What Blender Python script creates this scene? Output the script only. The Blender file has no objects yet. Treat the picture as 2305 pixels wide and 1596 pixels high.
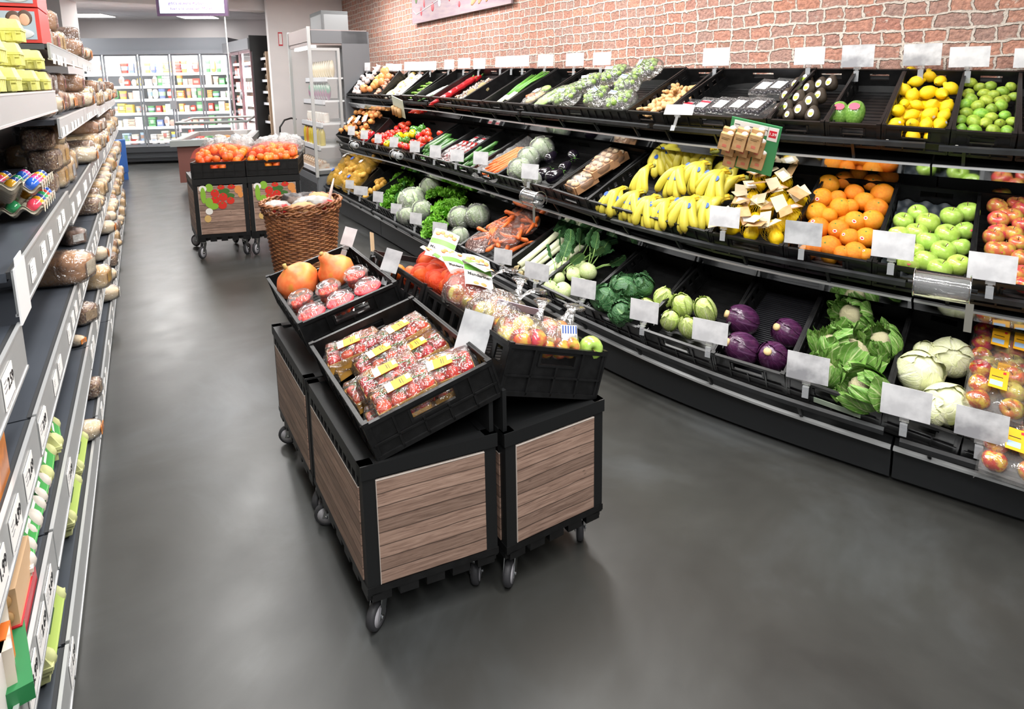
import bpy, math, random
import numpy as np
from mathutils import Matrix, Vector, noise as mnoise
random.seed(7)
C = bpy.context.scene.collection
SC = bpy.context.scene
# ---------------------------------------------------------------- camera
FPX, CXP, CYP, HORIZ, CAMH, ROLL = 1390.0, 1152.5, 398.0, 178.0, 1.45, math.radians(0.9)
PHI = math.atan((CYP - HORIZ) / FPX)
FWD = Vector((0, math.cos(PHI), -math.sin(PHI)))
_U0 = Vector((0, math.sin(PHI), math.cos(PHI))); _R0 = Vector((1, 0, 0))
RGT = _R0 * math.cos(ROLL) - _U0 * math.sin(ROLL)
UPV = _U0 * math.cos(ROLL) + _R0 * math.sin(ROLL)
CAMP = Vector((0, 0, CAMH))
cam_d = bpy.data.cameras.new('camera'); cam = bpy.data.objects.new('camera', cam_d); C.objects.link(cam)
m3 = Matrix((RGT, UPV, -FWD)).transposed()
cam.matrix_world = Matrix.Translation(CAMP) @ m3.to_4x4()
cam_d.sensor_width = 36; cam_d.lens = FPX / 2305 * 36; cam_d.shift_y = -(798 - CYP) / 2305
cam_d.clip_start = 0.05; cam_d.clip_end = 60
SC.camera = cam
SC.view_settings.view_transform = 'Standard'; SC.view_settings.look = 'None'
SC.view_settings.exposure = 0.0; SC.view_settings.gamma = 1; SC.view_settings.use_curve_mapping = False
SC.cycles.max_bounces = 8; SC.cycles.transparent_max_bounces = 24
SC.cycles.use_denoising = True; SC.cycles.caustics_reflective = False; SC.cycles.caustics_refractive = False
w = bpy.data.worlds.new('world'); SC.world = w; w.use_nodes = True
w.node_tree.nodes['Background'].inputs[0].default_value = (0.95, 0.97, 1.0, 1)
w.node_tree.nodes['Background'].inputs[1].default_value = 0.45
def area(name, loc, sx, sy, power, rz=0.0, col=(1, 0.985, 0.96), target=None):
    l = bpy.data.lights.new(name, 'AREA'); l.shape = 'RECTANGLE'; l.size = sx; l.size_y = sy; l.energy = power; l.color = col
    o = bpy.data.objects.new(name, l); C.objects.link(o); o.location = loc; o.rotation_euler = (0, 0, rz)
    if target is not None:
        o.rotation_euler = (Vector(target) - Vector(loc)).to_track_quat('-Z', 'Y').to_euler()
    return o
AD = math.radians(120.7)                       # direction of the aisle
A = Vector((math.cos(AD), math.sin(AD), 0)); B = Vector((A.y, -A.x, 0))   # along the aisle, to its right
for k, (x, y) in enumerate([(-3.5, 7.3), (-2.6, 5.6), (-1.95, 3.9), (-1.1, 2.3), (-0.2, 0.5)]):
    area('aisle_lamp_light', (x, y, 2.66), 1.15, 0.22, 38, AD)
for k, (x, y) in enumerate([(-1.3, 7.9), (-0.35, 6.2), (0.6, 4.5), (1.15, 2.9), (1.3, 1.2), (0.6, -0.5)]):
    area('produce_lamp_light', (x - (.65 if k < 4 else .3), y - (.45 if k < 4 else .2), 2.66), 1.15, 0.3, 52, AD)
area('back_fill_light', (-5.5, 9.4, 2.6), 1.6, 0.6, 110, AD)
area('back_fill_light', (-8.2, 10.0, 2.6), 1.6, 0.6, 80, AD)  # second area light without a fixture, added to raise the back room's ambient light
# ---------------------------------------------------------------- picture measurements -> world
def ray(px, py): return FWD + RGT * ((px - CXP) / FPX) + UPV * ((CYP - py) / FPX)
def atz(px, py, z=0.0):
    d = ray(px, py); return CAMP + d * ((z - CAMH) / d.z)
def hit(px, py, p, n):
    d = ray(px, py); return CAMP + d * ((Vector(p) - CAMP).dot(n) / d.dot(n))
def pxscale(p): return (Vector(p) - CAMP).dot(FWD) / FPX      # metres per pixel at p
# ---------------------------------------------------------------- mesh helpers
class MB:
    def __init__(s): s.v = []; s.f = []; s.m = []; s.sm = []; s.uv = []
    def add(s, vs, fs, m=0, smooth=False, M=None, uv=None):
        b = len(s.v)
        if M is not None: vs = [M @ Vector(v) for v in vs]
        s.v += [tuple(v) for v in vs]
        for k, f in enumerate(fs):
            s.f.append([b + i for i in f]); s.m.append(m if isinstance(m, int) else m[k]); s.sm.append(smooth)
            s.uv.append([uv[i] for i in f] if uv is not None else [(0, 0)] * len(f))
        return s
    def box(s, x0, y0, z0, x1, y1, z1, m=0, M=None, top=1.0, topy=None):
        cx, cy = (x0 + x1) / 2, (y0 + y1) / 2; ty = top if topy is None else topy
        vs = [(x0, y0, z0), (x1, y0, z0), (x1, y1, z0), (x0, y1, z0)]
        vs += [(cx + (x - cx) * top, cy + (y - cy) * ty, z1) for x, y, _ in vs]
        fs = [(0, 3, 2, 1), (4, 5, 6, 7), (0, 1, 5, 4), (1, 2, 6, 5), (2, 3, 7, 6), (3, 0, 4, 7)]
        b = len(s.v)
        us = {0: [(x0, y0), (x0, y1), (x1, y1), (x1, y0)], 1: [(x0, y0), (x1, y0), (x1, y1), (x0, y1)],
              2: [(x0, z0), (x1, z0), (x1, z1), (x0, z1)], 3: [(y0, z0), (y1, z0), (y1, z1), (y0, z1)],
              4: [(x1, z0), (x0, z0), (x0, z1), (x1, z1)], 5: [(y1, z0), (y0, z0), (y0, z1), (y1, z1)]}
        if M is not None: vs = [M @ Vector(v) for v in vs]
        s.v += [tuple(v) for v in vs]
        for k, f in enumerate(fs):
            s.f.append([b + i for i in f]); s.m.append(m); s.sm.append(False); s.uv.append(us[k])
        return s
    def cbox(s, cx, cy, cz, sx, sy, sz, m=0, M=None, top=1.0): return s.box(cx - sx / 2, cy - sy / 2, cz - sz / 2, cx + sx / 2, cy + sy / 2, cz + sz / 2, m, M, top)
    def lathe(s, prof, n=24, m=0, M=None, smooth=True, cap=True, disp=None):
        vs = []; fs = []; uv = []
        for j, (r, z) in enumerate(prof):
            for i in range(n):
                a = 2 * math.pi * i / n; rr = r
                p = Vector((rr * math.cos(a), rr * math.sin(a), z))
                if disp: p = disp(p, a, j)
                vs.append(p); uv.append((i / n, j / max(1, len(prof) - 1)))
        for j in range(len(prof) - 1):
            for i in range(n):
                k = (i + 1) % n; fs.append((j * n + i, j * n + k, (j + 1) * n + k, (j + 1) * n + i))
        if cap: fs.append(tuple(range(n - 1, -1, -1))); fs.append(tuple((len(prof) - 1) * n + i for i in range(n)))
        return s.add(vs, fs, m, smooth, M, uv)
    def ell(s, rx, ry, rz, n=16, k=10, m=0, M=None, disp=None):
        vs = []; fs = []; uv = []
        for j in range(k + 1):
            t = math.pi * j / k
            for i in range(n):
                a = 2 * math.pi * i / n
                d = Vector((math.sin(t) * math.cos(a), math.sin(t) * math.sin(a), -math.cos(t)))
                q = disp(d) if disp else 1.0
                vs.append(Vector((d.x * rx, d.y * ry, d.z * rz)) * q); uv.append((i / n, j / k))
        for j in range(k):
            for i in range(n):
                h = (i + 1) % n; fs.append((j * n + i, j * n + h, (j + 1) * n + h, (j + 1) * n + i))
        return s.add(vs, fs, m, True, M, uv)
    def tube(s, pts, rad, n=8, m=0, M=None, smooth=True, closed=False, flat=1.0):
        pts = [Vector(p) for p in pts]; L = len(pts)
        if not hasattr(rad, '__len__'): rad = [rad] * L
        vs = []; fs = []; uv = []; up = None
        for j, p in enumerate(pts):
            if closed: t = pts[(j + 1) % L] - pts[j - 1]
            else: t = pts[min(j + 1, L - 1)] - pts[max(j - 1, 0)]
            t.normalize()
            if up is None:
                up = Vector((0, 0, 1)) if abs(t.z) < .9 else Vector((1, 0, 0))
            x = up.cross(t).normalized(); y = t.cross(x); up = y
            for i in range(n):
                a = 2 * math.pi * i / n; vs.append(p + (x * math.cos(a) + y * math.sin(a) * flat) * rad[j]); uv.append((i / n, j / max(1, L - 1)))
        for j in range(L if closed else L - 1):
            j2 = (j + 1) % L
            for i in range(n):
                k = (i + 1) % n; fs.append((j * n + i, j * n + k, j2 * n + k, j2 * n + i))
        if not closed: fs.append(tuple(range(n - 1, -1, -1))); fs.append(tuple((L - 1) * n + i for i in range(n)))
        return s.add(vs, fs, m, smooth, M, uv)
    def grid(s, fn, nu, nv, m=0, M=None, smooth=True, thick=0.0):
        vs = []; fs = []; uv = []
        for j in range(nv + 1):
            for i in range(nu + 1):
                u, v = i / nu, j / nv; vs.append(Vector(fn(u, v))); uv.append((u, v))
        w_ = nu + 1
        for j in range(nv):
            for i in range(nu): fs.append((j * w_ + i, j * w_ + i + 1, (j + 1) * w_ + i + 1, (j + 1) * w_ + i))
        return s.add(vs, fs, m, smooth, M, uv)
    def prism(s, poly, h0, h1, m=0, M=None):     # poly in xy, extruded in z
        n = len(poly); vs = [(x, y, h0) for x, y in poly] + [(x, y, h1) for x, y in poly]
        fs = [tuple(range(n - 1, -1, -1)), tuple(range(n, 2 * n))] + [(i, (i + 1) % n, n + (i + 1) % n, n + i) for i in range(n)]
        return s.add(vs, fs, m, False, M, [(x, y) for x, y in poly] * 2)
    def mesh(s, name, mats, fix=False):
        me = bpy.data.meshes.new(name); me.from_pydata(s.v, [], s.f)
        for mt in (mats if isinstance(mats, (list, tuple)) else [mats]): me.materials.append(mt)
        me.polygons.foreach_set('material_index', s.m); me.polygons.foreach_set('use_smooth', s.sm)
        ul = me.uv_layers.new(name='uv'); ul.data.foreach_set('uv', [c for f in s.uv for p in f for c in p])
        me.update(); me.validate(); return me
def link(name, data, M=None, parent=None):
    o = bpy.data.objects.new(name, data); C.objects.link(o)
    if parent is not None: o.parent = parent
    if M is not None: o.matrix_basis = M
    return o
def tag(o, label, cat=None, group=None, kind=None):
    if label: o['label'] = label
    if cat: o['category'] = cat
    if group: o['group'] = group
    if kind: o['kind'] = kind
    return o
def thing(name, label, cat, M=None, group=None): return tag(link(name, None, M), label, cat, group)
def one(name, mb, mats, label, cat, M=None, group=None): return tag(link(name, mb.mesh(name, mats), M), label, cat, group)
def struct(name, mb, mats, M=None): return tag(link(name, mb.mesh(name, mats), M), None, None, None, 'structure')
def part(name, mb, mats, parent, M=None, label=None):
    o = link(name, mb.mesh(name, mats) if isinstance(mb, MB) else mb, M, parent)
    if label: o['label'] = label
    return o
# a prototype: root mesh (or None), parts [(name, mesh, matrix, label, [sub-parts])]
class Proto:
    def __init__(s, name, cat, root=None, parts=()): s.name, s.cat, s.root, s.parts = name, cat, root, list(parts)
    def put(s, M, label, group=None):
        o = tag(link(s.name, s.root, M), label, s.cat, group)
        def kids(ps, par):
            for p in ps:
                c = link(p[0], p[1], p[2] if len(p) > 2 else None, par)
                if len(p) > 3 and p[3]: c['label'] = p[3]
                if len(p) > 4: kids(p[4], c)
        kids(s.parts, o)
        return o
def Tm(x=0, y=0, z=0): return Matrix.Translation((x, y, z))
def Rm(rx=0, ry=0, rz=0): return Matrix.Rotation(rz, 4, 'Z') @ Matrix.Rotation(ry, 4, 'Y') @ Matrix.Rotation(rx, 4, 'X')
def Sm(x, y=None, z=None):
    y = x if y is None else y; z = x if z is None else z
    return Matrix.Diagonal((x, y, z, 1))
ORD = ['first', 'second', 'third', 'fourth', 'fifth', 'sixth', 'seventh', 'eighth', 'ninth', 'tenth', 'eleventh', 'twelfth']
def frame(o, x, y, z=None):
    x = Vector(x).normalized(); z = x.cross(Vector(y)).normalized(); y = z.cross(x)
    M = Matrix((x, y, z)).transposed().to_4x4(); M.translation = Vector(o); return M
U = random.uniform
def nz(v, s=1.0, seed=0.0): return mnoise.noise(Vector((v[0] * s + seed, v[1] * s + seed * 1.7, v[2] * s - seed)))
# ---------------------------------------------------------------- materials
def lin(c):
    if isinstance(c, str): c = tuple(int(c[i:i + 2], 16) / 255 for i in (0, 2, 4))
    return tuple(x / 12.92 if x <= .04045 else ((x + .055) / 1.055) ** 2.4 for x in c) + (1,)
MATS = {}
def mat(name, col, rough=.5, metal=0.0, spec=.5, c2=None, ns=20, bump=0.0, bs=60, var=0.0, emis=0.0, coat=0.0, alpha=1.0, aniso=None, lo=.4, hi=.6, hue=0.0, c3=None, n3=6, bdist=.002, sss=0):
    if name in MATS: return MATS[name]
    m = bpy.data.materials.new(name); m.use_nodes = True; nt = m.node_tree; N = nt.nodes; L = nt.links
    b = N['Principled BSDF']; b.inputs['Base Color'].default_value = lin(col); b.inputs['Roughness'].default_value = rough
    b.inputs['Metallic'].default_value = metal; b.inputs['Specular IOR Level'].default_value = spec
    b.inputs['Coat Weight'].default_value = coat; b.inputs['Coat Roughness'].default_value = .08
    tc = N.new('ShaderNodeTexCoord'); src = tc.outputs['Object']; out = None
    if aniso:
        mp = N.new('ShaderNodeMapping'); mp.inputs['Scale'].default_value = aniso; L.new(src, mp.inputs[0]); src = mp.outputs[0]
    if c2 is not None:
        n = N.new('ShaderNodeTexNoise'); n.inputs['Scale'].default_value = ns; n.inputs['Detail'].default_value = 4; L.new(src, n.inputs['Vector'])
        r = N.new('ShaderNodeValToRGB'); r.color_ramp.elements[0].position = lo; r.color_ramp.elements[1].position = hi
        r.color_ramp.elements[0].color = lin(col); r.color_ramp.elements[1].color = lin(c2); L.new(n.outputs[0], r.inputs[0]); out = r.outputs[0]
        if c3 is not None:
            n2 = N.new('ShaderNodeTexNoise'); n2.inputs['Scale'].default_value = n3; L.new(src, n2.inputs['Vector'])
            r2 = N.new('ShaderNodeValToRGB'); r2.color_ramp.elements[0].position = .48; r2.color_ramp.elements[1].position = .6; L.new(n2.outputs[0], r2.inputs[0])
            x = N.new('ShaderNodeMix'); x.data_type = 'RGBA'; L.new(r2.outputs[0], x.inputs[0]); L.new(out, x.inputs[6]); x.inputs[7].default_value = lin(c3); out = x.outputs[2]
    if var or hue:
        h = N.new('ShaderNodeHueSaturation'); oi = N.new('ShaderNodeObjectInfo')
        if out: L.new(out, h.inputs['Color'])
        else: h.inputs['Color'].default_value = lin(col)
        mr = N.new('ShaderNodeMapRange'); mr.inputs[3].default_value = 1 - var; mr.inputs[4].default_value = 1 + var * .6; L.new(oi.outputs['Random'], mr.inputs[0]); L.new(mr.outputs[0], h.inputs['Value'])
        if hue:
            m2 = N.new('ShaderNodeMath'); m2.operation = 'FRACT'; m1 = N.new('ShaderNodeMath'); m1.operation = 'MULTIPLY'; m1.inputs[1].default_value = 7.3
            L.new(oi.outputs['Random'], m1.inputs[0]); L.new(m1.outputs[0], m2.inputs[0])
            mh = N.new('ShaderNodeMapRange'); mh.inputs[3].default_value = .5 - hue; mh.inputs[4].default_value = .5 + hue; L.new(m2.outputs[0], mh.inputs[0]); L.new(mh.outputs[0], h.inputs['Hue'])
        out = h.outputs[0]
    if out: L.new(out, b.inputs['Base Color'])
    if bump:
        n = N.new('ShaderNodeTexNoise'); n.inputs['Scale'].default_value = bs; n.inputs['Detail'].default_value = 3; L.new(src, n.inputs['Vector'])
        bp = N.new('ShaderNodeBump'); bp.inputs['Strength'].default_value = bump; bp.inputs['Distance'].default_value = bdist; L.new(n.outputs[0], bp.inputs['Height']); L.new(bp.outputs[0], b.inputs['Normal'])
    if emis: b.inputs['Emission Color'].default_value = lin(col); b.inputs['Emission Strength'].default_value = emis
    if alpha < 1: b.inputs['Alpha'].default_value = alpha
    MATS[name] = m; return m
def film(name, col='ffffff', op=.12, rough=.12, bump=.8, bs=30, gl=.5, dist=.01):
    """thin clear plastic: mostly see-through, sharp wrinkled highlights"""
    if name in MATS: return MATS[name]
    m = bpy.data.materials.new(name); m.use_nodes = True; nt = m.node_tree; N = nt.nodes; L = nt.links; N.remove(N['Principled BSDF'])
    o = N['Material Output']; t = N.new('ShaderNodeBsdfTransparent'); t.inputs[0].default_value = (.97, .97, .97, 1)
    g = N.new('ShaderNodeBsdfGlossy'); g.inputs['Roughness'].default_value = rough
    d = N.new('ShaderNodeBsdfDiffuse'); d.inputs[0].default_value = lin(col)
    tc = N.new('ShaderNodeTexCoord')
    n = N.new('ShaderNodeTexNoise'); n.inputs['Scale'].default_value = bs; n.inputs['Detail'].default_value = 3; n.inputs['Distortion'].default_value = 1.5; L.new(tc.outputs['Object'], n.inputs['Vector'])
    bp = N.new('ShaderNodeBump'); bp.inputs['Strength'].default_value = bump; bp.inputs['Distance'].default_value = dist; L.new(n.outputs[0], bp.inputs['Height']); L.new(bp.outputs[0], g.inputs['Normal']); L.new(bp.outputs[0], d.inputs['Normal'])
    m1 = N.new('ShaderNodeMixShader'); m1.inputs[0].default_value = op; L.new(t.outputs[0], m1.inputs[1]); L.new(d.outputs[0], m1.inputs[2])
    fr = N.new('ShaderNodeFresnel'); fr.inputs[0].default_value = 1.35
    ml = N.new('ShaderNodeMath'); ml.operation = 'MULTIPLY_ADD'; ml.inputs[1].default_value = gl * 1.1; ml.inputs[2].default_value = gl * .05; ml.use_clamp = True; L.new(fr.outputs[0], ml.inputs[0])
    if bump > .4:                                    # streak highlights put into the gloss factor where the noise crosses its mean
        w_ = N.new('ShaderNodeTexNoise'); w_.inputs['Scale'].default_value = bs * 1.6; w_.inputs['Detail'].default_value = 2; w_.inputs['Distortion'].default_value = 2.5; L.new(tc.outputs['Object'], w_.inputs['Vector'])
        ab = N.new('ShaderNodeMath'); ab.operation = 'SUBTRACT'; ab.inputs[1].default_value = .5; L.new(w_.outputs[0], ab.inputs[0])
        a2 = N.new('ShaderNodeMath'); a2.operation = 'ABSOLUTE'; L.new(ab.outputs[0], a2.inputs[0])
        rg = N.new('ShaderNodeMapRange'); rg.inputs[1].default_value = 0.0; rg.inputs[2].default_value = .035; rg.inputs[3].default_value = gl * .75; rg.inputs[4].default_value = 0.0; L.new(a2.outputs[0], rg.inputs[0])
        mx = N.new('ShaderNodeMath'); mx.operation = 'MAXIMUM'; L.new(ml.outputs[0], mx.inputs[0]); L.new(rg.outputs[0], mx.inputs[1]); ml = mx
    m2 = N.new('ShaderNodeMixShader'); L.new(ml.outputs[0], m2.inputs[0]); L.new(m1.outputs[0], m2.inputs[1]); L.new(g.outputs[0], m2.inputs[2]); L.new(m2.outputs[0], o.inputs[0])
    MATS[name] = m; return m
def leafmat(name, c1, c2, vein, veinscale=9, rough=.45, bump=.5, var=.1, edge=None):
    """u across the leaf, v along it; pale midrib and side veins"""
    if name in MATS: return MATS[name]
    m = bpy.data.materials.new(name); m.use_nodes = True; nt = m.node_tree; N = nt.nodes; L = nt.links; b = N['Principled BSDF']
    b.inputs['Roughness'].default_value = rough
    uv = N.new('ShaderNodeUVMap'); sp = N.new('ShaderNodeSeparateXYZ'); L.new(uv.outputs[0], sp.inputs[0])
    def M_(op, a, bb=None, c=None, clamp=False):
        x = N.new('ShaderNodeMath'); x.operation = op; x.use_clamp = clamp
        for k, q in enumerate((a, bb, c)):
            if q is None: continue
            if isinstance(q, (int, float)): x.inputs[k].default_value = q
            else: L.new(q, x.inputs[k])
        return x.outputs[0]
    au = M_('ABSOLUTE', M_('SUBTRACT', sp.outputs[0], .5))
    mid = M_('SUBTRACT', 1.0, M_('DIVIDE', au, .06), clamp=True)
    side = M_('FRACT', M_('ADD', M_('MULTIPLY', sp.outputs[1], veinscale), M_('MULTIPLY', au, -5.0)))
    side = M_('SUBTRACT', 1.0, M_('DIVIDE', M_('ABSOLUTE', M_('SUBTRACT', side, .5)), .12), clamp=True)
    ve = M_('MAXIMUM', mid, M_('MULTIPLY', side, .55))
    n = N.new('ShaderNodeTexNoise'); n.inputs['Scale'].default_value = 6; L.new(uv.outputs[0], n.inputs['Vector'])
    r = N.new('ShaderNodeValToRGB'); r.color_ramp.elements[0].position = .4; r.color_ramp.elements[1].position = .65; r.color_ramp.elements[0].color = lin(c1); r.color_ramp.elements[1].color = lin(c2); L.new(n.outputs[0], r.inputs[0])
    x = N.new('ShaderNodeMix'); x.data_type = 'RGBA'; L.new(ve, x.inputs[0]); L.new(r.outputs[0], x.inputs[6]); x.inputs[7].default_value = lin(vein)
    L.new(x.outputs[2], b.inputs['Base Color'])
    n2 = N.new('ShaderNodeTexNoise'); n2.inputs['Scale'].default_value = 12; L.new(uv.outputs[0], n2.inputs['Vector'])
    hh = M_('SUBTRACT', n2.outputs[0], M_('MULTIPLY', ve, .8))
    bp = N.new('ShaderNodeBump'); bp.inputs['Strength'].default_value = bump; bp.inputs['Distance'].default_value = .004; L.new(hh, bp.inputs['Height']); L.new(bp.outputs[0], b.inputs['Normal'])
    MATS[name] = m; return m
BLK = mat('black_plastic', '0b0b0c', .38, c2='131314', ns=30, bump=.15, bs=90)
BLKM = mat('black_paint', '141516', .45, bump=.1, bs=120)
ANTH = mat('anthracite_paint', '1f2123', .5, bump=.08, bs=200)
DGREY = mat('dark_grey_metal', '3a3d40', .45, .3)
RAIL = mat('rail_grey', '2b2d2f', .5, .0, c2='1f2022', ns=12)
MIRR = mat('polished_strip', 'c9ccce', .09, 1.0, bump=.06, bs=25)
CHRM = mat('chrome', 'd5d8da', .15, 1.0)
SILV = mat('silver_edge', 'd9dbdc', .3, .6)
WHITE = mat('white_paint', 'efeceb', .6, c2='e9e6e6', ns=2)
GREY = mat('grey_plastic', '8d9093', .5)
LGREY = mat('light_grey_paint', 'b9bbbc', .5)
CLEAR = film('clear_plastic', op=.10, rough=.06, bump=.1, gl=.4)
GLASS = film('glass_pane', op=.0, rough=.02, bump=0.0, gl=.12)
# ---------------------------------------------------------------- floor, walls, ceiling
def floor_mat():
    m = bpy.data.materials.new('polished_screed'); m.use_nodes = True; nt = m.node_tree; N = nt.nodes; L = nt.links; b = N['Principled BSDF']
    tc = N.new('ShaderNodeTexCoord')
    n = N.new('ShaderNodeTexNoise'); n.inputs['Scale'].default_value = 1.3; n.inputs['Detail'].default_value = 7; n.inputs['Roughness'].default_value = .62; n.inputs['Distortion'].default_value = .6
    L.new(tc.outputs['Object'], n.inputs['Vector'])
    r = N.new('ShaderNodeValToRGB'); e = r.color_ramp.elements; e[0].position = .3; e[0].color = lin('262727'); e[1].position = .72; e[1].color = lin('4b4e50')
    q = e.new(.5); q.color = lin('353635'); L.new(n.outputs[0], r.inputs[0])
    n2 = N.new('ShaderNodeTexNoise'); n2.inputs['Scale'].default_value = .55; n2.inputs['Detail'].default_value = 3; L.new(tc.outputs['Object'], n2.inputs['Vector'])
    x = N.new('ShaderNodeMix'); x.data_type = 'RGBA'; x.blend_type = 'MIX'; x.inputs[7].default_value = lin('38352f')
    r2 = N.new('ShaderNodeValToRGB'); r2.color_ramp.elements[0].position = .42; r2.color_ramp.elements[1].position = .7; r2.color_ramp.elements[1].color = (.6, .6, .6, 1); L.new(n2.outputs[0], r2.inputs[0])
    L.new(r2.outputs[0], x.inputs[0]); L.new(r.outputs[0], x.inputs[6]); L.new(x.outputs[2], b.inputs['Base Color'])
    n3 = N.new('ShaderNodeTexNoise'); n3.inputs['Scale'].default_value = 5; n3.inputs['Detail'].default_value = 5; L.new(tc.outputs['Object'], n3.inputs['Vector'])
    mr = N.new('ShaderNodeMapRange'); mr.inputs[3].default_value = .27; mr.inputs[4].default_value = .42; L.new(n3.outputs[0], mr.inputs[0]); L.new(mr.outputs[0], b.inputs['Roughness'])
    bp = N.new('ShaderNodeBump'); bp.inputs['Strength'].default_value = .07; bp.inputs['Distance'].default_value = .01; L.new(n3.outputs[0], bp.inputs['Height']); L.new(bp.outputs[0], b.inputs['Normal'])
    b.inputs['Specular IOR Level'].default_value = .5
    return m
mb = MB(); mb.add([(-14, -3, 0), (6, -3, 0), (6, 16, 0), (-14, 16, 0)], [(0, 1, 2, 3)]); struct('floor', mb, floor_mat())
# curved line of the produce rack on the floor, with its normal towards the brick wall
def _path():
    p = np.array([-1.96, 6.76]); pts = [p.copy()]; s = 0
    while s < 8.6:
        a = -58.6 if s < 4.25 else -58.6 + (s - 4.25) / 1.1 * 17.5 if s < 5.35 else -41.1 + (s - 5.35) / .65 * 4 if s < 6 else -37
        p = p + .01 * np.array([math.cos(math.radians(a)), math.sin(math.radians(a))]); pts.append(p.copy()); s += .01
    return np.array(pts)
PTH = _path()
def base(s):
    if s < 0: return PTH[0] + (PTH[1] - PTH[0]) * (s / .01)
    i = int(min(s / .01, len(PTH) - 2)); return PTH[i] + (PTH[i + 1] - PTH[i]) * (s / .01 - i)
def nrm(s):
    t = base(s + .15) - base(s - .15); t /= np.linalg.norm(t); return np.array([-t[1], t[0]])
def taper(s):
    u = min(max((s + .3) / 1.8, 0), 1); return .5 + .5 * u * u * (3 - 2 * u)
def pt(s, off, z, tp=True):
    o = off * taper(s) if (tp and off > 0) else off
    p = base(s) + nrm(s) * o; return Vector((p[0], p[1], z))
def solve(px, py, off, tp=True):
    lo, hi = -4.0, 8.0
    def g(s):
        p = pt(s, off, 0, tp); d = p - CAMP; r = Vector((d.x, d.y))
        # image x of the vertical line at the picture row py
        z = 1.0
        for _ in range(4):
            def pj(z_): v = Vector((p.x, p.y, z_)) - CAMP; w_ = v.dot(FWD); return CXP + FPX * v.dot(RGT) / w_, CYP - FPX * v.dot(UPV) / w_
            y1 = pj(z)[1]; y2 = pj(z + .01)[1]; z += (py - y1) / (y2 - y1) * .01
        return pj(z)[0] - px, z
    ga = g(lo)[0]
    for _ in range(40):
        m_ = (lo + hi) / 2
        if g(m_)[0] * ga > 0: lo = m_
        else: hi = m_
    return lo, g(lo)[1]
def brick_mat():
    m = bpy.data.materials.new('brick'); m.use_nodes = True; nt = m.node_tree; N = nt.nodes; L = nt.links; b = N['Principled BSDF']; b.inputs['Roughness'].default_value = .85
    uv = N.new('ShaderNodeUVMap')
    n = N.new('ShaderNodeTexNoise'); n.inputs['Scale'].default_value = 7; n.inputs['Detail'].default_value = 3; L.new(uv.outputs[0], n.inputs['Vector'])
    nb = N.new('ShaderNodeTexNoise'); nb.inputs['Scale'].default_value = 30; nb.inputs['Detail'].default_value = 4; L.new(uv.outputs[0], nb.inputs['Vector'])
    def vm(op, a, bb):
        x = N.new('ShaderNodeVectorMath'); x.operation = op
        for k, q in enumerate((a, bb)):
            if isinstance(q, tuple): x.inputs[k].default_value = q
            else: L.new(q, x.inputs[k])
        return x.outputs[0]
    off = vm('MULTIPLY', vm('SUBTRACT', n.outputs[1], (.5, .5, .5)), (.06, .032, 0))
    off2 = vm('MULTIPLY', vm('SUBTRACT', nb.outputs[1], (.5, .5, .5)), (.026, .020, 0))
    co = vm('ADD', vm('ADD', uv.outputs[0], off), off2)
    br = N.new('ShaderNodeTexBrick'); L.new(co, br.inputs['Vector'])
    br.inputs['Scale'].default_value = 1; br.inputs['Brick Width'].default_value = .125; br.inputs['Row Height'].default_value = .066
    br.inputs['Mortar Size'].default_value = .0075; br.inputs['Mortar Smooth'].default_value = .45; br.inputs['Bias'].default_value = 0
    br.squash = .7; br.squash_frequency = 2; br.offset = .43; br.offset_frequency = 2
    br.inputs['Color1'].default_value = (0, 0, 0, 1); br.inputs['Color2'].default_value = (1, 1, 1, 1); br.inputs['Mortar'].default_value = (.5, .5, .5, 1)
    r = N.new('ShaderNodeValToRGB'); e = r.color_ramp.elements; e[0].position = 0; e[0].color = lin('a07c6d'); e[1].position = 1; e[1].color = lin('b98570')
    for p_, c_ in ((.2, 'b78c7d'), (.4, 'a58a80'), (.55, 'c0907c'), (.75, 'b07f70'), (.88, 'a88d84')): q = e.new(p_); q.color = lin(c_)
    L.new(br.outputs[0], r.inputs[0])
    nn = N.new('ShaderNodeTexNoise'); nn.inputs['Scale'].default_value = 55; nn.inputs['Detail'].default_value = 5; L.new(uv.outputs[0], nn.inputs['Vector'])
    rr = N.new('ShaderNodeValToRGB'); rr.color_ramp.elements[0].position = .35; rr.color_ramp.elements[0].color = (.55, .5, .5, 1); rr.color_ramp.elements[1].position = .7; rr.color_ramp.elements[1].color = (1.25, 1.15, 1.1, 1); L.new(nn.outputs[0], rr.inputs[0])
    mu = N.new('ShaderNodeMix'); mu.data_type = 'RGBA'; mu.blend_type = 'MULTIPLY'; mu.inputs[0].default_value = .7; L.new(r.outputs[0], mu.inputs[6]); L.new(rr.outputs[0], mu.inputs[7])
    # lime smears on the bricks
    ns = N.new('ShaderNodeTexNoise'); ns.inputs['Scale'].default_value = 22; ns.inputs['Detail'].default_value = 6; ns.inputs['Roughness'].default_value = .7; L.new(uv.outputs[0], ns.inputs['Vector'])
    rs = N.new('ShaderNodeValToRGB'); rs.color_ramp.elements[0].position = .60; rs.color_ramp.elements[1].position = .70; L.new(ns.outputs[0], rs.inputs[0])
    mx = N.new('ShaderNodeMath'); mx.operation = 'MAXIMUM'; L.new(br.outputs['Fac'], mx.inputs[0]); L.new(rs.outputs[0], mx.inputs[1])
    x = N.new('ShaderNodeMix'); x.data_type = 'RGBA'; L.new(mx.outputs[0], x.inputs[0]); L.new(mu.outputs[2], x.inputs[6]); x.inputs[7].default_value = lin('cabfb4'); L.new(x.outputs[2], b.inputs['Base Color'])
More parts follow.
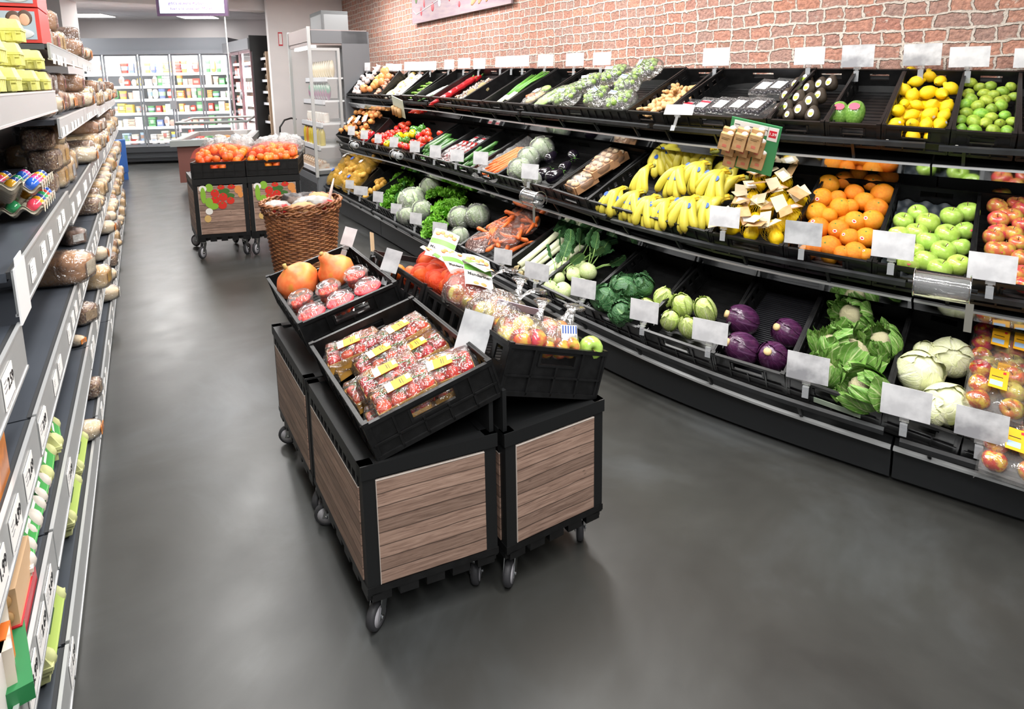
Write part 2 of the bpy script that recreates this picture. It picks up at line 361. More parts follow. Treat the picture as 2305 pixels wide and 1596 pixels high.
    h = N.new('ShaderNodeMath'); h.operation = 'MULTIPLY_ADD'; h.inputs[1].default_value = -1.0; L.new(br.outputs['Fac'], h.inputs[0]); L.new(nn.outputs[0], h.inputs[2])
    bp = N.new('ShaderNodeBump'); bp.inputs['Strength'].default_value = .9; bp.inputs['Distance'].default_value = .012; L.new(h.outputs[0], bp.inputs['Height']); L.new(bp.outputs[0], b.inputs['Normal'])
    return m
mb = MB(); ss = np.arange(-3.4, 7.9, .1); vs = []; uv = []; al = 0; prev = None
for s in ss:
    p = pt(s, 1.13, 0, False)
    if prev is not None: al += (p - prev).length
    prev = p
    for z in (0, 3.0): vs.append((p.x, p.y, z)); uv.append((al, z))
fs = [(2 * i, 2 * i + 1, 2 * i + 3, 2 * i + 2) for i in range(len(ss) - 1)]
mb.add(vs, fs, 0, True, None, uv); struct('wall_right', mb, brick_mat())
# white pier that ends the brick wall
q0 = pt(-3.15, .0, 0, False); q1 = pt(-3.15, 1.13, 0, False); q2 = pt(-3.3, 1.13, 0, False); q3 = pt(-3.3, .0, 0, False)
mb = MB(); mb.prism([(q.x, q.y) for q in (q0, q1, q2, q3)], 0, 2.78); struct('wall_pier', mb, WHITE)
def ceil_mat():
    m = bpy.data.materials.new('ceiling_tiles'); m.use_nodes = True; nt = m.node_tree; N = nt.nodes; L = nt.links; b = N['Principled BSDF']; b.inputs['Roughness'].default_value = .9
    tc = N.new('ShaderNodeTexCoord'); br = N.new('ShaderNodeTexBrick'); L.new(tc.outputs['Object'], br.inputs['Vector']); br.offset = 0
    br.inputs['Scale'].default_value = 1; br.inputs['Brick Width'].default_value = 1.2; br.inputs['Row Height'].default_value = .6; br.inputs['Mortar Size'].default_value = .012
    br.inputs['Color1'].default_value = lin('e6e3e2'); br.inputs['Color2'].default_value = lin('e2dfde'); br.inputs['Mortar'].default_value = lin('c4c1c1'); L.new(br.outputs[0], b.inputs['Base Color'])
    return m
mb = MB(); mb.box(-14, -3, 2.75, 6, 16, 2.85); struct('ceiling', mb, ceil_mat())
# lintel across the opening to the back room, white wall left of it, wall behind the fridges
def tobox(p, q, th, z0, z1, mats, name, nudge=0):
    p = Vector((p[0], p[1], 0)); q = Vector((q[0], q[1], 0)); x = (q - p); Ln = x.length
    M = frame((p.x, p.y, 0), x, Vector((-x.y, x.x, 0))); m_ = MB(); m_.box(0, 0, z0, Ln, th, z1)
    return struct(name, m_, mats, M)
pl = hit(146, 100, (-5.3, 8.0, 0), Vector((0, 1, 0))); prr = q3
tobox((pl.x, pl.y), (prr.x, prr.y + .1), .3, 2.53, 2.75, WHITE, 'trim_lintel')
tobox((pl.x - 3.2, pl.y + .0), (pl.x, pl.y), .3, 0, 2.75, WHITE, 'wall_left')
# ---------------------------------------------------------------- the curved produce rack
def lerpt(tab):
    xs = [a for a, _ in tab]; ys = [b for _, b in tab]
    return lambda s: float(np.interp(s, xs, ys))
zS3 = lerpt([(-.3, .20), (4.6, .185), (5.4, .155), (6.2, .14)])
zL3 = lerpt([(-.3, .325), (4.6, .315), (5.5, .31), (5.8, .285), (6.1, .255), (7, .22)])
zS2 = lerpt([(-.3, .69), (1.2, .657), (4.4, .63), (6.1, .595)])
zL2 = lerpt([(-.3, .85), (.6, .825), (3.8, .80), (4.6, .765), (5.6, .74), (6.1, .73)])
zS1 = lerpt([(-.3, 1.21), (1, 1.17), (2.7, 1.13), (4.4, 1.10), (6.1, 1.075)])
zL1 = lerpt([(-.3, 1.31), (1, 1.31), (2.5, 1.28), (4.6, 1.26), (5.6, 1.242), (6.1, 1.22)])
zT = lerpt([(-.3, 1.555), (1.8, 1.55), (3.9, 1.50), (5.3, 1.475), (6.1, 1.45)])
TIER = {1: (.55, 1.03, zL1, zT), 2: (.25, .74, zL2, lambda s: zL2(s) + .235), 3: (.0, .50, zL3, lambda s: zL3(s) + .235)}
STR = {1: (.60, zS1), 2: (.30, zS2), 3: (.0, zS3)}
def ribbon(s0, s1, prof, m=0, ds=.1, mb=None):
    """sweep a closed profile of (off, z-function or value) along the rack"""
    mb = mb or MB(); n = len(prof); k = max(1, int(round((s1 - s0) / ds))); vs = []; fs = []
    for i in range(k + 1):
        s = s0 + (s1 - s0) * i / k
        for off, z in prof: vs.append(pt(s, off, z(s) if callable(z) else z))
    for i in range(k):
        for j in range(n):
            h = (j + 1) % n; fs.append((i * n + j, (i + 1) * n + j, (i + 1) * n + h, i * n + h))
    fs.append(tuple(range(n))); fs.append(tuple(k * n + j for j in range(n - 1, -1, -1)))
    return mb.add(vs, fs, m)
def off_(f, d): return lambda s: f(s) + d
joints = [-.33, 1.35, 2.98, 4.33, 5.82, 7.2]
rack_lab = ['far end section of the black produce rack beside the glass chiller', 'black produce rack section holding lettuce, peppers and celeriac',
            'black produce rack section holding leeks, aubergines and bagged sprouts', 'black produce rack section holding bananas, berries and red cabbage',
            'near end section of the black produce rack under limes, apples and white cabbage']
for k in range(5):
    s0, s1 = joints[k] + .004, joints[k + 1] - .004
    t = thing('produce_rack', rack_lab[k], 'shelf', Matrix.Identity(4), 'sections of the curved produce rack')
    part('plinth', ribbon(s0, s1, [(.03, .02), (.03, off_(zS3, -.012)), (.12, off_(zS3, -.012)), (.12, .02)]), ANTH, t)
    part('kick_strip', ribbon(s0, s1, [(.055, 0), (.055, .03), (.10, .03), (.10, 0)]), BLK, t)
    part('back_panel', ribbon(s0, s1, [(1.06, .02), (1.06, off_(zT, -.03)), (1.09, off_(zT, -.03)), (1.09, .02)]), BLKM, t)
    for tier, (so_, zs) in STR.items():
        lo, bo, zl, zb = TIER[tier]
        part('shelf', ribbon(s0, s1, [(so_ + .012, off_(zs, 0)), (bo + .04, off_(zs, .17)), (bo + .04, off_(zs, .155)), (so_ + .012, off_(zs, -.015))]), BLKM, t)
        if tier < 3:
            part('mirror_strip', ribbon(s0, s1, [(so_, off_(zs, -.002)), (so_ + .012, off_(zs, -.002)), (so_ + .05, off_(zs, -.045)), (so_ + .042, off_(zs, -.048))]), MIRR, t)
        part('shelf_edge', ribbon(s0, s1, [(so_ - .008, off_(zs, -.004)), (so_ - .008, off_(zs, .005)), (so_ + .014, off_(zs, .005)), (so_ + .014, off_(zs, -.004))]), SILV, t)
        # front guard rail with its brackets
        dz = (zl((s0 + s1) / 2) - zs((s0 + s1) / 2)); g = so_ - .052
        part('front_rail', ribbon(s0 + .02, s1 - .02, [(g, off_(zs, dz * .45)), (g - .004, off_(zs, dz * .45 + .018)), (g + .012, off_(zs, dz * .45 + .024)), (g + .016, off_(zs, dz * .45 + .004))]), RAIL, t)
        for s in np.arange(s0 + .1, s1, .36):
            br = ribbon(s, s + .012, [(g + .008, off_(zs, dz * .45)), (g + .008, off_(zs, dz * .45 + .012)), (so_ + .012, off_(zs, .02)), (so_ + .012, off_(zs, -.005))], ds=1)
            part('rail_bracket', br, BLKM, t)
# ---------------------------------------------------------------- crates
def wall_end(mb, w, h, y0, th, hole=True, out=-1):
    """end wall in the xz plane at y0 with a hand hole; z from -h to 0; out=-1 faces -y"""
    a, b = y0, y0 + th
    hw = min(.06, w * .2)
    if hole:
        z1, z0 = -.022, -.052
        mb.box(0, a, -h, w, b, z0); mb.box(0, a, z1, w, b, 0); mb.box(0, a, z0, w / 2 - hw, b, z1); mb.box(w / 2 + hw, a, z0, w, b, z1)
        yo = a - .004 if out < 0 else b
        mb.box(w / 2 - hw - .008, yo, z0 - .006, w / 2 + hw + .008, yo + .004, z0); mb.box(w / 2 - hw - .008, yo, z0, w / 2 - hw, yo + .004, z1); mb.box(w / 2 + hw, yo, z0, w / 2 + hw + .008, yo + .004, z1)
    else: mb.box(0, a, -h, w, b, 0)
    yo = a - .006 if out < 0 else b
    mb.box(-.003, yo, -.012, w + .003, yo + .006, .0)                 # rim
    n = max(3, int(w / .07))
    for i in range(n + 1): x = w * i / n; mb.box(x - .003, yo, -h + .004, x + .003, yo + .006, -.055 if (hole and abs(x - w / 2) < hw) else -.012)
    mb.box(0, yo, -h, w, yo + .006, -h + .012); mb.box(0, yo, -h * .62, w, yo + .005, -h * .62 + .005)
def crate_mb(w, d, h, hole=True, slots=True):
    mb = MB(); th = .006
    wall_end(mb, w, h, 0, th, hole, -1); wall_end(mb, w, h, d - th, th, hole, 1)
    for x0, sg in ((0, -1), (w - th, 1)):
        if slots:                                        # side wall with a window row below the rim
            mb.box(x0, 0, -h, x0 + th, d, -h * .45)
            mb.box(x0, 0, -.022, x0 + th, d, 0)
            n = max(4, int(d / .06))
            for i in range(n + 1): y = (d - .02) * i / n; mb.box(x0, y, -h * .45, x0 + th, y + .02 if i % 2 else y + .03, -.022)
        else: mb.box(x0, 0, -h, x0 + th, d, 0)
        xo = x0 - .005 if sg < 0 else x0 + th
        mb.box(xo, 0, -.010, xo + .005, d, .001)
        for i in range(9): y = .01 + (d - .03) * i / 8; mb.box(xo, y, -h + .002, xo + .004, y + .006, -h * .45)
        mb.box(xo, 0, -h, xo + .004, d, -h + .012)
    for cx in (.004, w - .004):                          # corner posts, rounded tabs
        for cy in (.004, d - .004): mb.cbox(cx, cy, -h / 2 + .002, .016, .016, h + .004)
    mb.box(0, 0, -h, w, d, -h + .005)
    n = int(d / .03)
    for i in range(n): mb.box(.01, .02 + i * .03, -h + .005, w - .01, .026 + i * .03, -h + .007)
    return mb
class Crate:
    def __init__(s, M, w, d, h, label, group=None, mats=None, slots=True):
        s.M, s.w, s.d, s.h, s.label = M, w, d, h, label; s.Mi = M.inverted()
        s.Mo = frame(M.translation, M.col[0].to_3d(), M.col[1].to_3d()); K = s.Mo.inverted() @ M; mb = crate_mb(w, d, h, True, slots); mb.v = [tuple(K @ Vector(v)) for v in mb.v]
        s.obj = one('produce_crate', mb, mats or BLK, label, 'crate', s.Mo, group)
    def at(s, px, py, zl):
        n = (s.M.to_3x3() @ Vector((0, 0, 1))).normalized(); p = s.M @ Vector((0, 0, zl)); q = s.Mi @ hit(px, py, p, n); return q.x, q.y
    def loc(s, x, y, z): m_ = s.Mo.copy(); m_.translation = s.M @ Vector((x, y, z)); return m_
    def put(s, pr, x, y, z, label, group=None, R=None, sc=1.0):
        return pr.put(s.loc(x, y, z) @ (R or Matrix.Identity(4)) @ (Sm(sc) if not isinstance(sc, Matrix) else sc), label, group)
def rank(c, objs, noun, where, ry):
    """one label each: row counted from the front lip, place counted from the left"""
    L_ = sorted([(c.Mi @ o.matrix_basis.translation, o) for o in objs], key=lambda q: q[0].y); rows = []; 
    for p, o in L_:
        if rows and p.y - rows[-1][0] < ry: rows[-1][1].append((p.x, o))
        else: rows.append((p.y, [(p.x, o)]))
    for i, (_, r) in enumerate(rows):
        for j, (_, o) in enumerate(sorted(r, key=lambda q: q[0])): o['label'] = '%s %s, %s from left, %s row up' % (noun, where, ORD[min(j, 11)], ORD[min(i, 11)])
def rack_crate(tier, s0, s1, label, h=.115, slots=True):
    lo, bo, zl, zb = TIER[tier]; g = .006
    P0 = pt(s0, lo, zl(s0)); P1 = pt(s1, lo, zl(s1)); sm = (s0 + s1) / 2
    Q = pt(sm, bo, zb(sm)); m = (P0 + P1) / 2; x = P1 - P0; w_ = x.length - 2 * g; x.normalize()
    M = frame(P0 + x * g, x, Q - m)
    # the rack crates stand 12 mm behind the rail
    d = (Q - m).length
    return Crate(M, w_, d, h, label, 'black crates on the curved produce rack', None, slots)
# ---------------------------------------------------------------- produce prototypes (built once, then placed one by one)
def sph_disp(amp, sc, seed=0, ribs=0, ra=0):
    def f(d):
        q = 1 + amp * nz(d, sc, seed)
        if ribs: q *= 1 - ra * abs(math.cos(math.atan2(d.y, d.x) * ribs / 2)) ** 3 * (1 - d.z * d.z)
        return q
    return f
m_orange = mat('orange_peel', 'f08a1a', .38, c2='f39b22', ns=6, bump=.5, bs=55, var=.12, hue=.012, bdist=.004)
m_lemon = mat('lemon_peel', 'f6d312', .4, c2='f3c80a', ns=8, bump=.35, bs=60, var=.08, hue=.008, bdist=.003)
m_lime = mat('lime_peel', '7fa331', .38, c2='9db843', ns=2.5, bump=.25, bs=60, var=.22, hue=.03, bdist=.002)
m_gapple = mat('green_apple_skin', 'a0bf4e', .25, c2='b4cd66', ns=2, var=.1, hue=.015, coat=.3)
m_papple = mat('pink_apple_skin', 'c85c48', .25, c2='c9a94b', ns=1.3, lo=.42, hi=.62, var=.14, hue=.03, coat=.4)
m_rapple = mat('red_yellow_apple_skin', 'c03028', .2, c2='e0b240', ns=1.3, lo=.45, hi=.6, var=.12, hue=.02, coat=.5)
m_yapple = mat('yellow_apple_skin', 'd8c765', .25, c2='d08a68', ns=1.3, lo=.5, hi=.68, var=.1, coat=.4)
m_tomato = mat('tomato_skin', 'd0301c', .2, c2='dc4527', ns=5, var=.12, hue=.01, coat=.5)
m_mandarin = mat('mandarin_peel', 'ef5f1c', .4, bump=.3, bs=60, c2='f3762a', ns=6, var=.12, hue=.012, bdist=.003)
m_stem = mat('green_calyx', '4f7a32', .6); m_brst = mat('brown_stem', '6a5130', .7)
m_onion = mat('onion_skin', 'd98c4a', .35, c2='e6a767', ns=14, aniso=(1, 1, .2), var=.12, hue=.015)
m_shall = mat('garlic_skin', 'ece3dc', .55, c2='d9c4c4', ns=14, var=.06)
m_potato = mat('potato_skin', 'd9a847', .6, c2='cf9838', ns=20, bump=.3, bs=40, var=.12)
m_green = mat('cucumber_skin', '2f5d2a', .3, c2='4b7a38', ns=14, aniso=(1, 1, .15), bump=.2, var=.12)
m_mini = mat('mini_cucumber_skin', '6f9a3c', .4, c2='86ad4c', ns=14, var=.1)
m_carrot = mat('carrot_skin', 'e5752c', .5, c2='d9642a', ns=20, aniso=(1, 1, 4), var=.1)
m_aub = mat('aubergine_skin', '15101a', .14, coat=.7, var=.1); m_avo = mat('avocado_skin', '33291f', .4, c2='453828', ns=30, bump=.7, bs=70, var=.15)
m_mango = mat('mango_skin', '5f8a35', .25, c2='7aa04a', ns=6, coat=.4)
m_white = mat('white_paper', 'f3f1ee', .6); m_card = mat('brown_card', 'b99468', .7, c2='ad8659', ns=30)
m_ylab = mat('yellow_label', 'f4b01e', .5); m_blue = mat('blue_print', '2a56b0', .5); m_red = mat('red_print', 'd2283a', .5)
m_pink = mat('pink_sticker', 'e8536b', .45); m_black = mat('black_print', '17171a', .5); m_grn = mat('green_print', '3f9a3f', .5)
def calyx(r, n=5, l=1.0, m=0, M=None, mb=None):
    mb = mb or MB()
    for i in range(n):
        a = 2 * math.pi * i / n; c, s_ = math.cos(a), math.sin(a)
        mb.add([(c * .1 * r + s_ * .12 * r, s_ * .1 * r - c * .12 * r, 0), (c * .1 * r - s_ * .12 * r, s_ * .1 * r + c * .12 * r, 0), (c * r * l, s_ * r * l, .02 * r - .1 * r), (c * .1 * r, s_ * .1 * r, .12 * r)],
               [(0, 2, 3), (1, 3, 2), (0, 1, 2)], m, False, M)
    mb.tube([(0, 0, 0), (0, .03 * r, .5 * r)], [.09 * r, .07 * r], 6, m, M); return mb
def sticker(rx, ry, mats, p, n, two=False):
    """an oval label lying on the skin at p with normal n"""
    n = Vector(n).normalized(); up = Vector((0, 0, 1)) if abs(n.z) < .9 else Vector((0, 1, 0)); x = up.cross(n).normalized(); y = n.cross(x)
    mb = MB(); k = 14; q = [Vector(p) + x * rx * math.cos(2 * math.pi * i / k) + y * ry * math.sin(2 * math.pi * i / k) + n * .0012 for i in range(k)]
    mb.add(q + [v + n * .0006 for v in q], [tuple(range(k, 2 * k))] + [(i, (i + 1) % k, k + (i + 1) % k, k + i) for i in range(k)])
    if two:
        q2 = [Vector(p) + x * rx * .9 * a_ + y * ry * b_ + n * .0024 for a_, b_ in ((-.6, -.62), (.6, -.62), (.88, .2), (-.88, .2))]; mb.add(q2, [(0, 1, 2, 3)], 1)
    return mb.mesh('sticker', mats)
R_ = .036
P_orange = Proto('orange', 'orange', MB().ell(1, 1, .97, 20, 14, disp=lambda d: 1 + .02 * nz(d, 2) - .05 * max(0, (abs(d.z) - .96) / .04)).mesh('orange', m_orange), [('stem_scar', MB().ell(.09, .09, .03, 8, 5, 0, Tm(0, 0, .93)).mesh('stem_scar', m_stem), None)])
P_orangeS = Proto('orange', 'orange', P_orange.root, P_orange.parts + [('sticker', sticker(.2, .16, m_white, (0, -.72, .68), (0, -.72, .69)), None, 'white and red fruit sticker', [('print', sticker(.13, .09, m_red, (0, -.724, .684), (0, -.72, .69)))])])
lemd = lambda d: 1 + .03 * nz(d, 3) + .26 * max(0, abs(d.z) - .9) / .1
P_lemon = Proto('lemon', 'lemon', MB().ell(.86, .86, 1.0, 18, 14, disp=lemd).mesh('lemon', m_lemon), [('stem_scar', MB().ell(.1, .1, .04, 8, 5, 0, Tm(0, 0, 1.25)).mesh('stem_scar', m_brst))])
P_lemonS = Proto('lemon', 'lemon', P_lemon.root, P_lemon.parts + [('sticker', sticker(.2, .2, mat('silver_sticker', 'cfd0dc', .3), (0, -.87, .1), (0, -1, .1)))])
P_lime = Proto('lime', 'lime', MB().ell(.9, .9, 1.0, 16, 12, disp=lambda d: 1 + .02 * nz(d, 3) + .12 * max(0, abs(d.z) - .92) / .08).mesh('lime', m_lime), [('stem_scar', MB().ell(.12, .12, .04, 8, 5, 0, Tm(0, 0, 1.09)).mesh('stem_scar', m_brst))])
def apple(m, nm, stick=None):
    prof = [(.02, -.78), (.25, -.86), (.5, -.84), (.78, -.62), (.95, -.25), (1.0, .1), (.93, .5), (.72, .78), (.45, .88), (.22, .8), (.08, .6), (.01, .52)]
    r = MB().lathe(prof, 18, 0, None, True, False, disp=lambda p, a, j: p * (1 + .03 * math.cos(a * 5) * (1 if j < 4 else .3))).mesh(nm, m)
    ps = [('stem', MB().tube([(0, 0, .5), (.03, .02, .8), (.1, .04, 1.08)], [.035, .03, .045], 6).mesh('stem', m_brst))]
    if stick: ps.append(('sticker', sticker(.15, .2, stick, (.25, -.93, .25), (.25, -.93, .3)), None))
    return Proto('apple', 'apple', r, ps)
P_gap = apple(m_gapple, 'green_apple'); P_gapS = apple(m_gapple, 'green_apple', m_pink); P_pap = apple(m_papple, 'pink_apple'); P_papS = apple(m_papple, 'pink_apple', m_pink)
P_rap = apple(m_rapple, 'red_apple'); P_yap = apple(m_yapple, 'yellow_apple')
P_tom = Proto('tomato', 'tomato', MB().ell(1, 1, .82, 16, 12, disp=sph_disp(.03, 2, 1, 5, .05)).mesh('tomato', m_tomato), [('calyx', calyx(.5, 5, 1.1).mesh('calyx', m_stem), Tm(0, 0, .78))])
P_cherry = Proto('cherry_tomato', 'tomato', MB().ell(1, 1, .95, 10, 8).mesh('cherry_tomato', m_tomato))
P_mand = Proto('mandarin', 'mandarin', MB().ell(1, 1, .85, 16, 10, disp=sph_disp(.03, 2)).mesh('mandarin', m_mandarin), [])
P_onion = Proto('onion', 'onion', MB().lathe([(.02, -.85), (.3, -.82), (.75, -.55), (1, 0), (.85, .45), (.5, .75), (.2, .9), (.1, 1.15), (.12, 1.3)], 14, 0).mesh('onion', m_onion), [])
P_garlic = Proto('garlic_bulb', 'garlic', MB().lathe([(.1, -.7), (.6, -.68), (1, -.2), (.85, .3), (.4, .7), (.15, 1), (.14, 1.4)], 16, 0, None, True, True, disp=lambda p, a, j: Vector((p.x * (1 + .07 * math.cos(a * 8)), p.y * (1 + .07 * math.cos(a * 8)), p.z))).mesh('garlic', m_shall), [])
P_shallot = Proto('shallot', 'shallot', MB().lathe([(.05, -1), (.5, -.7), (.75, 0), (.5, .7), (.1, 1.2)], 12, 0).mesh('shallot', mat('shallot_skin', 'd9a98e', .45, c2='c98c74', ns=10, var=.1)), [])
P_pot = [Proto('potato', 'potato', MB().ell(1.15, .85, .8, 14, 10, disp=sph_disp(.16, 1.4, k * 3.1)).mesh('potato', m_potato), []) for k in range(3)]
def curved(L, r0, r1, bend, n=10, k=10, m=None, nm='x', tipr=.5, tip=None):
    pts = []; rad = []
    for i in range(k + 1):
        t = i / k; pts.append((bend * math.sin(math.pi * t), (t - .5) * L, 0)); e = min(1, math.sqrt(max(0, 1 - (1 - min(t, 1 - t) * 2 / .2) ** 2)) if min(t, 1 - t) < .1 else 1)
        rad.append(max(.001, (r0 + (r1 - r0) * t) * max(tipr * .4, e)))
    return MB().tube(pts, rad, n)
P_cuc = Proto('cucumber', 'cucumber', curved(.3, .02, .02, .012).mesh('cucumber', m_green), [])
P_mini = Proto('mini_cucumber', 'cucumber', curved(.1, .012, .012, .008).mesh('mini_cucumber', m_mini), [])
P_zuc = Proto('courgette', 'courgette', curved(.2, .017, .022, .01).mesh('courgette', m_green), [('stem', MB().tube([(0, -.1, 0), (.002, -.118, 0)], [.011, .008], 6).mesh('stem', m_mini))])
P_car = Proto('carrot', 'carrot', curved(.18, .006, .017, .006).mesh('carrot', m_carrot), [])
def pepper(m, nm):
    f = lambda d: 1 - .13 * abs(math.cos(math.atan2(d.y, d.x) * 2)) ** 4 * (1 - d.z ** 4) - .2 * max(0, d.z - .85) / .15
    return Proto('bell_pepper', 'pepper', MB().ell(.95, .95, 1.1, 20, 12, disp=f).mesh(nm, m), [('stem', MB().tube([(0, 0, .8), (.05, 0, 1.05), (.15, .03, 1.3)], [.16, .1, .12], 7).mesh('stem', m_stem))])
P_pepr = pepper(mat('red_pepper_skin', 'c3202a', .15, coat=.6), 'red_pepper'); P_pepy = pepper(mat('yellow_pepper_skin', 'f2c414', .15, coat=.6), 'yellow_pepper'); P_pepg = pepper(mat('green_pepper_skin', '2f6a23', .15, coat=.6, c2='4f8a2b', ns=3), 'green_pepper')
P_point = Proto('pointed_pepper', 'pepper', MB().tube([(0, .09, 0), (.01, .04, .002), (.012, -.02, 0), (.0, -.08, -.002), (-.01, -.11, 0)], [.014, .024, .021, .012, .003], 10).mesh('pointed_pepper', mat('pointed_pepper_skin', 'c8232b', .2, coat=.5)), [('stem', MB().tube([(0, .09, 0), (0, .115, .01)], [.007, .005], 6).mesh('stem', m_stem))])
P_aub = Proto('aubergine', 'aubergine', MB().lathe([(.01, -1.5), (.5, -1.42), (.85, -1.1), (1, -.6), (.95, 0), (.75, .6), (.58, 1.05), (.4, 1.3)], 18, 0).mesh('aubergine', m_aub), [('calyx', calyx(.75, 5, 1.0, 0, Tm(0, 0, 1.28)).mesh('calyx', m_stem))])
P_avo = Proto('avocado', 'avocado', MB().lathe([(.01, -1), (.45, -.93), (.82, -.65), (.95, -.2), (.85, .3), (.6, .8), (.38, 1.15), (.15, 1.3), (.01, 1.32)], 16, 0).mesh('avocado', m_avo),
              [('sticker', sticker(.36, .58, [m_white, mat('lime_print', 'a9c81f', .5)], (0, -.93, -.05), (0, -1, .12), True), None, 'white and lime green oval sticker')])
P_mango = Proto('mango', 'mango', MB().ell(.8, .72, 1.1, 18, 14, disp=sph_disp(.05, 1.2, 3)).mesh('mango', m_mango), [('sticker', sticker(.42, .36, m_pink, (.05, -.68, .45), (.05, -.9, .42)), None, 'pink round sticker', [('print', sticker(.16, .1, m_white, (-.05, -.72, .22), (0, -1, .3)))])])
P_pump = Proto('pumpkin', 'pumpkin', MB().lathe([(.02, -.72), (.4, -.76), (.8, -.55), (1, -.1), (.95, .28), (.75, .55), (.42, .72), (.2, .84), (.1, .9)], 32, 0, None, True, True, disp=lambda p, a, j: Vector((p.x * (1 - .03 * abs(math.cos(a * 5))), p.y * (1 - .03 * abs(math.cos(a * 5))), p.z))).mesh('pumpkin', mat('pumpkin_rind', 'e8703a', .45, c2='ec8148', ns=4, c3='cf8a35', n3=1.2, bump=.1, bs=30)),
               [('stem', MB().tube([(0, 0, .85), (.01, .01, .98), (.05, 0, 1.1)], [.13, .085, .1], 8).mesh('stem', mat('cork_stem', 'b99a5a', .8, bump=.5, bs=60)))])
P_pump2 = Proto('pumpkin', 'pumpkin', MB().lathe([(.02, -.75), (.5, -.76), (.9, -.5), (1, -.05), (.82, .35), (.5, .62), (.32, .9), (.26, 1.15), (.1, 1.22)], 32, 0).mesh('pumpkin', MATS['pumpkin_rind']),
               [('stem', MB().tube([(0, 0, 1.2), (.01, 0, 1.32)], [.12, .12], 8).mesh('stem', MATS['cork_stem']))])
P_cel = Proto('celeriac', 'celeriac', MB().ell(1, 1, .9, 28, 20, disp=lambda d: 1 + .10 * nz(d, 2) + .05 * nz(d, 9, 2)).mesh('celeriac', mat('celeriac_skin', 'c9ba8a', .85, c2='a8966a', ns=18, bump=.9, bs=40, bdist=.01)), [])
def ginger():
    mb = MB()
    for k, (x, y, z, rx, ry, rz, a) in enumerate([(0, 0, 0, .05, .022, .02, 0), (.045, .02, .004, .028, .018, .016, .6), (-.04, .018, .002, .026, .017, .015, -.9), (.02, .035, .006, .016, .022, .014, .2), (-.012, -.03, 0, .015, .024, .014, -.2), (.062, -.01, 0, .016, .014, .012, 0)]):
        mb.ell(rx, ry, rz, 12, 8, 0, Tm(x, y, z) @ Rm(0, 0, a), disp=sph_disp(.12, 3, k))
    return Proto('ginger_root', 'ginger', mb.mesh('ginger', mat('ginger_skin', 'd3ad7c', .6, c2='c0945f', ns=22, bump=.6, bs=60, var=.1)), [])
P_gin = ginger()
# leafy heads
def leaf_sheet(mb, L_, W_, M, m=0, cup=.3, curl=.5, ruf=.1, fr=5, nu=8, nv=8, seed=0, taperp=.6, edge=1.0):
    """leaf grows along +y from its base, bends towards +z by curl, margins rise by cup and ruffle"""
    def f(u, v):
        t = v; wd = W_ * (math.sin(math.pi * min(1, .12 + .80 * t)) ** taperp) * (1 if t < .98 else .8)
        a = curl * t; y = L_ * (math.sin(a) / curl if abs(curl) > .01 else t); z = L_ * ((1 - math.cos(a)) / curl if abs(curl) > .01 else 0)
        e = abs(u - .5) * 2; x = (u - .5) * wd
        rr = ruf * L_ * (e ** edge) * math.sin(fr * math.pi * 2 * t + (1.7 if u > .5 else 0) + seed) + ruf * .6 * L_ * t ** 3 * math.sin(fr * 2.5 * u * math.pi + seed)
        return (x, y, z + cup * W_ * e * e * .5 + rr)
    mb.grid(f, nu, nv, m, M)
def shell_leaf(mb, R, az, tilt, span_u, span_v, m=0, lift=.02, ruf=.04, seed=0, nu=8, nv=8, sq=(1, 1, 1), start=-1.35):
    """leaf that wraps a ball: from the base (-z) up over the side"""
    def f(u, v):
        th = start + v * span_v; wd = span_u * math.sin(math.pi * min(1, .18 + .7 * v)) ** .7
        ph = az + (u - .5) * wd + tilt * v
        e = abs(u - .5) * 2; r = R * (1 + lift * (.4 + e ** 2 * v * 2 + max(0, v - .7) * 2) + ruf * math.sin(u * 14 + seed) * v * (e + max(0, v - .7) * 2))
        return (r * math.cos(th) * math.cos(ph) * sq[0], r * math.cos(th) * math.sin(ph) * sq[1], r * math.sin(th) * sq[2])
    mb.grid(f, nu, nv, m)
def head(mats, core, n, R=1, sq=(1, 1, 1), lift=.03, ruf=.03, span_u=1.6, span_v=2.6, seed=0, cdisp=None, var=.25, nu=8, nv=8):
    rnd = random.Random(seed); mb = MB(); mb.ell(R * .97 * sq[0], R * .97 * sq[1], R * .97 * sq[2], 20, 14, core, disp=cdisp)
    for i in range(n):
        shell_leaf(mb, R * (1 + .012 * i), i * 2.4 + rnd.uniform(-.3, .3), rnd.uniform(-.3, .3), span_u * rnd.uniform(.8, 1.15), span_v * rnd.uniform(1 - var, 1), 0, lift * rnd.uniform(.6, 1.5), ruf * rnd.uniform(.6, 1.4), rnd.uniform(0, 6), nu, nv, sq)
    return mb
l_white = leafmat('white_cabbage_leaf', 'dfe3b4', 'e9eac6', 'f3f2dc', 6, .4, .5); l_rom = leafmat('pale_lettuce_leaf', 'b9cf72', 'cfdc8e', 'e7ebc2', 7, .4, .5)
l_red = leafmat('red_cabbage_leaf', '3a1b38', '4d2346', '5d3a5c', 3, .25, .25); l_cau = leafmat('cauliflower_leaf', '5f8f3a', '7ba650', 'cddbA0'.lower(), 6, .45, .6)
l_sav = leafmat('savoy_leaf', '2f5a35', '3f6c40', '7a9f6a', 12, .5, 1.0); l_let = leafmat('lettuce_leaf', '5da225', '7dbb36', '9ccf55', 8, .4, .7)
l_dark = leafmat('kohlrabi_leaf', '2f5b33', '3d6a3a', '83a763', 7, .5, .5); l_ice = leafmat('iceberg_leaf', 'b5cf98', 'cfdfb8', 'e9eedb', 7, .35, .6)
m_core = mat('cut_stalk', 'd9bf8a', .7, c2='c9a978', ns=30)
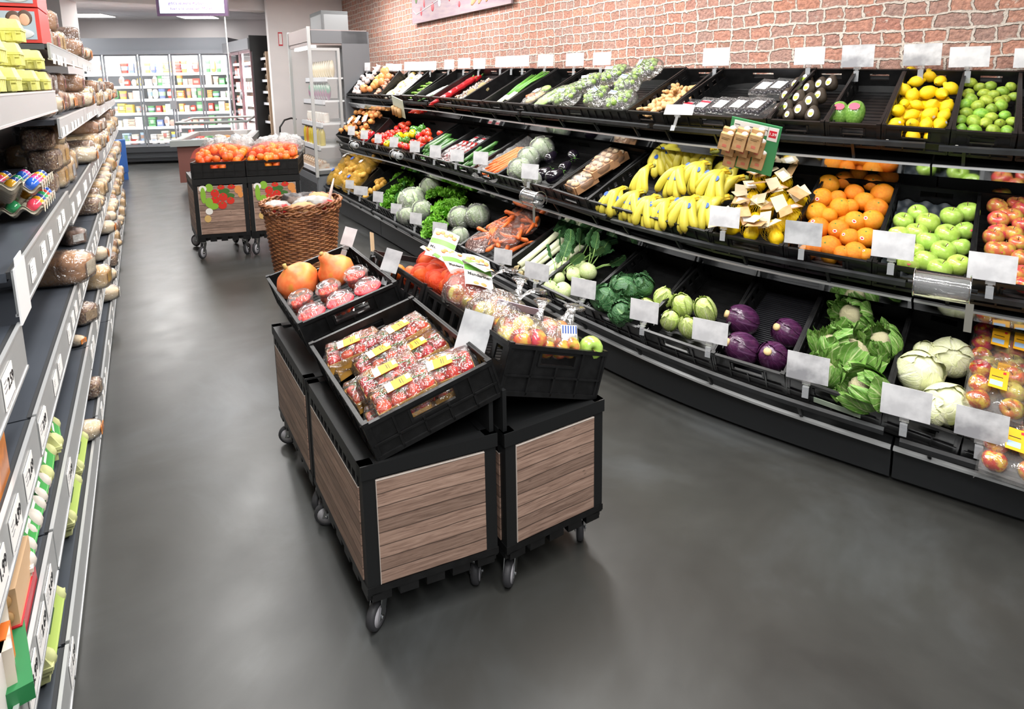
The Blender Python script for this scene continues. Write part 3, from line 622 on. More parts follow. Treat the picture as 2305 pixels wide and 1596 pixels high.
P_wcab = [Proto('white_cabbage', 'cabbage', head([l_white], 0, 6, 1, (1, 1, 1.12 if k else .95), .04, .03, 2.0, 2.7, k).mesh('white_cabbage', [l_white]), []) for k in range(2)]
P_rcab = Proto('red_cabbage', 'cabbage', head([l_red], 0, 5, 1, (1, 1, 1.08), .012, .008, 2.1, 2.5, 4).mesh('red_cabbage', [l_red]), [('cut_stalk', MB().lathe([(.27, -.1), (.25, .12), (.02, .13)], 12, 0, Tm(0, 0, 1.05)).mesh('cut_stalk', m_core))])
P_rom = [Proto('pointed_lettuce_heart', 'lettuce', head([l_rom], 0, 6, 1, (.82, .82, 1.15), .05, .05, 1.7, 2.7, 11 + k).mesh('lettuce_heart', [l_rom]), []) for k in range(2)]
P_ice = Proto('iceberg_lettuce', 'lettuce', head([l_ice], 0, 5, 1, (1, 1, .95), .05, .05, 1.8, 2.7, 21).mesh('iceberg', [l_ice]), [('wrapper', MB().ell(1.13, 1.13, 1.08, 20, 14, disp=sph_disp(.08, 4, 2)).mesh('wrapper', film('salad_wrap', op=.16, rough=.12, bump=.8, bs=4, gl=.9, dist=.08)), None, 'clear plastic wrap')])
def cauli(k):
    rnd = random.Random(k); mb = MB(); mb.ell(.70, .70, .62, 24, 16, 0, disp=lambda d: 1 + .09 * nz(d, 7, k) + .05 * nz(d, 16, k))
    lv = MB()
    for i in range(13):
        shell_leaf(lv, .92 + .02 * i, i * 2.4, rnd.uniform(-.4, .4), rnd.uniform(.9, 1.3), rnd.uniform(2.1, 2.75) - .04 * i, 0, rnd.uniform(.05, .16), rnd.uniform(.05, .12), rnd.uniform(0, 6), 10, 10, (1, 1, 1))
    return Proto('cauliflower', 'cauliflower', mb.mesh('curd', mat('cauliflower_curd', 'e3dcb8', .8, c2='d6cc9c', ns=40, bump=.8, bs=40, bdist=.01)), [('leaves', lv.mesh('leaves', l_cau))])
P_cau = [cauli(k) for k in (1, 2, 3)]
def savoy(k):
    rnd = random.Random(k); mb = head([l_sav], 0, 7, .9, (1, 1, .9), .06, .08, 1.9, 2.5, k, nu=12, nv=12)
    for i in range(7):
        a = i * .9 + rnd.uniform(-.2, .2); leaf_sheet(mb, 1.25, 1.25, Rm(0, 0, a) @ Tm(0, .25, -.45) @ Rm(.5 + rnd.uniform(-.2, .3), 0, 0), 0, .3, rnd.uniform(.4, 1.1), .07, 4, 12, 12, i, .4)
    return Proto('savoy_cabbage', 'cabbage', mb.mesh('savoy', l_sav), [])
P_sav = [savoy(5), savoy(6)]
def lettuce(k, n=46, nm='green_lettuce', mt=None, ruf=.14):
    rnd = random.Random(k); mb = MB()
    for i in range(n):
        t = i / n; a = i * 2.4; up = 1.35 - 1.15 * t
        leaf_sheet(mb, .55 + .6 * t, .7 + .25 * t, Rm(0, 0, a) @ Tm(0, .06, -.5) @ Rm(up + rnd.uniform(-.1, .1), rnd.uniform(-.2, .2), 0), 0, .4, rnd.uniform(-.5, .6), ruf, rnd.choice([3, 4, 5]), 10, 9, rnd.uniform(0, 6), .45, 1.5)
    return Proto(nm, 'lettuce', mb.mesh(nm, mt or l_let), [])
P_let = [lettuce(1), lettuce(2)]
def kohl(k):
    rnd = random.Random(k); st = MB(); lf = MB()
    for i in range(5):
        a = i * 1.25 + rnd.uniform(-.3, .3); b = rnd.uniform(.3, .9); d = Vector((math.cos(a) * b, math.sin(a) * b, 1)).normalized()
        p0 = d * .75; p1 = d * 1.6 + Vector((0, 0, .2)); p2 = d * 2.6; st.tube([p0, p1, p2], [.07, .06, .05], 6)
        leaf_sheet(lf, 1.9, 1.4, frame(p2, Vector((-d.y, d.x, .001)), d), 0, .25, rnd.uniform(-.5, .5), .05, 3, 8, 8, i, .5)
    return Proto('kohlrabi', 'kohlrabi', MB().ell(1, 1, .88, 18, 12, disp=sph_disp(.05, 2, k)).mesh('kohlrabi', mat('kohlrabi_skin', 'bccf8a', .45, c2='d5dcae', ns=10)), [('stalks', st.mesh('stalks', mat('kohlrabi_stalk', '8fb263', .5))), ('leaves', lf.mesh('leaves', l_dark))])
P_koh = [kohl(1), kohl(2)]
P_kohb = Proto('kohlrabi', 'kohlrabi', P_koh[0].root, [('stalk_stub', MB().tube([(.1, 0, .7), (.2, 0, 1.05)], [.1, .07], 6).tube([(-.3, .1, .7), (-.45, .2, 1.0)], [.08, .06], 6).mesh('stub', MATS['kohlrabi_stalk']))])
def leek():
    sh = MB().tube([(0, 0, 0), (.002, .1, .004), (.0, .22, .006), (.0, .30, .006)], [.017, .014, .0145, .018], 12); r = MB()
    for i in range(14):
        a = i * .45; r.tube([(0, 0, 0), (.012 * math.cos(a), -.022, .010 * math.sin(a)), (.016 * math.cos(a * 1.3), -.045, -.006)], [.0016, .001, .0005], 4)
    lf = MB()
    for i in range(7): leaf_sheet(lf, .26 + .02 * (i % 3), .05, Tm(0, .26, .004 + .002 * i) @ Rm(U(-.12, .15), (i - 3) * .25, (i - 3) * .12), 0, .9, U(-.4, .5), .01, 1, 4, 8, i, .35)
    return Proto('leek', 'leek', sh.mesh('leek', mat('leek_shaft', 'e9eccc', .35)), [('green_leaves', lf.mesh('green_leaves', leafmat('leek_leaf', '3d6a45', '527f4e', '7fa36a', 0, .4, .2))), ('roots', r.mesh('roots', mat('root', 'cdb98a', .8)))])
P_leek = leek()
def spring():
    mb = MB(); wm = MB(); rb = MB()
    for i in range(11):
        x = (i - 5) * .006; z = U(0, .012); a = U(-.06, .06)
        wm.tube([(x, 0, z), (x, .09, z)], [.006, .0045], 6); mb.tube([(x, .088, z), (x + a * .2, .2, z + .004), (x + a * .6 + U(-.01, .01), .33 + U(-.03, .03), z - U(0, .02))], [.0046, .0055, .002], 6)
    rb.tube([(-.036, .07, .006), (0, .07, .022), (.036, .07, .006), (0, .07, -.006)], .002, 5, closed=True)
    return Proto('spring_onion_bunch', 'spring onions', wm.mesh('white', MATS['leek_shaft']), [('green_leaves', mb.mesh('green_leaves', mat('spring_onion_green', '4f8c34', .4, c2='6ba441', ns=12))), ('rubber_band', rb.mesh('rubber_band', m_blue))])
P_spr = spring()
# bananas: a bunch hangs its fruit from a crown
m_ban = mat('banana_skin', 'e8c02c', .42, c2='efcd44', ns=8, c3='c9bd44', n3=3.2, var=.06); m_tip = mat('banana_tip', '4f4224', .8); m_crown = mat('banana_crown', '93953c', .7, c2='6f6a33', ns=40)
def banana_me():
    mb = MB(); pts = []; rad = []
    for i in range(15):
        t = i / 14; a = .65 - 1.5 * t; r = .125
        pts.append((0, r * (math.cos(a) - math.cos(.65)), r * (math.sin(a) - math.sin(.65))))
        rad.append(.0055 + (.0195 - .0055) * min(1, max(0, (t - .1) / .25)) if t < .5 else .0195 if t < .84 else max(.005, .0195 * math.sqrt(max(0, 1 - ((t - .84) / .17) ** 2))))
    mb.tube(pts, rad, 7); p = Vector(pts[-1]); mb.ell(.0055, .006, .0055, 8, 5, 1, Tm(*(p + Vector((0, 0, -.0015)))))
    return mb.mesh('banana', [m_ban, m_tip])
BANME = banana_me()
def bunch(n, k, stick=2):
    rnd = random.Random(k); ps = []
    for i in range(n):
        a = (i - (n - 1) / 2) * .25 + rnd.uniform(-.03, .03)
        Mx = Tm((i - (n - 1) / 2) * .006, (i % 2) * .012, 0) @ Rm(rnd.uniform(-.08, .08), a, 0) @ Sm(rnd.uniform(.92, 1.06))
        sub = []
        if stick and i % 2 == 0: sub = [('sticker', sticker(.010, .013, [m_blue], (0, .0455, -.088), (0, 1, -.1)), None, 'blue oval sticker')]
        ps.append(('banana', BANME, Mx, None, sub))
    return Proto('banana_bunch', 'bananas', MB().ell(.008 + .0024 * n, .011, .011, 12, 8, 0, disp=sph_disp(.2, 3, k)).mesh('crown', m_crown), ps)
P_bun = [bunch(5, 1), bunch(6, 2), bunch(7, 3), bunch(4, 4, 0)]
# ---------------------------------------------------------------- crates on the rack and what lies in them
def rr(): return Rm(U(0, 6.28), U(0, 6.28), U(0, 6.28))
CR = {}
def cr(key, tier, s0, s1, label, **k): CR[key] = rack_crate(tier, s0, s1, label, **k); return CR[key]
def pxput(c, pr, L_, label, group, h, R=None, grow=1.0):
    """L_: (px, py, radius in px) measured in the photograph, dropped on the layer h above the crate's rim plane"""
    outs = []
    for it in L_:
        px, py, rp = it[:3]; x, y = c.at(px, py, h); sc = rp * grow * pxscale(c.M @ Vector((x, y, h)))
        P = pr(it) if callable(pr) else pr
        outs.append(c.put(P, x, y, h - sc * .2, label, group, R(it) if R else rr(), sc))
    return outs
def bag_mesh(wx, wy, hz, seed=0, n=26, lump=.12, sc=5):
    return MB().ell(wx, wy, hz, n, 16, disp=lambda d: 1 + lump * nz(d, sc, seed) + lump * .6 * nz(d, sc * 2.6, seed + 3))
F_BAG = film('bag_film', op=.06, rough=.09, bump=.9, bs=22, gl=.6, dist=.02); F_WRAP = film('wrap_film', op=.04, rough=.06, bump=.8, bs=45, gl=.5, dist=.01)
# ---- row 1
b1 = [-.31, .49, .87, 1.13, 1.44, 2.07, 2.43, 2.78, 3.12, 4.115, 4.43, 5.115, 5.40, 5.63, 5.88, 6.09, 6.34]
n1 = ['crate of garlic and onion braids at the far end of the top row', 'narrow crate of potato and tofu packs in the top row', 'narrow crate of mini cucumbers in the top row', 'narrow nearly empty crate with white radish in the top row',
      'crate of red pointed peppers and bagged beans in the top row', 'crate with two celeriac roots in the top row', 'crate with a bunch of spring onions in the top row', 'crate with a bag of soup vegetables in the top row',
      'wide crate of bagged sprouts and celery in the top row', 'crate of loose ginger in the top row', 'wide crate of blackberry punnets in the top row', 'crate of avocados in the top row', 'crate holding only two mangoes in the top row',
      'crate of lemons in the top row', 'crate of limes in the top row', 'crate at the right end of the top row beyond the limes']
for k in range(16): cr(('t', k), 1, b1[k], b1[k + 1], n1[k], slots=k > 7)
b2 = [-.31, .58, 1.66, 2.03, 2.43, 2.78, 3.15, 3.80, 4.14, 4.99, 5.345, 5.68, 5.99, 6.30]
n2 = ['crate of onion nets and red peppers, far end of the middle row', 'long crate of tomatoes and mixed peppers in the middle row', 'crate of dark courgettes in the middle row', 'crate of red bagged radicchio sticks in the middle row', 'crate of courgettes and green packs in the middle row',
      'film-lined crate of loose carrots in the middle row', 'crate of iceberg lettuce and aubergines in the middle row', 'crate of brown mushroom trays in the middle row', 'wide crate of bananas in the middle row', 'crate of lemons in paper-tagged nets in the middle row',
      'crate of oranges in the middle row', 'crate of green apples in the middle row', 'crate of pink-red apples at the right end of the middle row']
for k in range(13): cr(('m', k), 2, b2[k], b2[k + 1], n2[k], slots=k > 5)
b3 = [-.31, .65, 1.03, 1.66, 2.83, 3.05, 3.62, 4.035, 4.395, 4.80, 5.155, 5.455, 5.785, 6.015, 6.42]
n3 = ['crate of bagged potatoes at the far end of the bottom row', 'crate with a single potato bag in the bottom row', 'crate of cucumbers beside the lettuces in the bottom row', 'long crate of leafy lettuces in the bottom row', 'narrow crate in front of the icebergs, bottom row',
      'crate of bagged carrots in the bottom row', 'crate of leeks in the bottom row', 'crate of kohlrabi in the bottom row', 'crate of savoy cabbage in the bottom row', 'crate of pale pointed lettuces in the bottom row', 'crate of red cabbages with a ribbed floor mat', 'crate of cauliflowers in the bottom row',
      'crate of white cabbages in the bottom row', 'crate of wrapped apple packs at the right end of the bottom row']
b3x = list(b3)
for k in range(14):
    if k == 4: continue
    cr(('b', k), 3, b3[k], b3[k + 1] if k != 3 else b3[5], n3[k], slots=k > 6)
# lemons
LEM = [(2050, 160, 15), (2063, 181, 15), (2094, 168, 16), (2117, 180, 14), (2141, 196, 16), (2037, 200, 15), (2089, 205, 18), (2054, 212, 16), (2120, 208, 15), (2098, 236, 18), (2064, 234, 13), (2021, 246, 16), (2036, 231, 12),
       (2131, 238, 17), (2053, 256, 15), (2092, 255, 17), (2125, 258, 15), (2017, 275, 15), (2054, 277, 15), (2085, 278, 15), (2116, 276, 16), (2080, 300, 0)]
c = CR['t', 13]
rank(c, pxput(c, lambda it: P_lemonS if random.random() < .35 else P_lemon, [l for l in LEM if l[2]], 'x', 'loose lemons in the top row', -.025), 'lemon', 'of the loose pile', .045)
for i in range(3):
    for j in range(6): c.put(P_lemon, .035 + .065 * i, .06 + j * .065, -.08, 'lemon underneath the loose lemon pile of the top row', 'loose lemons under the top layer', rr(), .031)
LIM = [(2184, 184, 12), (2205, 195, 11), (2229, 192, 12), (2180, 208, 12), (2215, 208, 11), (2185, 222, 14), (2236, 212, 12), (2258, 204, 12), (2276, 194, 11), (2284, 216, 11), (2262, 222, 11), (2220, 224, 13), (2173, 232, 13), (2201, 236, 13),
       (2254, 236, 13), (2232, 244, 12), (2176, 252, 13), (2207, 254, 14), (2231, 262, 12), (2262, 258, 12), (2163, 268, 12), (2192, 270, 15), (2219, 274, 13), (2251, 276, 11), (2278, 272, 12), (2163, 289, 12), (2194, 291, 14), (2236, 292, 14), (2267, 293, 13), (2251, 225, 11)]
rank(CR['t', 14], pxput(CR['t', 14], P_lime, LIM, 'x', 'limes in the top row', -.035, None, 1.08), 'lime', 'in the top row crate', .038)
ORA = [(1865, 411, 21), (1900, 402, 19), (1932, 392, 19), (1965, 408, 19), (1998, 396, 20), (1850, 442, 21), (1886, 442, 16), (1923, 431, 19), (1946, 450, 20), (1987, 433, 23), (1838, 475, 22), (1892, 463, 21), (1914, 462, 16), (1973, 466, 22), (1866, 482, 16), (1925, 494, 21), (1964, 492, 22),
       (1841, 508, 22), (1887, 513, 21), (1913, 531, 19), (1951, 531, 21), (1866, 551, 23), (1895, 567, 16), (1925, 564, 22), (1830, 560, 15), (1953, 572, 15)]
rank(CR['m', 10], pxput(CR['m', 10], lambda it: P_orangeS if random.random() < .4 else P_orange, ORA, 'x', 'oranges in the middle row', -.02, lambda it: Rm(U(-.5, .5), U(-.5, .5), U(-.5, .5)), 1.1), 'orange', 'in its crate', .05)
c = CR['m', 10]
for i in range(3):
    for j in range(5): c.put(P_orange, .06 + i * .09, .08 + j * .08, -.08, 'orange in the lower layer under the loose oranges', 'oranges in the lower layer', rr(), .036)
GAP = [(2067, 478, 18), (2142, 485, 20), (2180, 474, 20), (2033, 496, 18), (2089, 499, 21), (2173, 517, 18), (2063, 522, 20), (2024, 528, 20), (2132, 526, 22), (2089, 541, 21), (2164, 554, 18), (2063, 561, 14), (2123, 563, 22), (2045, 590, 20), (2083, 585, 22), (2158, 595, 22), (2115, 604, 22), (2018, 570, 16)]
rank(CR['m', 11], pxput(CR['m', 11], lambda it: P_gapS if random.random() < .3 else P_gap, GAP, 'x', 'green apples in the middle row', -.03, lambda it: Rm(U(-.9, .3), U(-.4, .4), U(-1, 1)), 1.14), 'green apple', 'in the grey tray', .05)
c = CR['m', 11]; mb = MB(); mb.grid(lambda u, v: (.012 + u * (c.w - .024), .012 + v * (c.d - .024), -.075 + .012 * math.cos(u * 25) * math.cos(v * 40)), 40, 60)
one('moulded_fruit_tray', mb, mat('tray_grey', '30363c', .6), 'dark grey moulded tray with round hollows under the green apples', 'tray', c.M)
PAP = [(2254, 438, 17), (2290, 455, 17), (2244, 462, 17), (2281, 485, 17), (2248, 492, 18), (2262, 480, 15), (2300, 470, 17), (2248, 520, 18), (2282, 525, 17), (2301, 505, 16), (2262, 560, 18), (2240, 560, 18), (2294, 545, 17), (2300, 580, 18), (2236, 532, 18), (2268, 595, 18), (2288, 613, 18), (2304, 640, 16), (2250, 632, 16), (2300, 612, 15)]
rank(CR['m', 12], pxput(CR['m', 12], P_papS, PAP, 'x', 'blushed apples in the middle row', -.03, lambda it: Rm(U(-.5, .3), U(-.4, .4), U(-.5, .5)), 1.15), 'blushed apple', 'with sticker', .05)
c = CR['t', 15]
for i in range(2):
    for j in range(5): c.put(P_pap, .05 + .07 * i, .06 + j * .08, -.05, 'apple in the crate beyond the limes, top row right end', 'apples beyond the limes', rr(), .034)
# mangoes, avocados
pxput(CR['t', 12], P_mango, [(1889, 250, 25)], 'left green mango with pink sticker in the nearly empty crate', 'two mangoes', -.03, lambda it: Rm(-.7, 0, .1)); pxput(CR['t', 12], P_mango, [(1924, 250, 27)], 'right green mango with pink sticker in the nearly empty crate', 'two mangoes', -.03, lambda it: Rm(-.7, 0, -.1))
AVO = [(1815, 178, 15), (1793, 190, 14), (1847, 190, 15), (1870, 186, 15), (1771, 215, 15), (1820, 198, 15), (1797, 220, 16), (1845, 215, 15), (1770, 240, 15), (1823, 228, 17), (1752, 248, 14), (1775, 258, 12), (1801, 247, 17), (1829, 256, 16)]
rank(CR['t', 11], pxput(CR['t', 11], P_avo, [(a_, b_, r_ * 1.1) for a_, b_, r_ in AVO], 'x', 'avocados in the top row', -.03, lambda it: Rm(-.85, 0, U(-.15, .15))), 'dark avocado', 'with oval sticker', .05)
# berry punnets
def punnet(lab2):
    tr = MB(); tr.box(-.05, -.07, -.035, .05, .07, .0, 0, None, 1.06); fr = MB(); rnd = random.Random(3)
    for i in range(4):
        for j in range(6): fr.ell(.011, .011, .011, 8, 6, 0, Tm(-.036 + i * .024, -.055 + j * .022, .002 + rnd.uniform(0, .006)), disp=sph_disp(.1, 8, i + j))
    lid = MB(); lid.box(-.054, -.075, .0, .054, .075, .022, 0, None, .9)
    lb = MB(); lb.box(-.028, -.045, .0225, .03, .03, .0235); l2 = MB(); l2.box(-.028, .005, .0236, .03, .026, .0240)
    for i in range(5): l2.box(-.022, -.035 + i * .007, .0236, .015, -.033 + i * .007, .0240, 1)
    return Proto('berry_punnet', 'punnet', tr.mesh('punnet', film('punnet_clear', op=.12, rough=.1, bump=.3, gl=.4)), [('berries', fr.mesh('berries', mat('blackberry', '1a1020', .3, coat=.5))), ('lid', lid.mesh('lid', F_WRAP)), ('label', lb.mesh('label', m_white), None, 'white printed label', [('print', l2.mesh('print', [lab2, m_black]))])])
P_bA = punnet(m_red); P_bB = punnet(mat('grey_print', 'b9c0d8', .6))
c = CR['t', 10]; k = 0
for (px, py, pr) in [(1547, 240, P_bA), (1586, 237, P_bA), (1625, 237, P_bB), (1665, 237, P_bB), (1706, 238, P_bB), (1722, 196, P_bB), (1756, 194, P_bB)]:
    x, y = c.at(px, py, -.055); c.put(pr, x, y, -.065, ['leftmost berry punnet with red label, half behind a grey sign', 'second berry punnet with a red label', 'middle berry punnet of the front row', 'fourth berry punnet of the front row', 'berry punnet at the right end of the front row', 'left one of the two punnets at the back of the berry crate', 'right one of the two punnets at the back of the berry crate'][k], 'berry punnets', Rm(0, 0, -.12), 1.0); k += 1
# ginger
c = CR['t', 9]
for i in range(26):
    t = i / 26; c.put(P_gin, .05 + U(0, c.w - .1) * (1 - .3 * t), .05 + t * .34, -.07 + U(0, .05) * (1 - t * .6), 'knobbly ginger root in the loose ginger pile', 'ginger roots', Rm(U(-.6, .6), U(-.6, .6), U(0, 6)), U(.7, .95))
# sprouts and celery bags
c = CR['t', 8]; m_sprout = mat('sprout_leaf', '7fa545', .5, c2='9fbd62', ns=20, var=.2); P_spt = Proto('brussels_sprout', 'sprout', head([m_sprout], 0, 3, 1, (1, 1, 1), .05, .02, 2, 2.6, 3, nu=4, nv=4).mesh('sprout', m_sprout), [])
lab = ['bag of sprouts at the front left of the wide top row crate', 'bag of sprouts behind the front left one', 'bag of sprouts in the middle of the wide top row crate', 'bag of sprouts piled highest at the back right', 'bag of sprouts at the front right beside the ginger', 'bag of sprouts half way up by the ginger crate', 'bag of sprouts leaning against the back wall in the middle']
spots = [(.33, .10, .02), (.40, .26, .04), (.62, .12, .02), (.84, .38, .075), (.86, .10, .01), (.80, .24, .05), (.58, .34, .06)]
for k, (fx, y, z) in enumerate(spots):
    x = fx * c.w
    c.put(Proto('sprout_bag', 'bag', bag_mesh(.085, .11, .06, k).mesh('bag', F_BAG), [('tag', MB().cbox(0, 0, 0, .05, .03, .002).mesh('tag', m_white), Tm(U(-.03, .03), -.02, .062) @ Rm(.2, .2, U(-1, 1)), 'white paper tag', [('stripe', MB().cbox(0, .006, .0014, .05, .006, .001).mesh('stripe', m_blue))])]), x, y, z - .01, lab[k], 'bags of sprouts', Rm(0, 0, U(-.5, .5)))
    for i in range(16):
        a = i * 2.4; r_ = .3 + .65 * math.sqrt(i / 16)
        c.put(P_spt, x + .075 * r_ * math.cos(a), y + .095 * r_ * math.sin(a), z - .01 + .042 * math.sqrt(max(0, 1 - r_ * r_)) + U(-.005, .005), 'small green sprout inside a clear bag in the top row', 'bagged sprouts', rr(), U(.014, .018))
m_cely = mat('celery_green', '8fb65a', .45, c2='a9c877', ns=16, aniso=(1, .1, 1))
mb = MB(); [mb.tube([(i * .012, -.13, U(0, .02)), (i * .013, 0, U(.005, .03)), (i * .018 - .01, .14, U(0, .03))], [.01, .008, .004], 7) for i in range(-4, 5)]
for k, (x, y) in enumerate([(.09, .14), (.17, .2)]):
    c.put(Proto('celery_bag', 'celery', mb.mesh('celery', m_cely), [('bag', bag_mesh(.075, .16, .035, 8 + k).mesh('bag', F_BAG), Tm(0, 0, .01))]), x, y, -.02, ['bagged celery at the left end of the wide top row crate', 'bagged celery second from the left in the wide top row crate'][k], 'celery bags', Rm(0, 0, -.1))
# soup veg, spring onion, celeriac, peppers, beans, minis, packs, garlic, onion
c = CR['t', 7]; mb = MB(); mb.ell(.05, .1, .03, 14, 10, 0, disp=sph_disp(.15, 3)); mb2 = MB(); mb2.ell(.045, .04, .02, 10, 8, 0, Tm(.02, .09, .02)); mb3 = MB(); mb3.tube([(-.03, -.06, .03), (.03, -.02, .035)], [.014, .01], 8)
c.put(Proto('soup_vegetable_bag', 'bag', mb.mesh('parsnip', MATS['celeriac_skin']), [('leaves', mb2.mesh('leaves', m_cely)), ('carrot', mb3.mesh('carrot', m_carrot)), ('film', bag_mesh(.07, .15, .045, 4).mesh('film', F_BAG)), ('tag', MB().cbox(0, .02, .043, .05, .05, .002).mesh('tag', m_white))]), c.w / 2, .17, -.04, 'clear bag of mixed soup vegetables in the top row', None, Rm(0, 0, -.05))
c = CR['t', 6]
for k in range(2): c.put(P_spr, c.w * (.4 + .3 * k), .05 + .02 * k, -.045 + .02 * k, ['left bunch of spring onions in the top row', 'right bunch of spring onions in the top row'][k], 'spring onion bunches', Rm(.1, 0, -.06 - .1 * k), Sm(1.15))
c = CR['t', 5]
pxput(c, P_cel, [(1064, 213, 16), (1090, 199, 17)], 'brown knobbly celeriac root', 'celeriac roots', -.04)
for o, l in zip([o for o in C.objects if o.name.startswith('celeriac') and 'category' in o], ['front celeriac of the two in the top row', 'rear celeriac of the two in the top row']): o['label'] = l
c = CR['t', 4]
for i in range(9): c.put(P_point, .06 + (i % 2) * .045, .06 + (i // 2) * .085, -.06 + .02 * (i % 2), 'glossy red pointed pepper in the top row', 'red pointed peppers', Rm(U(-.2, .2), 0, U(-.3, .1)), 1.25)
bd = MB(); rnd = random.Random(5)
for i in range(150): bd.ell(.012, .009, .008, 6, 4, 0, Tm(rnd.uniform(-.06, .06), rnd.uniform(-.17, .17), rnd.uniform(0, .03)) @ Rm(rnd.uniform(0, 3), 0, rnd.uniform(0, 3)))
o = c.put(Proto('bean_bag', 'bag', bag_mesh(.09, .21, .035, 5, lump=.06).mesh('bag', F_BAG), []), c.w * .72, .22, -.045, 'flat clear bag of speckled beans beside the red pointed peppers', None, Rm(0, 0, -.05))
tag(part('beans', bd, mat('dried_bean', 'd8c4ae', .5, c2='8d6b58', ns=25, lo=.5, hi=.6), o), None, None, None, 'stuff')
c = CR['t', 2]
for i in range(14): c.put(P_mini, .04 + (i % 3) * .05, .05 + (i // 3) * .065, -.06 + .012 * (i % 2), 'mini cucumber in the narrow top row crate', 'mini cucumbers', Rm(0, 0, U(1.2, 1.9)))
c = CR['t', 3]
for i in range(3): c.put(Proto('white_radish', 'radish', curved(.24, .006, .02, .01).mesh('white_radish', mat('radish_white', 'e8ecdc', .4)), [('leaves', MB().tube([(0, .12, 0), (.01, .2, .01)], [.012, .004], 6).mesh('leaves', m_green))]), .1 + .03 * i, .16 + .03 * i, -.05, 'long white radish lying in the nearly empty narrow crate', 'white radishes', Rm(0, 0, 3.0))
c = CR['t', 1]
for i in range(8):
    bx = MB(); bx.cbox(0, 0, 0, .075, .07, .05); l = MB(); l.cbox(0, 0, .0256, .03, .03, .001)
    Proto('tofu_box', 'package', bx.mesh('box', m_white), [('print', l.mesh('print', m_brst if i % 2 else m_black))]).put(c.M @ Tm(.23 + .06 * (i % 2), .06 + (i // 2) * .09, -.05 + .03 * (i % 2)) @ Rm(U(-.2, .2), 0, U(-.4, .4)), 'small white box package in the narrow top row crate', 'small white packages')
for i in range(5): c.put(Proto('potato_pouch', 'package', bag_mesh(.05, .08, .03, i, lump=.05).mesh('pouch', mat('pouch_yellow', 'e0c25e', .35, c2='f2efe2', ns=9)), []), .08 + .03 * (i % 2), .07 + i * .085, -.04, 'yellow and white vegetable pouch in the narrow top row crate', 'yellow pouches', Rm(0, 0, U(-.4, .4)))
c = CR['t', 0]
for i in range(22): c.put(P_shallot, c.w * .80 + U(-.08, .07), .04 + U(0, .28), -.05 + U(0, .04), 'pale pink shallot next to the onion braid', 'shallots', rr(), .026)
ON = [(813, 198, 8), (826, 200, 6), (841, 186, 9), (853, 184, 8), (853, 172, 9), (862, 161, 13), (845, 176, 7), (835, 192, 7), (868, 172, 7)]
pxput(c, P_onion, [(x + 6, y, r * 1.3) for x, y, r in ON], 'big brown onion of the braid in the top row', 'braided onions', .0)
GA = [(799, 197, 7), (806, 186, 7), (812, 190, 7), (817, 178, 7), (823, 182, 7), (826, 171, 7), (833, 173, 7), (840, 163, 7), (845, 155, 8), (848, 150, 6), (804, 207, 7), (795, 205, 6), (812, 173, 6)]
pxput(c, P_garlic, [(x + 3, y, r) for x, y, r in GA], 'white garlic bulb of the braid at the far end of the top row', 'braided garlic', .0, lambda it: Rm(U(.5, 1.2), U(-.5, .5), U(0, 6)))
# ---- row 2
c = CR['m', 0]
for i in range(60):
    a = U(0, 1); c.put(P_onion, .08 + U(0, .62), .05 + a * .36, -.045 + U(0, .075) + .05 * a, 'brown onion in a net at the far end of the middle row', 'onions in nets', rr(), .03)
for k in range(3): c.put(Proto('onion_net_tag', 'tag', MB().cbox(0, 0, 0, .06, .09, .002).mesh('tag', m_white), []), .25 + k * .16, .18 + .03 * k, .085, 'white paper tag on the onion nets', 'onion net tags', Rm(.2, .1, U(-.6, .6)))
for k in range(4): c.put(P_pepr, c.w - .17 + .08 * (k % 2), .05 + .075 * (k // 2), -.02, 'red bell pepper beside the onion nets', 'red peppers beside the onions', Rm(U(-.6, .6), U(-.5, .5), U(0, 3)), .04)
c = CR['m', 1]
for i in range(52):
    fx = U(0, .34); y = U(.03, .40); c.put(P_tom, c.w * (.03 + fx * (1 - y * .4)), y, -.04 + U(0, .07), 'red tomato left of the mixed peppers, middle row', 'tomatoes left of the peppers', rr(), .031)
for i in range(30):
    fx = U(0, .25); y = U(.03, .36); c.put(P_tom, c.w * (.73 + fx), y, -.04 + U(0, .07), 'red tomato right of the mixed peppers, middle row', 'tomatoes right of the peppers', rr(), .034)
for i, (fx, y, k) in enumerate([(.40, .06, 2), (.46, .12, 2), (.44, .16, 1), (.50, .05, 2), (.56, .1, 2), (.52, .2, 0), (.60, .05, 2), (.62, .22, 1), (.58, .28, 2), (.66, .12, 2), (.64, .32, 2), (.68, .24, 2), (.50, .3, 2), (.42, .02, 0)]):
    P = [P_pepy, P_pepy, P_pepg][k]; c.put(P, c.w * fx, y + .02, -.005 + U(-.01, .03), ['yellow bell pepper among the mixed peppers'] * 2 + ['green bell pepper among the mixed peppers'] and ('yellow bell pepper among the mixed peppers' if k < 2 else 'green bell pepper among the mixed peppers'), 'yellow peppers' if k < 2 else 'green peppers', rr(), .042)
c = CR['m', 2]
for i in range(14): c.put(P_cuc, .05 + (i % 4) * .07, .14 + (i // 4) * .03, -.07 + .022 * (i // 4), 'dark green courgette in the middle row beside the tomatoes', 'dark courgettes', Rm(0, 0, U(-.25, .25)), .9)
c = CR['m', 3]
for i in range(12):
    c.put(Proto('salami_stick', 'package', curved(.17, .012, .014, .01).mesh('stick', mat('red_stick', 'b23a3a', .3, c2='d9c9c9', ns=30, lo=.5, hi=.6)), []), .06 + (i % 4) * .075, .12 + (i // 4) * .06, -.06 + .02 * (i // 4), 'red bagged radish stick in the middle row', 'red sticks', Rm(0, 0, U(-.5, .2)))
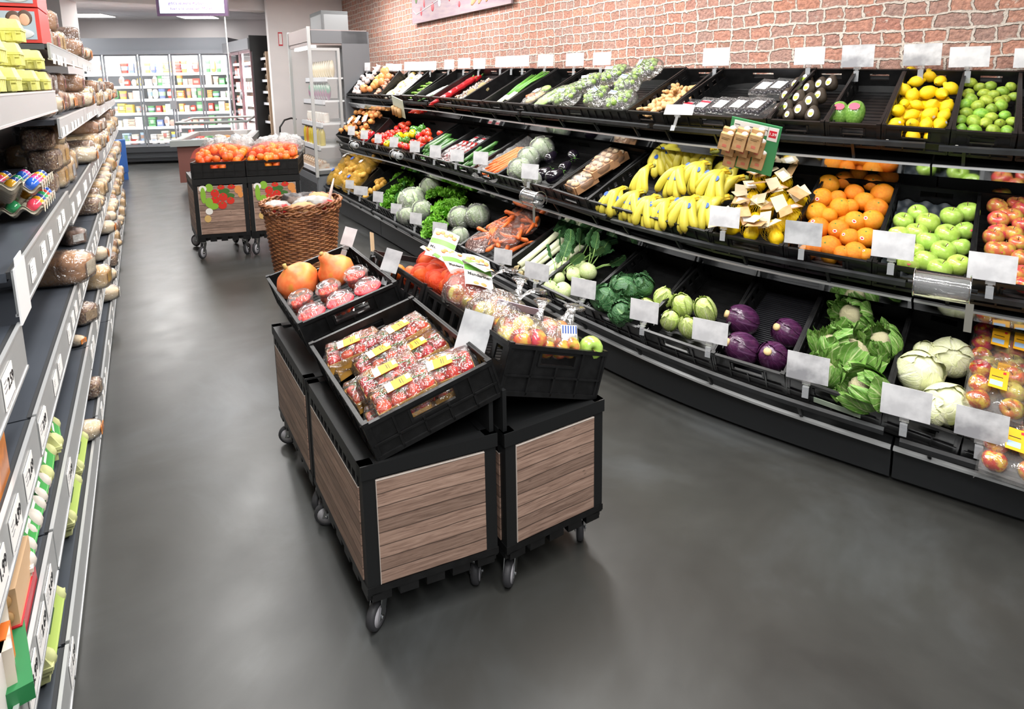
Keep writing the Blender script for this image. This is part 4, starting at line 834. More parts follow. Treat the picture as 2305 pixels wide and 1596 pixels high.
for k in range(2): c.put(Proto('radish_bag', 'bag', bag_mesh(.07, .12, .04, 30 + k).mesh('bag', F_BAG), []), .1 + .14 * k, .16, -.03, ['left clear bag over the red sticks', 'right clear bag over the red sticks'][k], 'clear bags over the red sticks', None)
for k in range(2): c.put(P_bA, .1 + .13 * k, .40, -.06, ['dark tomato punnet at the back left above the red sticks', 'dark tomato punnet at the back right above the red sticks'][k], 'dark punnets', Rm(0, 0, 0))
c = CR['m', 4]
for i in range(10): c.put(P_cuc, .05 + (i % 4) * .06, .12 + .03 * (i // 4) + .1 * (i % 2), -.06 + .02 * (i // 4), 'green courgette left of the carrots', 'courgettes left of the carrots', Rm(0, 0, U(-.6, .3)), .75)
c = CR['m', 5]
mb = MB(); mb.grid(lambda u, v: (u * c.w, -.03 + v * (c.d + .03), -.02 - .085 * math.sin(math.pi * u) * min(1, v * 4 + .3) + .012 * nz((u * 8, v * 12, 0)) + (.03 * max(0, .1 - v) * -10)), 18, 26)
one('crate_liner', mb, film('liner_film', op=.22, rough=.15, bump=1.0, bs=25, gl=.35, dist=.03), 'clear plastic liner in the carrot crate of the middle row', 'liner', c.M)
for i in range(12): c.put(P_car, .1 + (i % 3) * .05, .12 + .045 * (i // 3), -.055 + .02 * (i // 3) * .5, 'loose orange carrot in the film-lined crate', 'loose carrots', Rm(.05, 0, -.45 + U(-.2, .2)), 1.35)
c = CR['m', 6]; wr = MATS['salad_wrap']
for (px, py, r, l) in [(1168, 378, 26, 'leftmost iceberg lettuce in wrap beside the carrots'), (1188, 352, 24, 'middle iceberg lettuce in wrap, middle row'), (1218, 330, 26, 'tall green lettuce in wrap beside the aubergines'), (1196, 402, 20, 'iceberg lettuce behind the price sign, middle row')]:
    pxput(c, P_ice, [(px, py, r)], l, 'icebergs in the middle row', -.0, lambda it: Rm(U(-.4, .2), U(-.3, .3), 0))
for (px, py, r, rz, l) in [(1240, 350, 11, .25, 'upright aubergine beside the green lettuce'), (1224, 387, 13, 1.0, 'front left aubergine behind the price sign'), (1248, 392, 14, 1.0, 'front right aubergine lying in the crate'), (1290, 348, 12, 2.6, 'aubergine at the back right of its crate'), (1272, 372, 11, .4, 'aubergine under the green calyx in the middle')]:
    x, y = c.at(px, py, -.02); c.put(P_aub, x, y, -.02, l, 'aubergines', Rm(math.pi / 2, 0, -rz + .6), r * 1.35 * pxscale(c.M @ Vector((x, y, 0))) * Sm(1)) if False else c.put(P_aub, x, y, -.03, l, 'aubergines', Rm(0, 0, -rz + .5) @ Rm(math.radians(-85), 0, 0), 1.15 * r * pxscale(c.M @ Vector((x, y, 0))))
c = CR['m', 7]; tr = MB(); tr.box(-.055, -.085, 0, .055, .085, .05, 0, None, 1.0); mu = MB()
for i in range(6): mu.lathe([(.003, -.01), (.006, .0), (.022, .004), (.02, .014), (.008, .022), (.001, .023)], 12, 0, Tm(-.027 + .054 * (i % 2), -.055 + .055 * (i // 2), .05))
P_mush = Proto('mushroom_tray', 'mushrooms', tr.mesh('tray', mat('tray_brown', 'b98a62', .6)), [('mushrooms', mu.mesh('mushrooms', mat('mushroom_cap', 'c19a74', .6, c2='d8bf9c', ns=10))), ('film', MB().ell(.066, .1, .05, 18, 12, disp=lambda d: 1 + .08 * nz(d, 5)).mesh('film', F_WRAP), Tm(0, 0, .035))])
for k, (px, py) in enumerate([(1278, 404), (1312, 412), (1322, 366), (1352, 388), (1368, 366), (1338, 350)]):
    x, y = c.at(px, py, -.05); x = min(max(x, .06), c.w - .06); c.put(P_mush, x, y, -.075 + .03 * (k in (3, 4)), ['brown mushroom tray at the front left', 'brown mushroom tray at the front right', 'mushroom tray in the middle of its crate', 'mushroom tray against the right wall of its crate', 'mushroom tray at the back right', 'mushroom tray furthest back in its crate'][k], 'mushroom trays', Rm(0, 0, -.1), .95)
# bananas
c = CR['m', 8]
BAN = [(1368, 432, 0, .25, 0.0), (1408, 440, 1, .15, 0), (1440, 452, 2, .2, 0), (1480, 460, 1, -.05, .0), (1530, 455, 2, .05, .03), (1575, 455, 2, -.05, .0), (1605, 455, 3, -.35, .0),
       (1432, 380, 3, .3, .05), (1506, 385, 1, .2, .05), (1555, 375, 2, .0, .05), (1600, 395, 2, -.1, .06), (1640, 410, 3, -.4, .03), (1470, 330, 1, .6, .02), (1530, 330, 2, .2, .02), (1590, 345, 1, -.2, .02), (1640, 370, 2, -.3, 0), (1445, 345, 0, 1.2, .0)]
BL = ['frontmost left', 'second from left in the front', 'third in the front', 'fourth in the front', 'broad middle front', 'front right of centre', 'front right end']
for k, (px, py, b_, rz, z) in enumerate(BAN):
    x, y = c.at(px, py, .05 + z)
    x = min(max(x, .07), c.w - .05); l = ['leftmost banana bunch in the front row', 'second banana bunch from the left, front row', 'third banana bunch from the left, front row', 'fourth banana bunch from the left, front row', 'large banana bunch in the centre of the front row', 'banana bunch right of the large centre one', 'banana bunch at the right end of the front row',
        'small banana bunch standing up at the far left above the front row', 'left banana bunch of the second row', 'middle banana bunch of the second row', 'wide banana bunch of the second row under the paper boxes', 'banana bunch beside the lemon nets', 'left banana bunch in the shade at the back', 'middle banana bunch in the shade at the back', 'right banana bunch in the shade at the back', 'rearmost banana bunch next to the lemon nets', 'lone bananas in the back left corner'][k]
    c.put([P_bun[0], P_bun[1], P_bun[2], P_bun[3]][b_], x + .02, y + .105, .01 + z, l, 'banana bunches', Rm(0, 0, rz - .3) @ Rm(math.radians(-68), 0, 0) @ Rm(0, 0, math.pi), 1.15)
# lemons in nets with paper tags
c = CR['m', 9]; m_net = mat('yellow_net', 'e6c21a', .5)
def netline(mb, R, n=10):
    for i in range(n):
        a = math.pi * i / n; mb.tube([(R * math.cos(a) * math.cos(t), R * math.sin(a) * math.cos(t), R * math.sin(t)) for t in np.linspace(0, 2 * math.pi, 17)[:-1]], .0007, 3, closed=True)
for k in range(11):
    x = .06 + (k % 3) * (c.w - .12) / 2 + U(-.02, .02); y = .06 + (k // 3) * .12; mbn = MB(); netline(mbn, .05)
    for q in range(2): c.put(P_lemon, x + U(-.03, .03), y + .05 * q, -.02 + U(-.01, .02), 'lemon inside a yellow net with paper tag', 'netted lemons', rr(), .036)
    tg = MB(); tg.cbox(0, 0, 0, .07, .05, .0015); tb = MB()
    for i in range(9): tb.box(-.025 + i * .005, -.01, .001, -.0225 + i * .005, .012, .0014)
    c.put(Proto('lemon_net', 'net', mbn.mesh('net', m_net), [('paper_tag', tg.mesh('paper_tag', m_card if k % 2 else mat('kraft_pale', 'cfc0a0', .7)), Tm(U(-.02, .02), U(-.02, .02), .05) @ Rm(U(-.4, .4), U(-.4, .4), U(-1, 1)), None, [('barcode_field', MB().cbox(0, 0, .001, .04, .03, .0008).mesh('field', m_white))]), ]), x, y + .025, .0, 'yellow net bag with crumpled kraft paper tag over its lemons', 'lemon nets', None)
    for q in range(2): c.put(Proto('kraft_tag', 'tag', tg.mesh('tag', [m_card, MATS['kraft_pale']][q]), []), min(c.w - .03, max(.03, x + U(-.05, .05))), y + U(-.04, .06), .055 + U(-.01, .02), 'crumpled kraft paper tag on the lemon nets', 'kraft paper tags', Rm(U(-.5, .5), U(-.5, .5), U(-1.5, 1.5)), 1.1)
# ---- row 3
c = CR['b', 0]
for i in range(85):
    a = U(0, 1); c.put(P_pot[i % 3], .06 + U(0, .84) * 1.0, .05 + a * .40, -.03 + U(0, .09) + .05 * a, 'yellow potato in a net bag, far end of the bottom row', 'potatoes in nets', rr(), .034)
for k in range(6): c.put(Proto('potato_net', 'net', bag_mesh(.14, .17, .075, 60 + k, lump=.08).mesh('net', film('net_yellow', 'e2b23a', op=.30, rough=.5, bump=.6, gl=.1)), [('tag', MB().cbox(0, -.02, .085, .06, .04, .002).mesh('tag', m_white if k % 2 else m_blue))]), .16 + (k % 3) * .3, .13 + .2 * (k // 3), .02 + .03 * (k // 3), 'yellow net bag of potatoes with paper tag, bottom row far end', 'potato nets', Rm(0, 0, U(-.4, .4)))
c = CR['b', 1]
for i in range(16): c.put(P_pot[i % 3], .06 + U(0, c.w - .12), .05 + U(0, .25), -.05 + U(0, .05), 'potato in the small pile beside the cucumbers', 'potatoes beside the cucumbers', rr(), .033)
c = CR['b', 2]
for i in range(10): c.put(P_cuc, .1 + (i % 3) * .1, .09 + (i // 3) * .09, -.07 + .02 * (i % 2), 'cucumber in the bottom row left of the lettuces', 'cucumbers in the bottom row', Rm(0, 0, 1.1 + U(-.15, .15)), .95)
for (px, py, r, l) in [(902, 398, 28, 'curly green lettuce leftmost behind the cucumbers'), (880, 425, 26, 'curly green lettuce in front beside a price sign'), (868, 450, 20, 'small curly lettuce at the front edge')]:
    pxput(c, P_let[0], [(px, py, r)], l, 'curly lettuces', .0, lambda it: Rm(-.3, 0, U(0, 6)))
c = CR['b', 3]
for (px, py, r, l) in [(1018, 425, 34, 'large frilly lettuce at the back of the long crate'), (1000, 462, 38, 'large frilly lettuce in the middle of the long crate'), (968, 490, 32, 'frilly lettuce at the front of the long crate'), (975, 428, 22, 'frilly lettuce behind the wrapped ones'), (1030, 455, 26, 'frilly lettuce beside the icebergs'), (962, 515, 22, 'frilly lettuce between two price signs'), (985, 505, 20, 'frilly lettuce low at the front lip')]:
    pxput(c, P_let[1], [(px, py, r)], l, 'frilly lettuces', .02, lambda it: Rm(-.3 + U(-.2, .2), 0, U(0, 6)))
for (px, py, r, l) in [(925, 448, 30, 'salad in shiny clear wrap left in the bottom row'), (948, 470, 22, 'salad in shiny clear wrap in front of the frilly lettuce'), (968, 418, 24, 'upright salad in clear wrap at the back'), (915, 482, 20, 'wrapped salad behind a price sign at the front')]:
    pxput(c, Proto('wrapped_salad', 'lettuce', P_ice.root, [P_ice.parts[0], ('leaves', P_let[0].root, Sm(.9))]), [(px, py, r)], l, 'wrapped salads', .02, lambda it: Rm(-.2, 0, U(0, 6)))
for (px, py, r, l) in [(1034, 487, 26, 'left iceberg lettuce in wrap, bottom row'), (1073, 482, 27, 'right iceberg lettuce in wrap, bottom row'), (1032, 530, 21, 'front iceberg lettuce in wrap, bottom row'), (1007, 532, 14, 'small wrapped head at the front lip, bottom row')]:
    pxput(c, P_ice, [(px, py, r)], l, 'icebergs in the bottom row', .0, lambda it: Rm(U(-.4, .2), U(-.3, .3), 0))
c = CR['b', 5]
for i in range(34): a = U(0, 1); c.put(P_car, .08 + U(0, c.w - .16), .10 + a * .34, -.04 + U(0, .07) + .03 * a, 'carrot in a clear bag in the bottom row', 'bagged carrots', Rm(U(-.2, .2), U(-.2, .2), U(0, 6)), 1.0)
for k in range(5): c.put(Proto('carrot_bag', 'bag', bag_mesh(.13, .10, .055, 40 + k).mesh('bag', film('bag_film_tint', 'c98b78', op=.16, rough=.1, bump=1, bs=20, gl=.5, dist=.03)), []), .16 + (k % 2) * .18, .1 + .09 * k, -.0 + .02 * (k % 2), ['clear bag of carrots at the front left', 'clear bag of carrots at the front right', 'clear bag of carrots in the middle of the crate', 'clear bag of carrots up the slope on the right', 'clear bag of carrots highest at the back'][k], 'carrot bags', Rm(0, 0, U(-1, 1)))
c = CR['b', 6]
for k in range(7): c.put(P_leek, .07 + (k % 5) * (c.w - .14) / 4, .06 + .02 * (k % 2), -.075 + .035 * (k // 5) + .01 * (k % 2), 'long leek with white shaft in the bottom row', 'leeks', Rm(.02, 0, -.03 + U(-.08, .08)), 1.25)
c = CR['b', 7]
for (px, py, r, i, l) in [(1252, 622, 16, 0, 'kohlrabi bulb at the left with a cut top'), (1272, 602, 17, 1, 'kohlrabi with leaves at the back left'), (1291, 615, 15, 2, 'kohlrabi with brown scars in the middle'), (1322, 607, 18, 1, 'kohlrabi with leaves at the right'), (1265, 652, 18, 2, 'kohlrabi bulb at the front between two signs'), (1235, 645, 16, 2, 'kohlrabi half behind the left sign'), (1305, 640, 16, 2, 'kohlrabi behind the right price sign'), (1300, 590, 16, 0, 'rear kohlrabi with large dark leaves')]:
    pxput(c, {0: P_koh[0], 1: P_koh[1], 2: P_kohb}[i], [(px, py, r * 1.2)], l, 'kohlrabi', -.04, lambda it: Rm(-1.1 if i != 2 else U(-.6, .6), 0, U(-.5, .2)))
c = CR['b', 8]
for (px, py, r, l) in [(1405, 648, 40, 'large savoy cabbage at the back with a spread leaf'), (1365, 670, 36, 'savoy cabbage at the left of its crate'), (1400, 700, 30, 'savoy cabbage at the front'), (1445, 640, 28, 'savoy cabbage at the back right')]:
    pxput(c, random.choice(P_sav), [(px, py, r)], l, 'savoy cabbages', .02, lambda it: Rm(U(-.6, 0), U(-.3, .3), U(0, 6)))
c = CR['b', 9]
for (px, py, r, l) in [(1492, 668, 25, 'pale pointed lettuce at the back left'), (1536, 684, 27, 'pale pointed lettuce in the middle back'), (1588, 694, 28, 'pale pointed lettuce at the right'), (1508, 718, 24, 'pale pointed lettuce at the front left'), (1550, 735, 24, 'pale pointed lettuce at the front beside the sign'), (1460, 690, 20, 'pale pointed lettuce behind the left sign')]:
    pxput(c, random.choice(P_rom), [(px, py, r)], l, 'pale pointed lettuces', -.02, lambda it: Rm(U(-.5, .3), U(-.5, .5), U(0, 6)))
c = CR['b', 10]
for (px, py, r, ry, l) in [(1670, 716, 34, -.9, 'big red cabbage at the back left'), (1670, 780, 36, -.8, 'red cabbage with pale bloom at the front left'), (1772, 745, 32, -.5, 'red cabbage at the right of the ribbed mat'), (1740, 798, 33, -.1, 'bright purple red cabbage at the front right')]:
    pxput(c, P_rcab, [(px, py, r)], l, 'red cabbages', -.02, lambda it: Rm(.5, 0, 0) @ Rm(0, ry, 0))
mb = MB()
for i in range(44): mb.box(.012, .02 + i * (c.d - .04) / 44, -.108, c.w - .012, .02 + (i + .5) * (c.d - .04) / 44, -.102)
one('ribbed_mat', mb, mat('mat_grey', '2a2a2e', .35), 'dark ribbed mat under the red cabbages', 'mat', c.M)
c = CR['b', 11]
for i, (px, py, r, l) in enumerate([(1917, 705, 36, 'cauliflower highest at the back of its crate'), (1985, 765, 34, 'leafy cauliflower at the right'), (1870, 770, 34, 'leafy cauliflower behind the left side'), (1920, 790, 50, 'large leafy cauliflower in the middle'), (1858, 830, 32, 'cauliflower half behind the price sign'), (1942, 870, 44, 'cauliflower at the front with leaves open')]):
    pxput(c, P_cau[i % 3], [(px, py, r)], l, 'cauliflowers', .01, lambda it: Rm(U(.3, .9), U(-.5, .5), U(0, 6)))
c = CR['b', 12]
for i, (px, py, r, l) in enumerate([(2142, 800, 42, 'white cabbage at the back right, standing tall'), (2072, 832, 44, 'round white cabbage at the left'), (2095, 920, 34, 'white cabbage half behind the price sign'), (2135, 905, 46, 'pointed white cabbage at the front right'), (2085, 790, 24, 'white cabbage hidden at the back middle')]):
    pxput(c, P_wcab[i % 2], [(px, py, r)], l, 'white cabbages', .0, lambda it: Rm(U(-.6, .6), U(-.5, .5), U(0, 6)))
c = CR['b', 13]
def pack(k):
    tr = MB(); tr.box(-.075, -.105, -.03, .075, .105, -.005, 0, None, 1.05)
    fl = MB(); fl.grid(lambda u, v: ((u - .5) * .17, (v - .5) * .24, .028 + .016 * math.sin(u * 6.28 * 1.5 + 1.6) ** 2 + .01 * math.sin(v * 9.4) ** 2 - .05 * max(0, abs(u - .5) * 2 - .8) * 5 - .05 * max(0, abs(v - .5) * 2 - .85) * 6), 18, 24)
    lb = MB(); lb.cbox(0, 0, .052, .05, .085, .001); l2 = MB(); l2.cbox(-.005, -.02, .0528, .034, .022, .0006); l3 = MB(); l3.cbox(.014, .03, .0528, .008, .01, .0006); l3.cbox(-.004, .008, .0528, .03, .003, .0006, 1)
    return Proto('apple_pack', 'apples', tr.mesh('tray', MATS['punnet_clear']), [('film', fl.mesh('film', film('pack_film', op=.03, rough=.05, bump=.5, bs=20, gl=.5))), ('label', lb.mesh('label', m_ylab), None, 'orange printed label', [('print', l2.mesh('print', mat('blue_pale', 'a9c6e6', .5))), ('print', l3.mesh('print', [m_red, m_black]))])])
for k, (px, py, l) in enumerate([(2240, 885, 'apple pack in front with the largest orange label'), (2262, 850, 'apple pack in the middle of the stack'), (2250, 770, 'apple pack at the back of the bottom row'), (2300, 780, 'apple pack at the back right edge'), (2285, 1000, 'apple pack at the lowest front position'), (2330, 880, 'apple pack at the right edge of the picture')]):
    x, y = c.at(px, py, .03); zz = .0 + (.05 if k in (0,) else 0)
    c.put(pack(k), x, y, zz, l, 'wrapped apple packs', Rm(0, 0, -.05))
    for i in range(6):
        ax, ay = x + (-.045 + .045 * (i % 2) * 2), y + (-.068 + .068 * (i // 2)); c.put([P_rap, P_yap, P_rap, P_pap][(i * 3 + k) % 4], ax, ay, zz + .004, 'red and yellow apple inside a wrapped pack in the bottom row', 'apples in wrapped packs', Rm(U(-1, 1), U(-1, 1), U(0, 6)), .034)
# ---------------------------------------------------------------- the wheeled display in the aisle
def wood_mat(name, planks, seed, horiz=True):
    m = bpy.data.materials.new(name); m.use_nodes = True; nt = m.node_tree; N = nt.nodes; L = nt.links; b = N['Principled BSDF']; b.inputs['Roughness'].default_value = .5
    uv = N.new('ShaderNodeUVMap'); sp = N.new('ShaderNodeSeparateXYZ'); L.new(uv.outputs[0], sp.inputs[0])
    def M_(op, a, bb=None, clamp=False):
        x = N.new('ShaderNodeMath'); x.operation = op; x.use_clamp = clamp
        for k, q in enumerate((a, bb)):
            if q is None: continue
            if isinstance(q, (int, float)): x.inputs[k].default_value = q
            else: L.new(q, x.inputs[k])
        return x.outputs[0]
    v = M_('MULTIPLY', sp.outputs[1], planks); row = M_('FLOOR', v)
    cb = N.new('ShaderNodeCombineXYZ'); L.new(M_('ADD', M_('MULTIPLY', sp.outputs[0], 1.0), M_('MULTIPLY', row, 3.7)), cb.inputs[0]); L.new(M_('MULTIPLY', sp.outputs[1], 14), cb.inputs[1]); cb.inputs[2].default_value = seed
    n = N.new('ShaderNodeTexNoise'); n.inputs['Scale'].default_value = 3.0; n.inputs['Detail'].default_value = 9; n.inputs['Roughness'].default_value = .65; n.inputs['Distortion'].default_value = .8; L.new(cb.outputs[0], n.inputs['Vector'])
    r = N.new('ShaderNodeValToRGB'); e = r.color_ramp.elements; e[0].position = .3; e[0].color = lin('745b50'); e[1].position = .75; e[1].color = lin('c4a695'); q = e.new(.5); q.color = lin('a28575'); L.new(n.outputs[0], r.inputs[0])
    wn = N.new('ShaderNodeTexWhiteNoise'); wn.noise_dimensions = '1D'; L.new(row, wn.inputs['W'])
    mu = N.new('ShaderNodeMix'); mu.data_type = 'RGBA'; mu.blend_type = 'MULTIPLY'; mu.inputs[0].default_value = .35; L.new(r.outputs[0], mu.inputs[6]); L.new(wn.outputs[0], mu.inputs[7])
    # knots
    vo = N.new('ShaderNodeTexVoronoi'); vo.inputs['Scale'].default_value = 3; cb2 = N.new('ShaderNodeCombineXYZ'); L.new(sp.outputs[0], cb2.inputs[0]); L.new(M_('MULTIPLY', sp.outputs[1], 2.2), cb2.inputs[1]); cb2.inputs[2].default_value = seed * 2; L.new(cb2.outputs[0], vo.inputs['Vector'])
    kn = M_('SUBTRACT', 1.0, M_('DIVIDE', vo.outputs[0], .07), True)
    wob = N.new('ShaderNodeTexNoise'); wob.inputs['Scale'].default_value = 2.2; L.new(uv.outputs[0], wob.inputs['Vector'])
    fr = M_('FRACT', M_('ADD', v, M_('MULTIPLY', M_('SUBTRACT', wob.outputs[0], .5), .25)))
    gap = M_('SUBTRACT', 1.0, M_('DIVIDE', M_('MINIMUM', fr, M_('SUBTRACT', 1.0, fr)), .055), True)
    dk = M_('MAXIMUM', gap, M_('MULTIPLY', kn, .8))
    x = N.new('ShaderNodeMix'); x.data_type = 'RGBA'; L.new(dk, x.inputs[0]); L.new(mu.outputs[2], x.inputs[6]); x.inputs[7].default_value = lin('150e0b'); L.new(x.outputs[2], b.inputs['Base Color'])
    return m
WOODS = [wood_mat('plank_print_%s' % k, n_, k + 1) for k, n_ in enumerate((8, 8, 7))]
EDGE = mat('pale_panel_edge', 'c9bdb4', .5)
def uvbox(mb, x0, y0, z0, x1, y1, z1, m, M, axis):
    """thin panel with 0..1 uv on its large faces; axis 'x' runs along x, 'y' along y"""
    b0 = len(mb.f); mb.box(x0, y0, z0, x1, y1, z1, m, M)
    for k in range(b0, len(mb.f)):
        w_ = (x1 - x0) if axis == 'x' else (y1 - y0)
        mb.uv[k] = [((u - (x0 if axis == 'x' else y0)) / w_ * w_ / .33, (v - z0) / (z1 - z0)) for u, v in mb.uv[k]]
def caster(MR, x, y, parent, ang):
    R_l = MR @ Tm(x, y, 0) @ Rm(0, 0, ang)
    f = MB(); f.cbox(0, 0, .112, .06, .05, .005, 0, R_l); f.lathe([(.018, .095), (.018, .11)], 12, 0, R_l)
    for sx in (-1, 1): f.add([(sx * .017, -.016, .1), (sx * .017, .016, .1), (sx * .017, .038, .035), (sx * .017, .012, .035), (sx * .0145, -.016, .1), (sx * .0145, .016, .1), (sx * .0145, .038, .035), (sx * .0145, .012, .035)],
                       [(0, 1, 2, 3), (7, 6, 5, 4), (0, 4, 5, 1), (1, 5, 6, 2), (2, 6, 7, 3), (3, 7, 4, 0)], 0, False, R_l)
    c_ = part('caster', f, CHRM, parent, None, 'chrome swivel caster')
    w_ = MB(); w_.lathe([(.030, -.011), (.037, -.010), (.040, -.004), (.040, .004), (.037, .010), (.030, .011)], 24, 0, R_l @ Tm(0, .024, .041) @ Rm(0, math.pi / 2, 0))
    w_.lathe([(.008, -.0125), (.029, -.0118), (.029, .0118), (.008, .0125)], 20, 1, R_l @ Tm(0, .024, .041) @ Rm(0, math.pi / 2, 0))
    part('wheel', w_, [mat('tyre_grey', '343437', .6), mat('wheel_grey', 'a9a7ac', .4)], c_); ax = MB(); ax.tube([(-.02, .024, .041), (.02, .024, .041)], .005, 8, 0, R_l); part('axle', ax, CHRM, c_)
def module(o, u, v, label, group, wood, side=None, riser=None, W=.36, D=.54, prints=False):
    u = Vector((u[0], u[1], 0)).normalized(); v = Vector((v[0], v[1], 0)).normalized()
    t = thing('display_module', label, 'display stand', Tm(o[0], o[1], 0), group)
    MR = Matrix((u, v, (0, 0, 1))).transposed().to_4x4()
    fr = MB()
    for x in (0, W - .034):
        for y in (0, D - .034): fr.box(x, y, .13, x + .034, y + .034, .475, 0, MR)
    fr.box(-.004, -.004, .462, W + .004, .03, .50, 0, MR); fr.box(-.004, D - .03, .462, W + .004, D + .002, .50, 0, MR); fr.box(-.004, 0, .462, .03, D, .50, 0, MR); fr.box(W - .03, 0, .462, W + .004, D, .50, 0, MR)
    fr.box(.0, .0, .484, W, D, .494, 0, MR)
    part('frame', fr, BLKM, t)
    bs_ = MB(); bs_.box(-.002, -.002, .135, W + .002, D, .155, 0, MR); bs_.box(.03, .03, .115, W - .03, D - .03, .135, 0, MR)
    for i in range(5): x = .01 + i * (W - .07) / 4; bs_.box(x, .0, .11, x + .05, .02, .135, 0, MR); bs_.box(x, D - .02, .11, x + .05, D, .135, 0, MR)
    for i in range(7): y = .01 + i * (D - .07) / 6; bs_.box(0, y, .11, .02, y + .05, .135, 0, MR); bs_.box(W - .02, y, .11, W, y + .05, .135, 0, MR)
    part('base_pallet', bs_, BLK, t)
    def panel(kind):
        p = MB()
        if kind == 'front': uvbox(p, .034, -.003, .158, W - .034, .004, .452, 0, MR, 'x'); p.box(.034, -.0035, .452, W - .034, .004, .4545, 1, MR); p.box(.0325, -.0035, .158, .034, .004, .4545, 1, MR)
        elif kind == 'back': uvbox(p, .034, D - .004, .158, W - .034, D + .003, .452, 0, MR, 'x')
        elif kind == 'left': uvbox(p, -.003, .03, .158, .004, D - .03, .425, 0, MR, 'y'); p.box(-.0035, .03, .425, .004, D - .03, .428, 1, MR)
        else: uvbox(p, W - .004, .03, .158, W + .003, D - .03, .425, 0, MR, 'y'); p.box(W - .004, .03, .425, W + .0035, D - .03, .428, 1, MR)
        return part('wood_panel', p, [wood, EDGE], t)
    pf = panel('front'); panel('left'); panel('right'); panel('back')
    lt = MB()                                                     # row of slots above the side panel
    for i in range(13): y = .035 + i * (D - .08) / 12; lt.box(-.003, y, .43, .004, y + .012, .463, 0, MR); lt.box(W - .004, y, .43, W + .003, y + .012, .463, 0, MR)
    lt.box(-.003, .03, .428, .003, D - .03, .434, 0, MR); lt.box(W - .003, .03, .428, W + .003, D - .03, .434, 0, MR)
    part('slotted_rim', lt, BLK, t)
    if riser is not None:
        z_ = .62; r_ = MB(); x = (0 if riser == 'left' else W - .012); r_.box(x, .01, .50, x + .012, D - .01, z_, 0, MR); part('riser', r_, BLKM, t)
    for (x, y, a) in ((.045, .05, 2.3), (W - .045, .05, -.6), (.045, D - .05, 1.2), (W - .045, D - .05, .4)): caster(MR, x, y, t, a)
    return t, MR, pf
vF = (-.288, .468)
FL, MR_FL, _ = module((-.388, 1.41), (.333, .141), vF, 'wood-panelled rolling display module under the tomato packs, nearest the camera', 'rolling display modules in the aisle', WOODS[0], riser='right')
FR, MR_FR, _ = module((-.030, 1.545), (.289, .175), vF, 'wood-panelled rolling display module under the bagged apples', 'rolling display modules in the aisle', WOODS[1], riser='left', W=.34)
RL, _, _ = module((-.680, 1.88), (.333, .141), vF, 'wood-panelled rolling display module under the pumpkins', 'rolling display modules in the aisle', WOODS[2], riser='right')
RR, _, _ = module((-.322, 2.015), (.289, .175), vF, 'wood-panelled rolling display module under the mandarin nets', 'rolling display modules in the aisle', WOODS[0], riser='left', W=.34)
def cart_crate(F_, xv, yv, h, label): 
    a_, b_ = Vector(xv).normalized(), Vector(yv).normalized(); M = Matrix((a_, b_, a_.cross(b_).normalized())).transposed().to_4x4(); M.translation = Vector(F_); return Crate(M, Vector(xv).length, Vector(yv).length, h, label, 'crates on the rolling display')
cT = cart_crate((-.378, 1.418, .607), (.312, .128, .105), (-.280, .462, .012), .115, 'tilted black crate of tomato packs on the front left module')
cP = cart_crate((-.720, 1.967, .652), (.305, .125, .098), (-.290, .468, .015), .125, 'tilted black crate of pumpkins and cherry tomato tubs')
cA = cart_crate((-.010, 1.590, .740), (.284, .160, -.105), (-.286, .452, .004), .145, 'black crate of bagged apples on the front right module')
cM = cart_crate((-.306, 2.062, .748), (.284, .160, -.105), (-.280, .442, .004), .145, 'black crate of mandarin nets on the rear right module')
# risers that fill the gap under the rear crates
def text_me(s, size, m, bold=0.0, ext=.0004):
    cu = bpy.data.curves.new('text', 'FONT'); cu.body = s; cu.size = size; cu.extrude = ext; cu.align_x = 'CENTER'; cu.align_y = 'CENTER'; cu.offset = bold; cu.resolution_u = 2
    o = bpy.data.objects.new('text', cu); C.objects.link(o); dg = bpy.context.evaluated_depsgraph_get(); me = bpy.data.meshes.new_from_object(o.evaluated_get(dg)); bpy.data.objects.remove(o); bpy.data.curves.remove(cu)
    me.materials.clear(); me.materials.append(m); return me
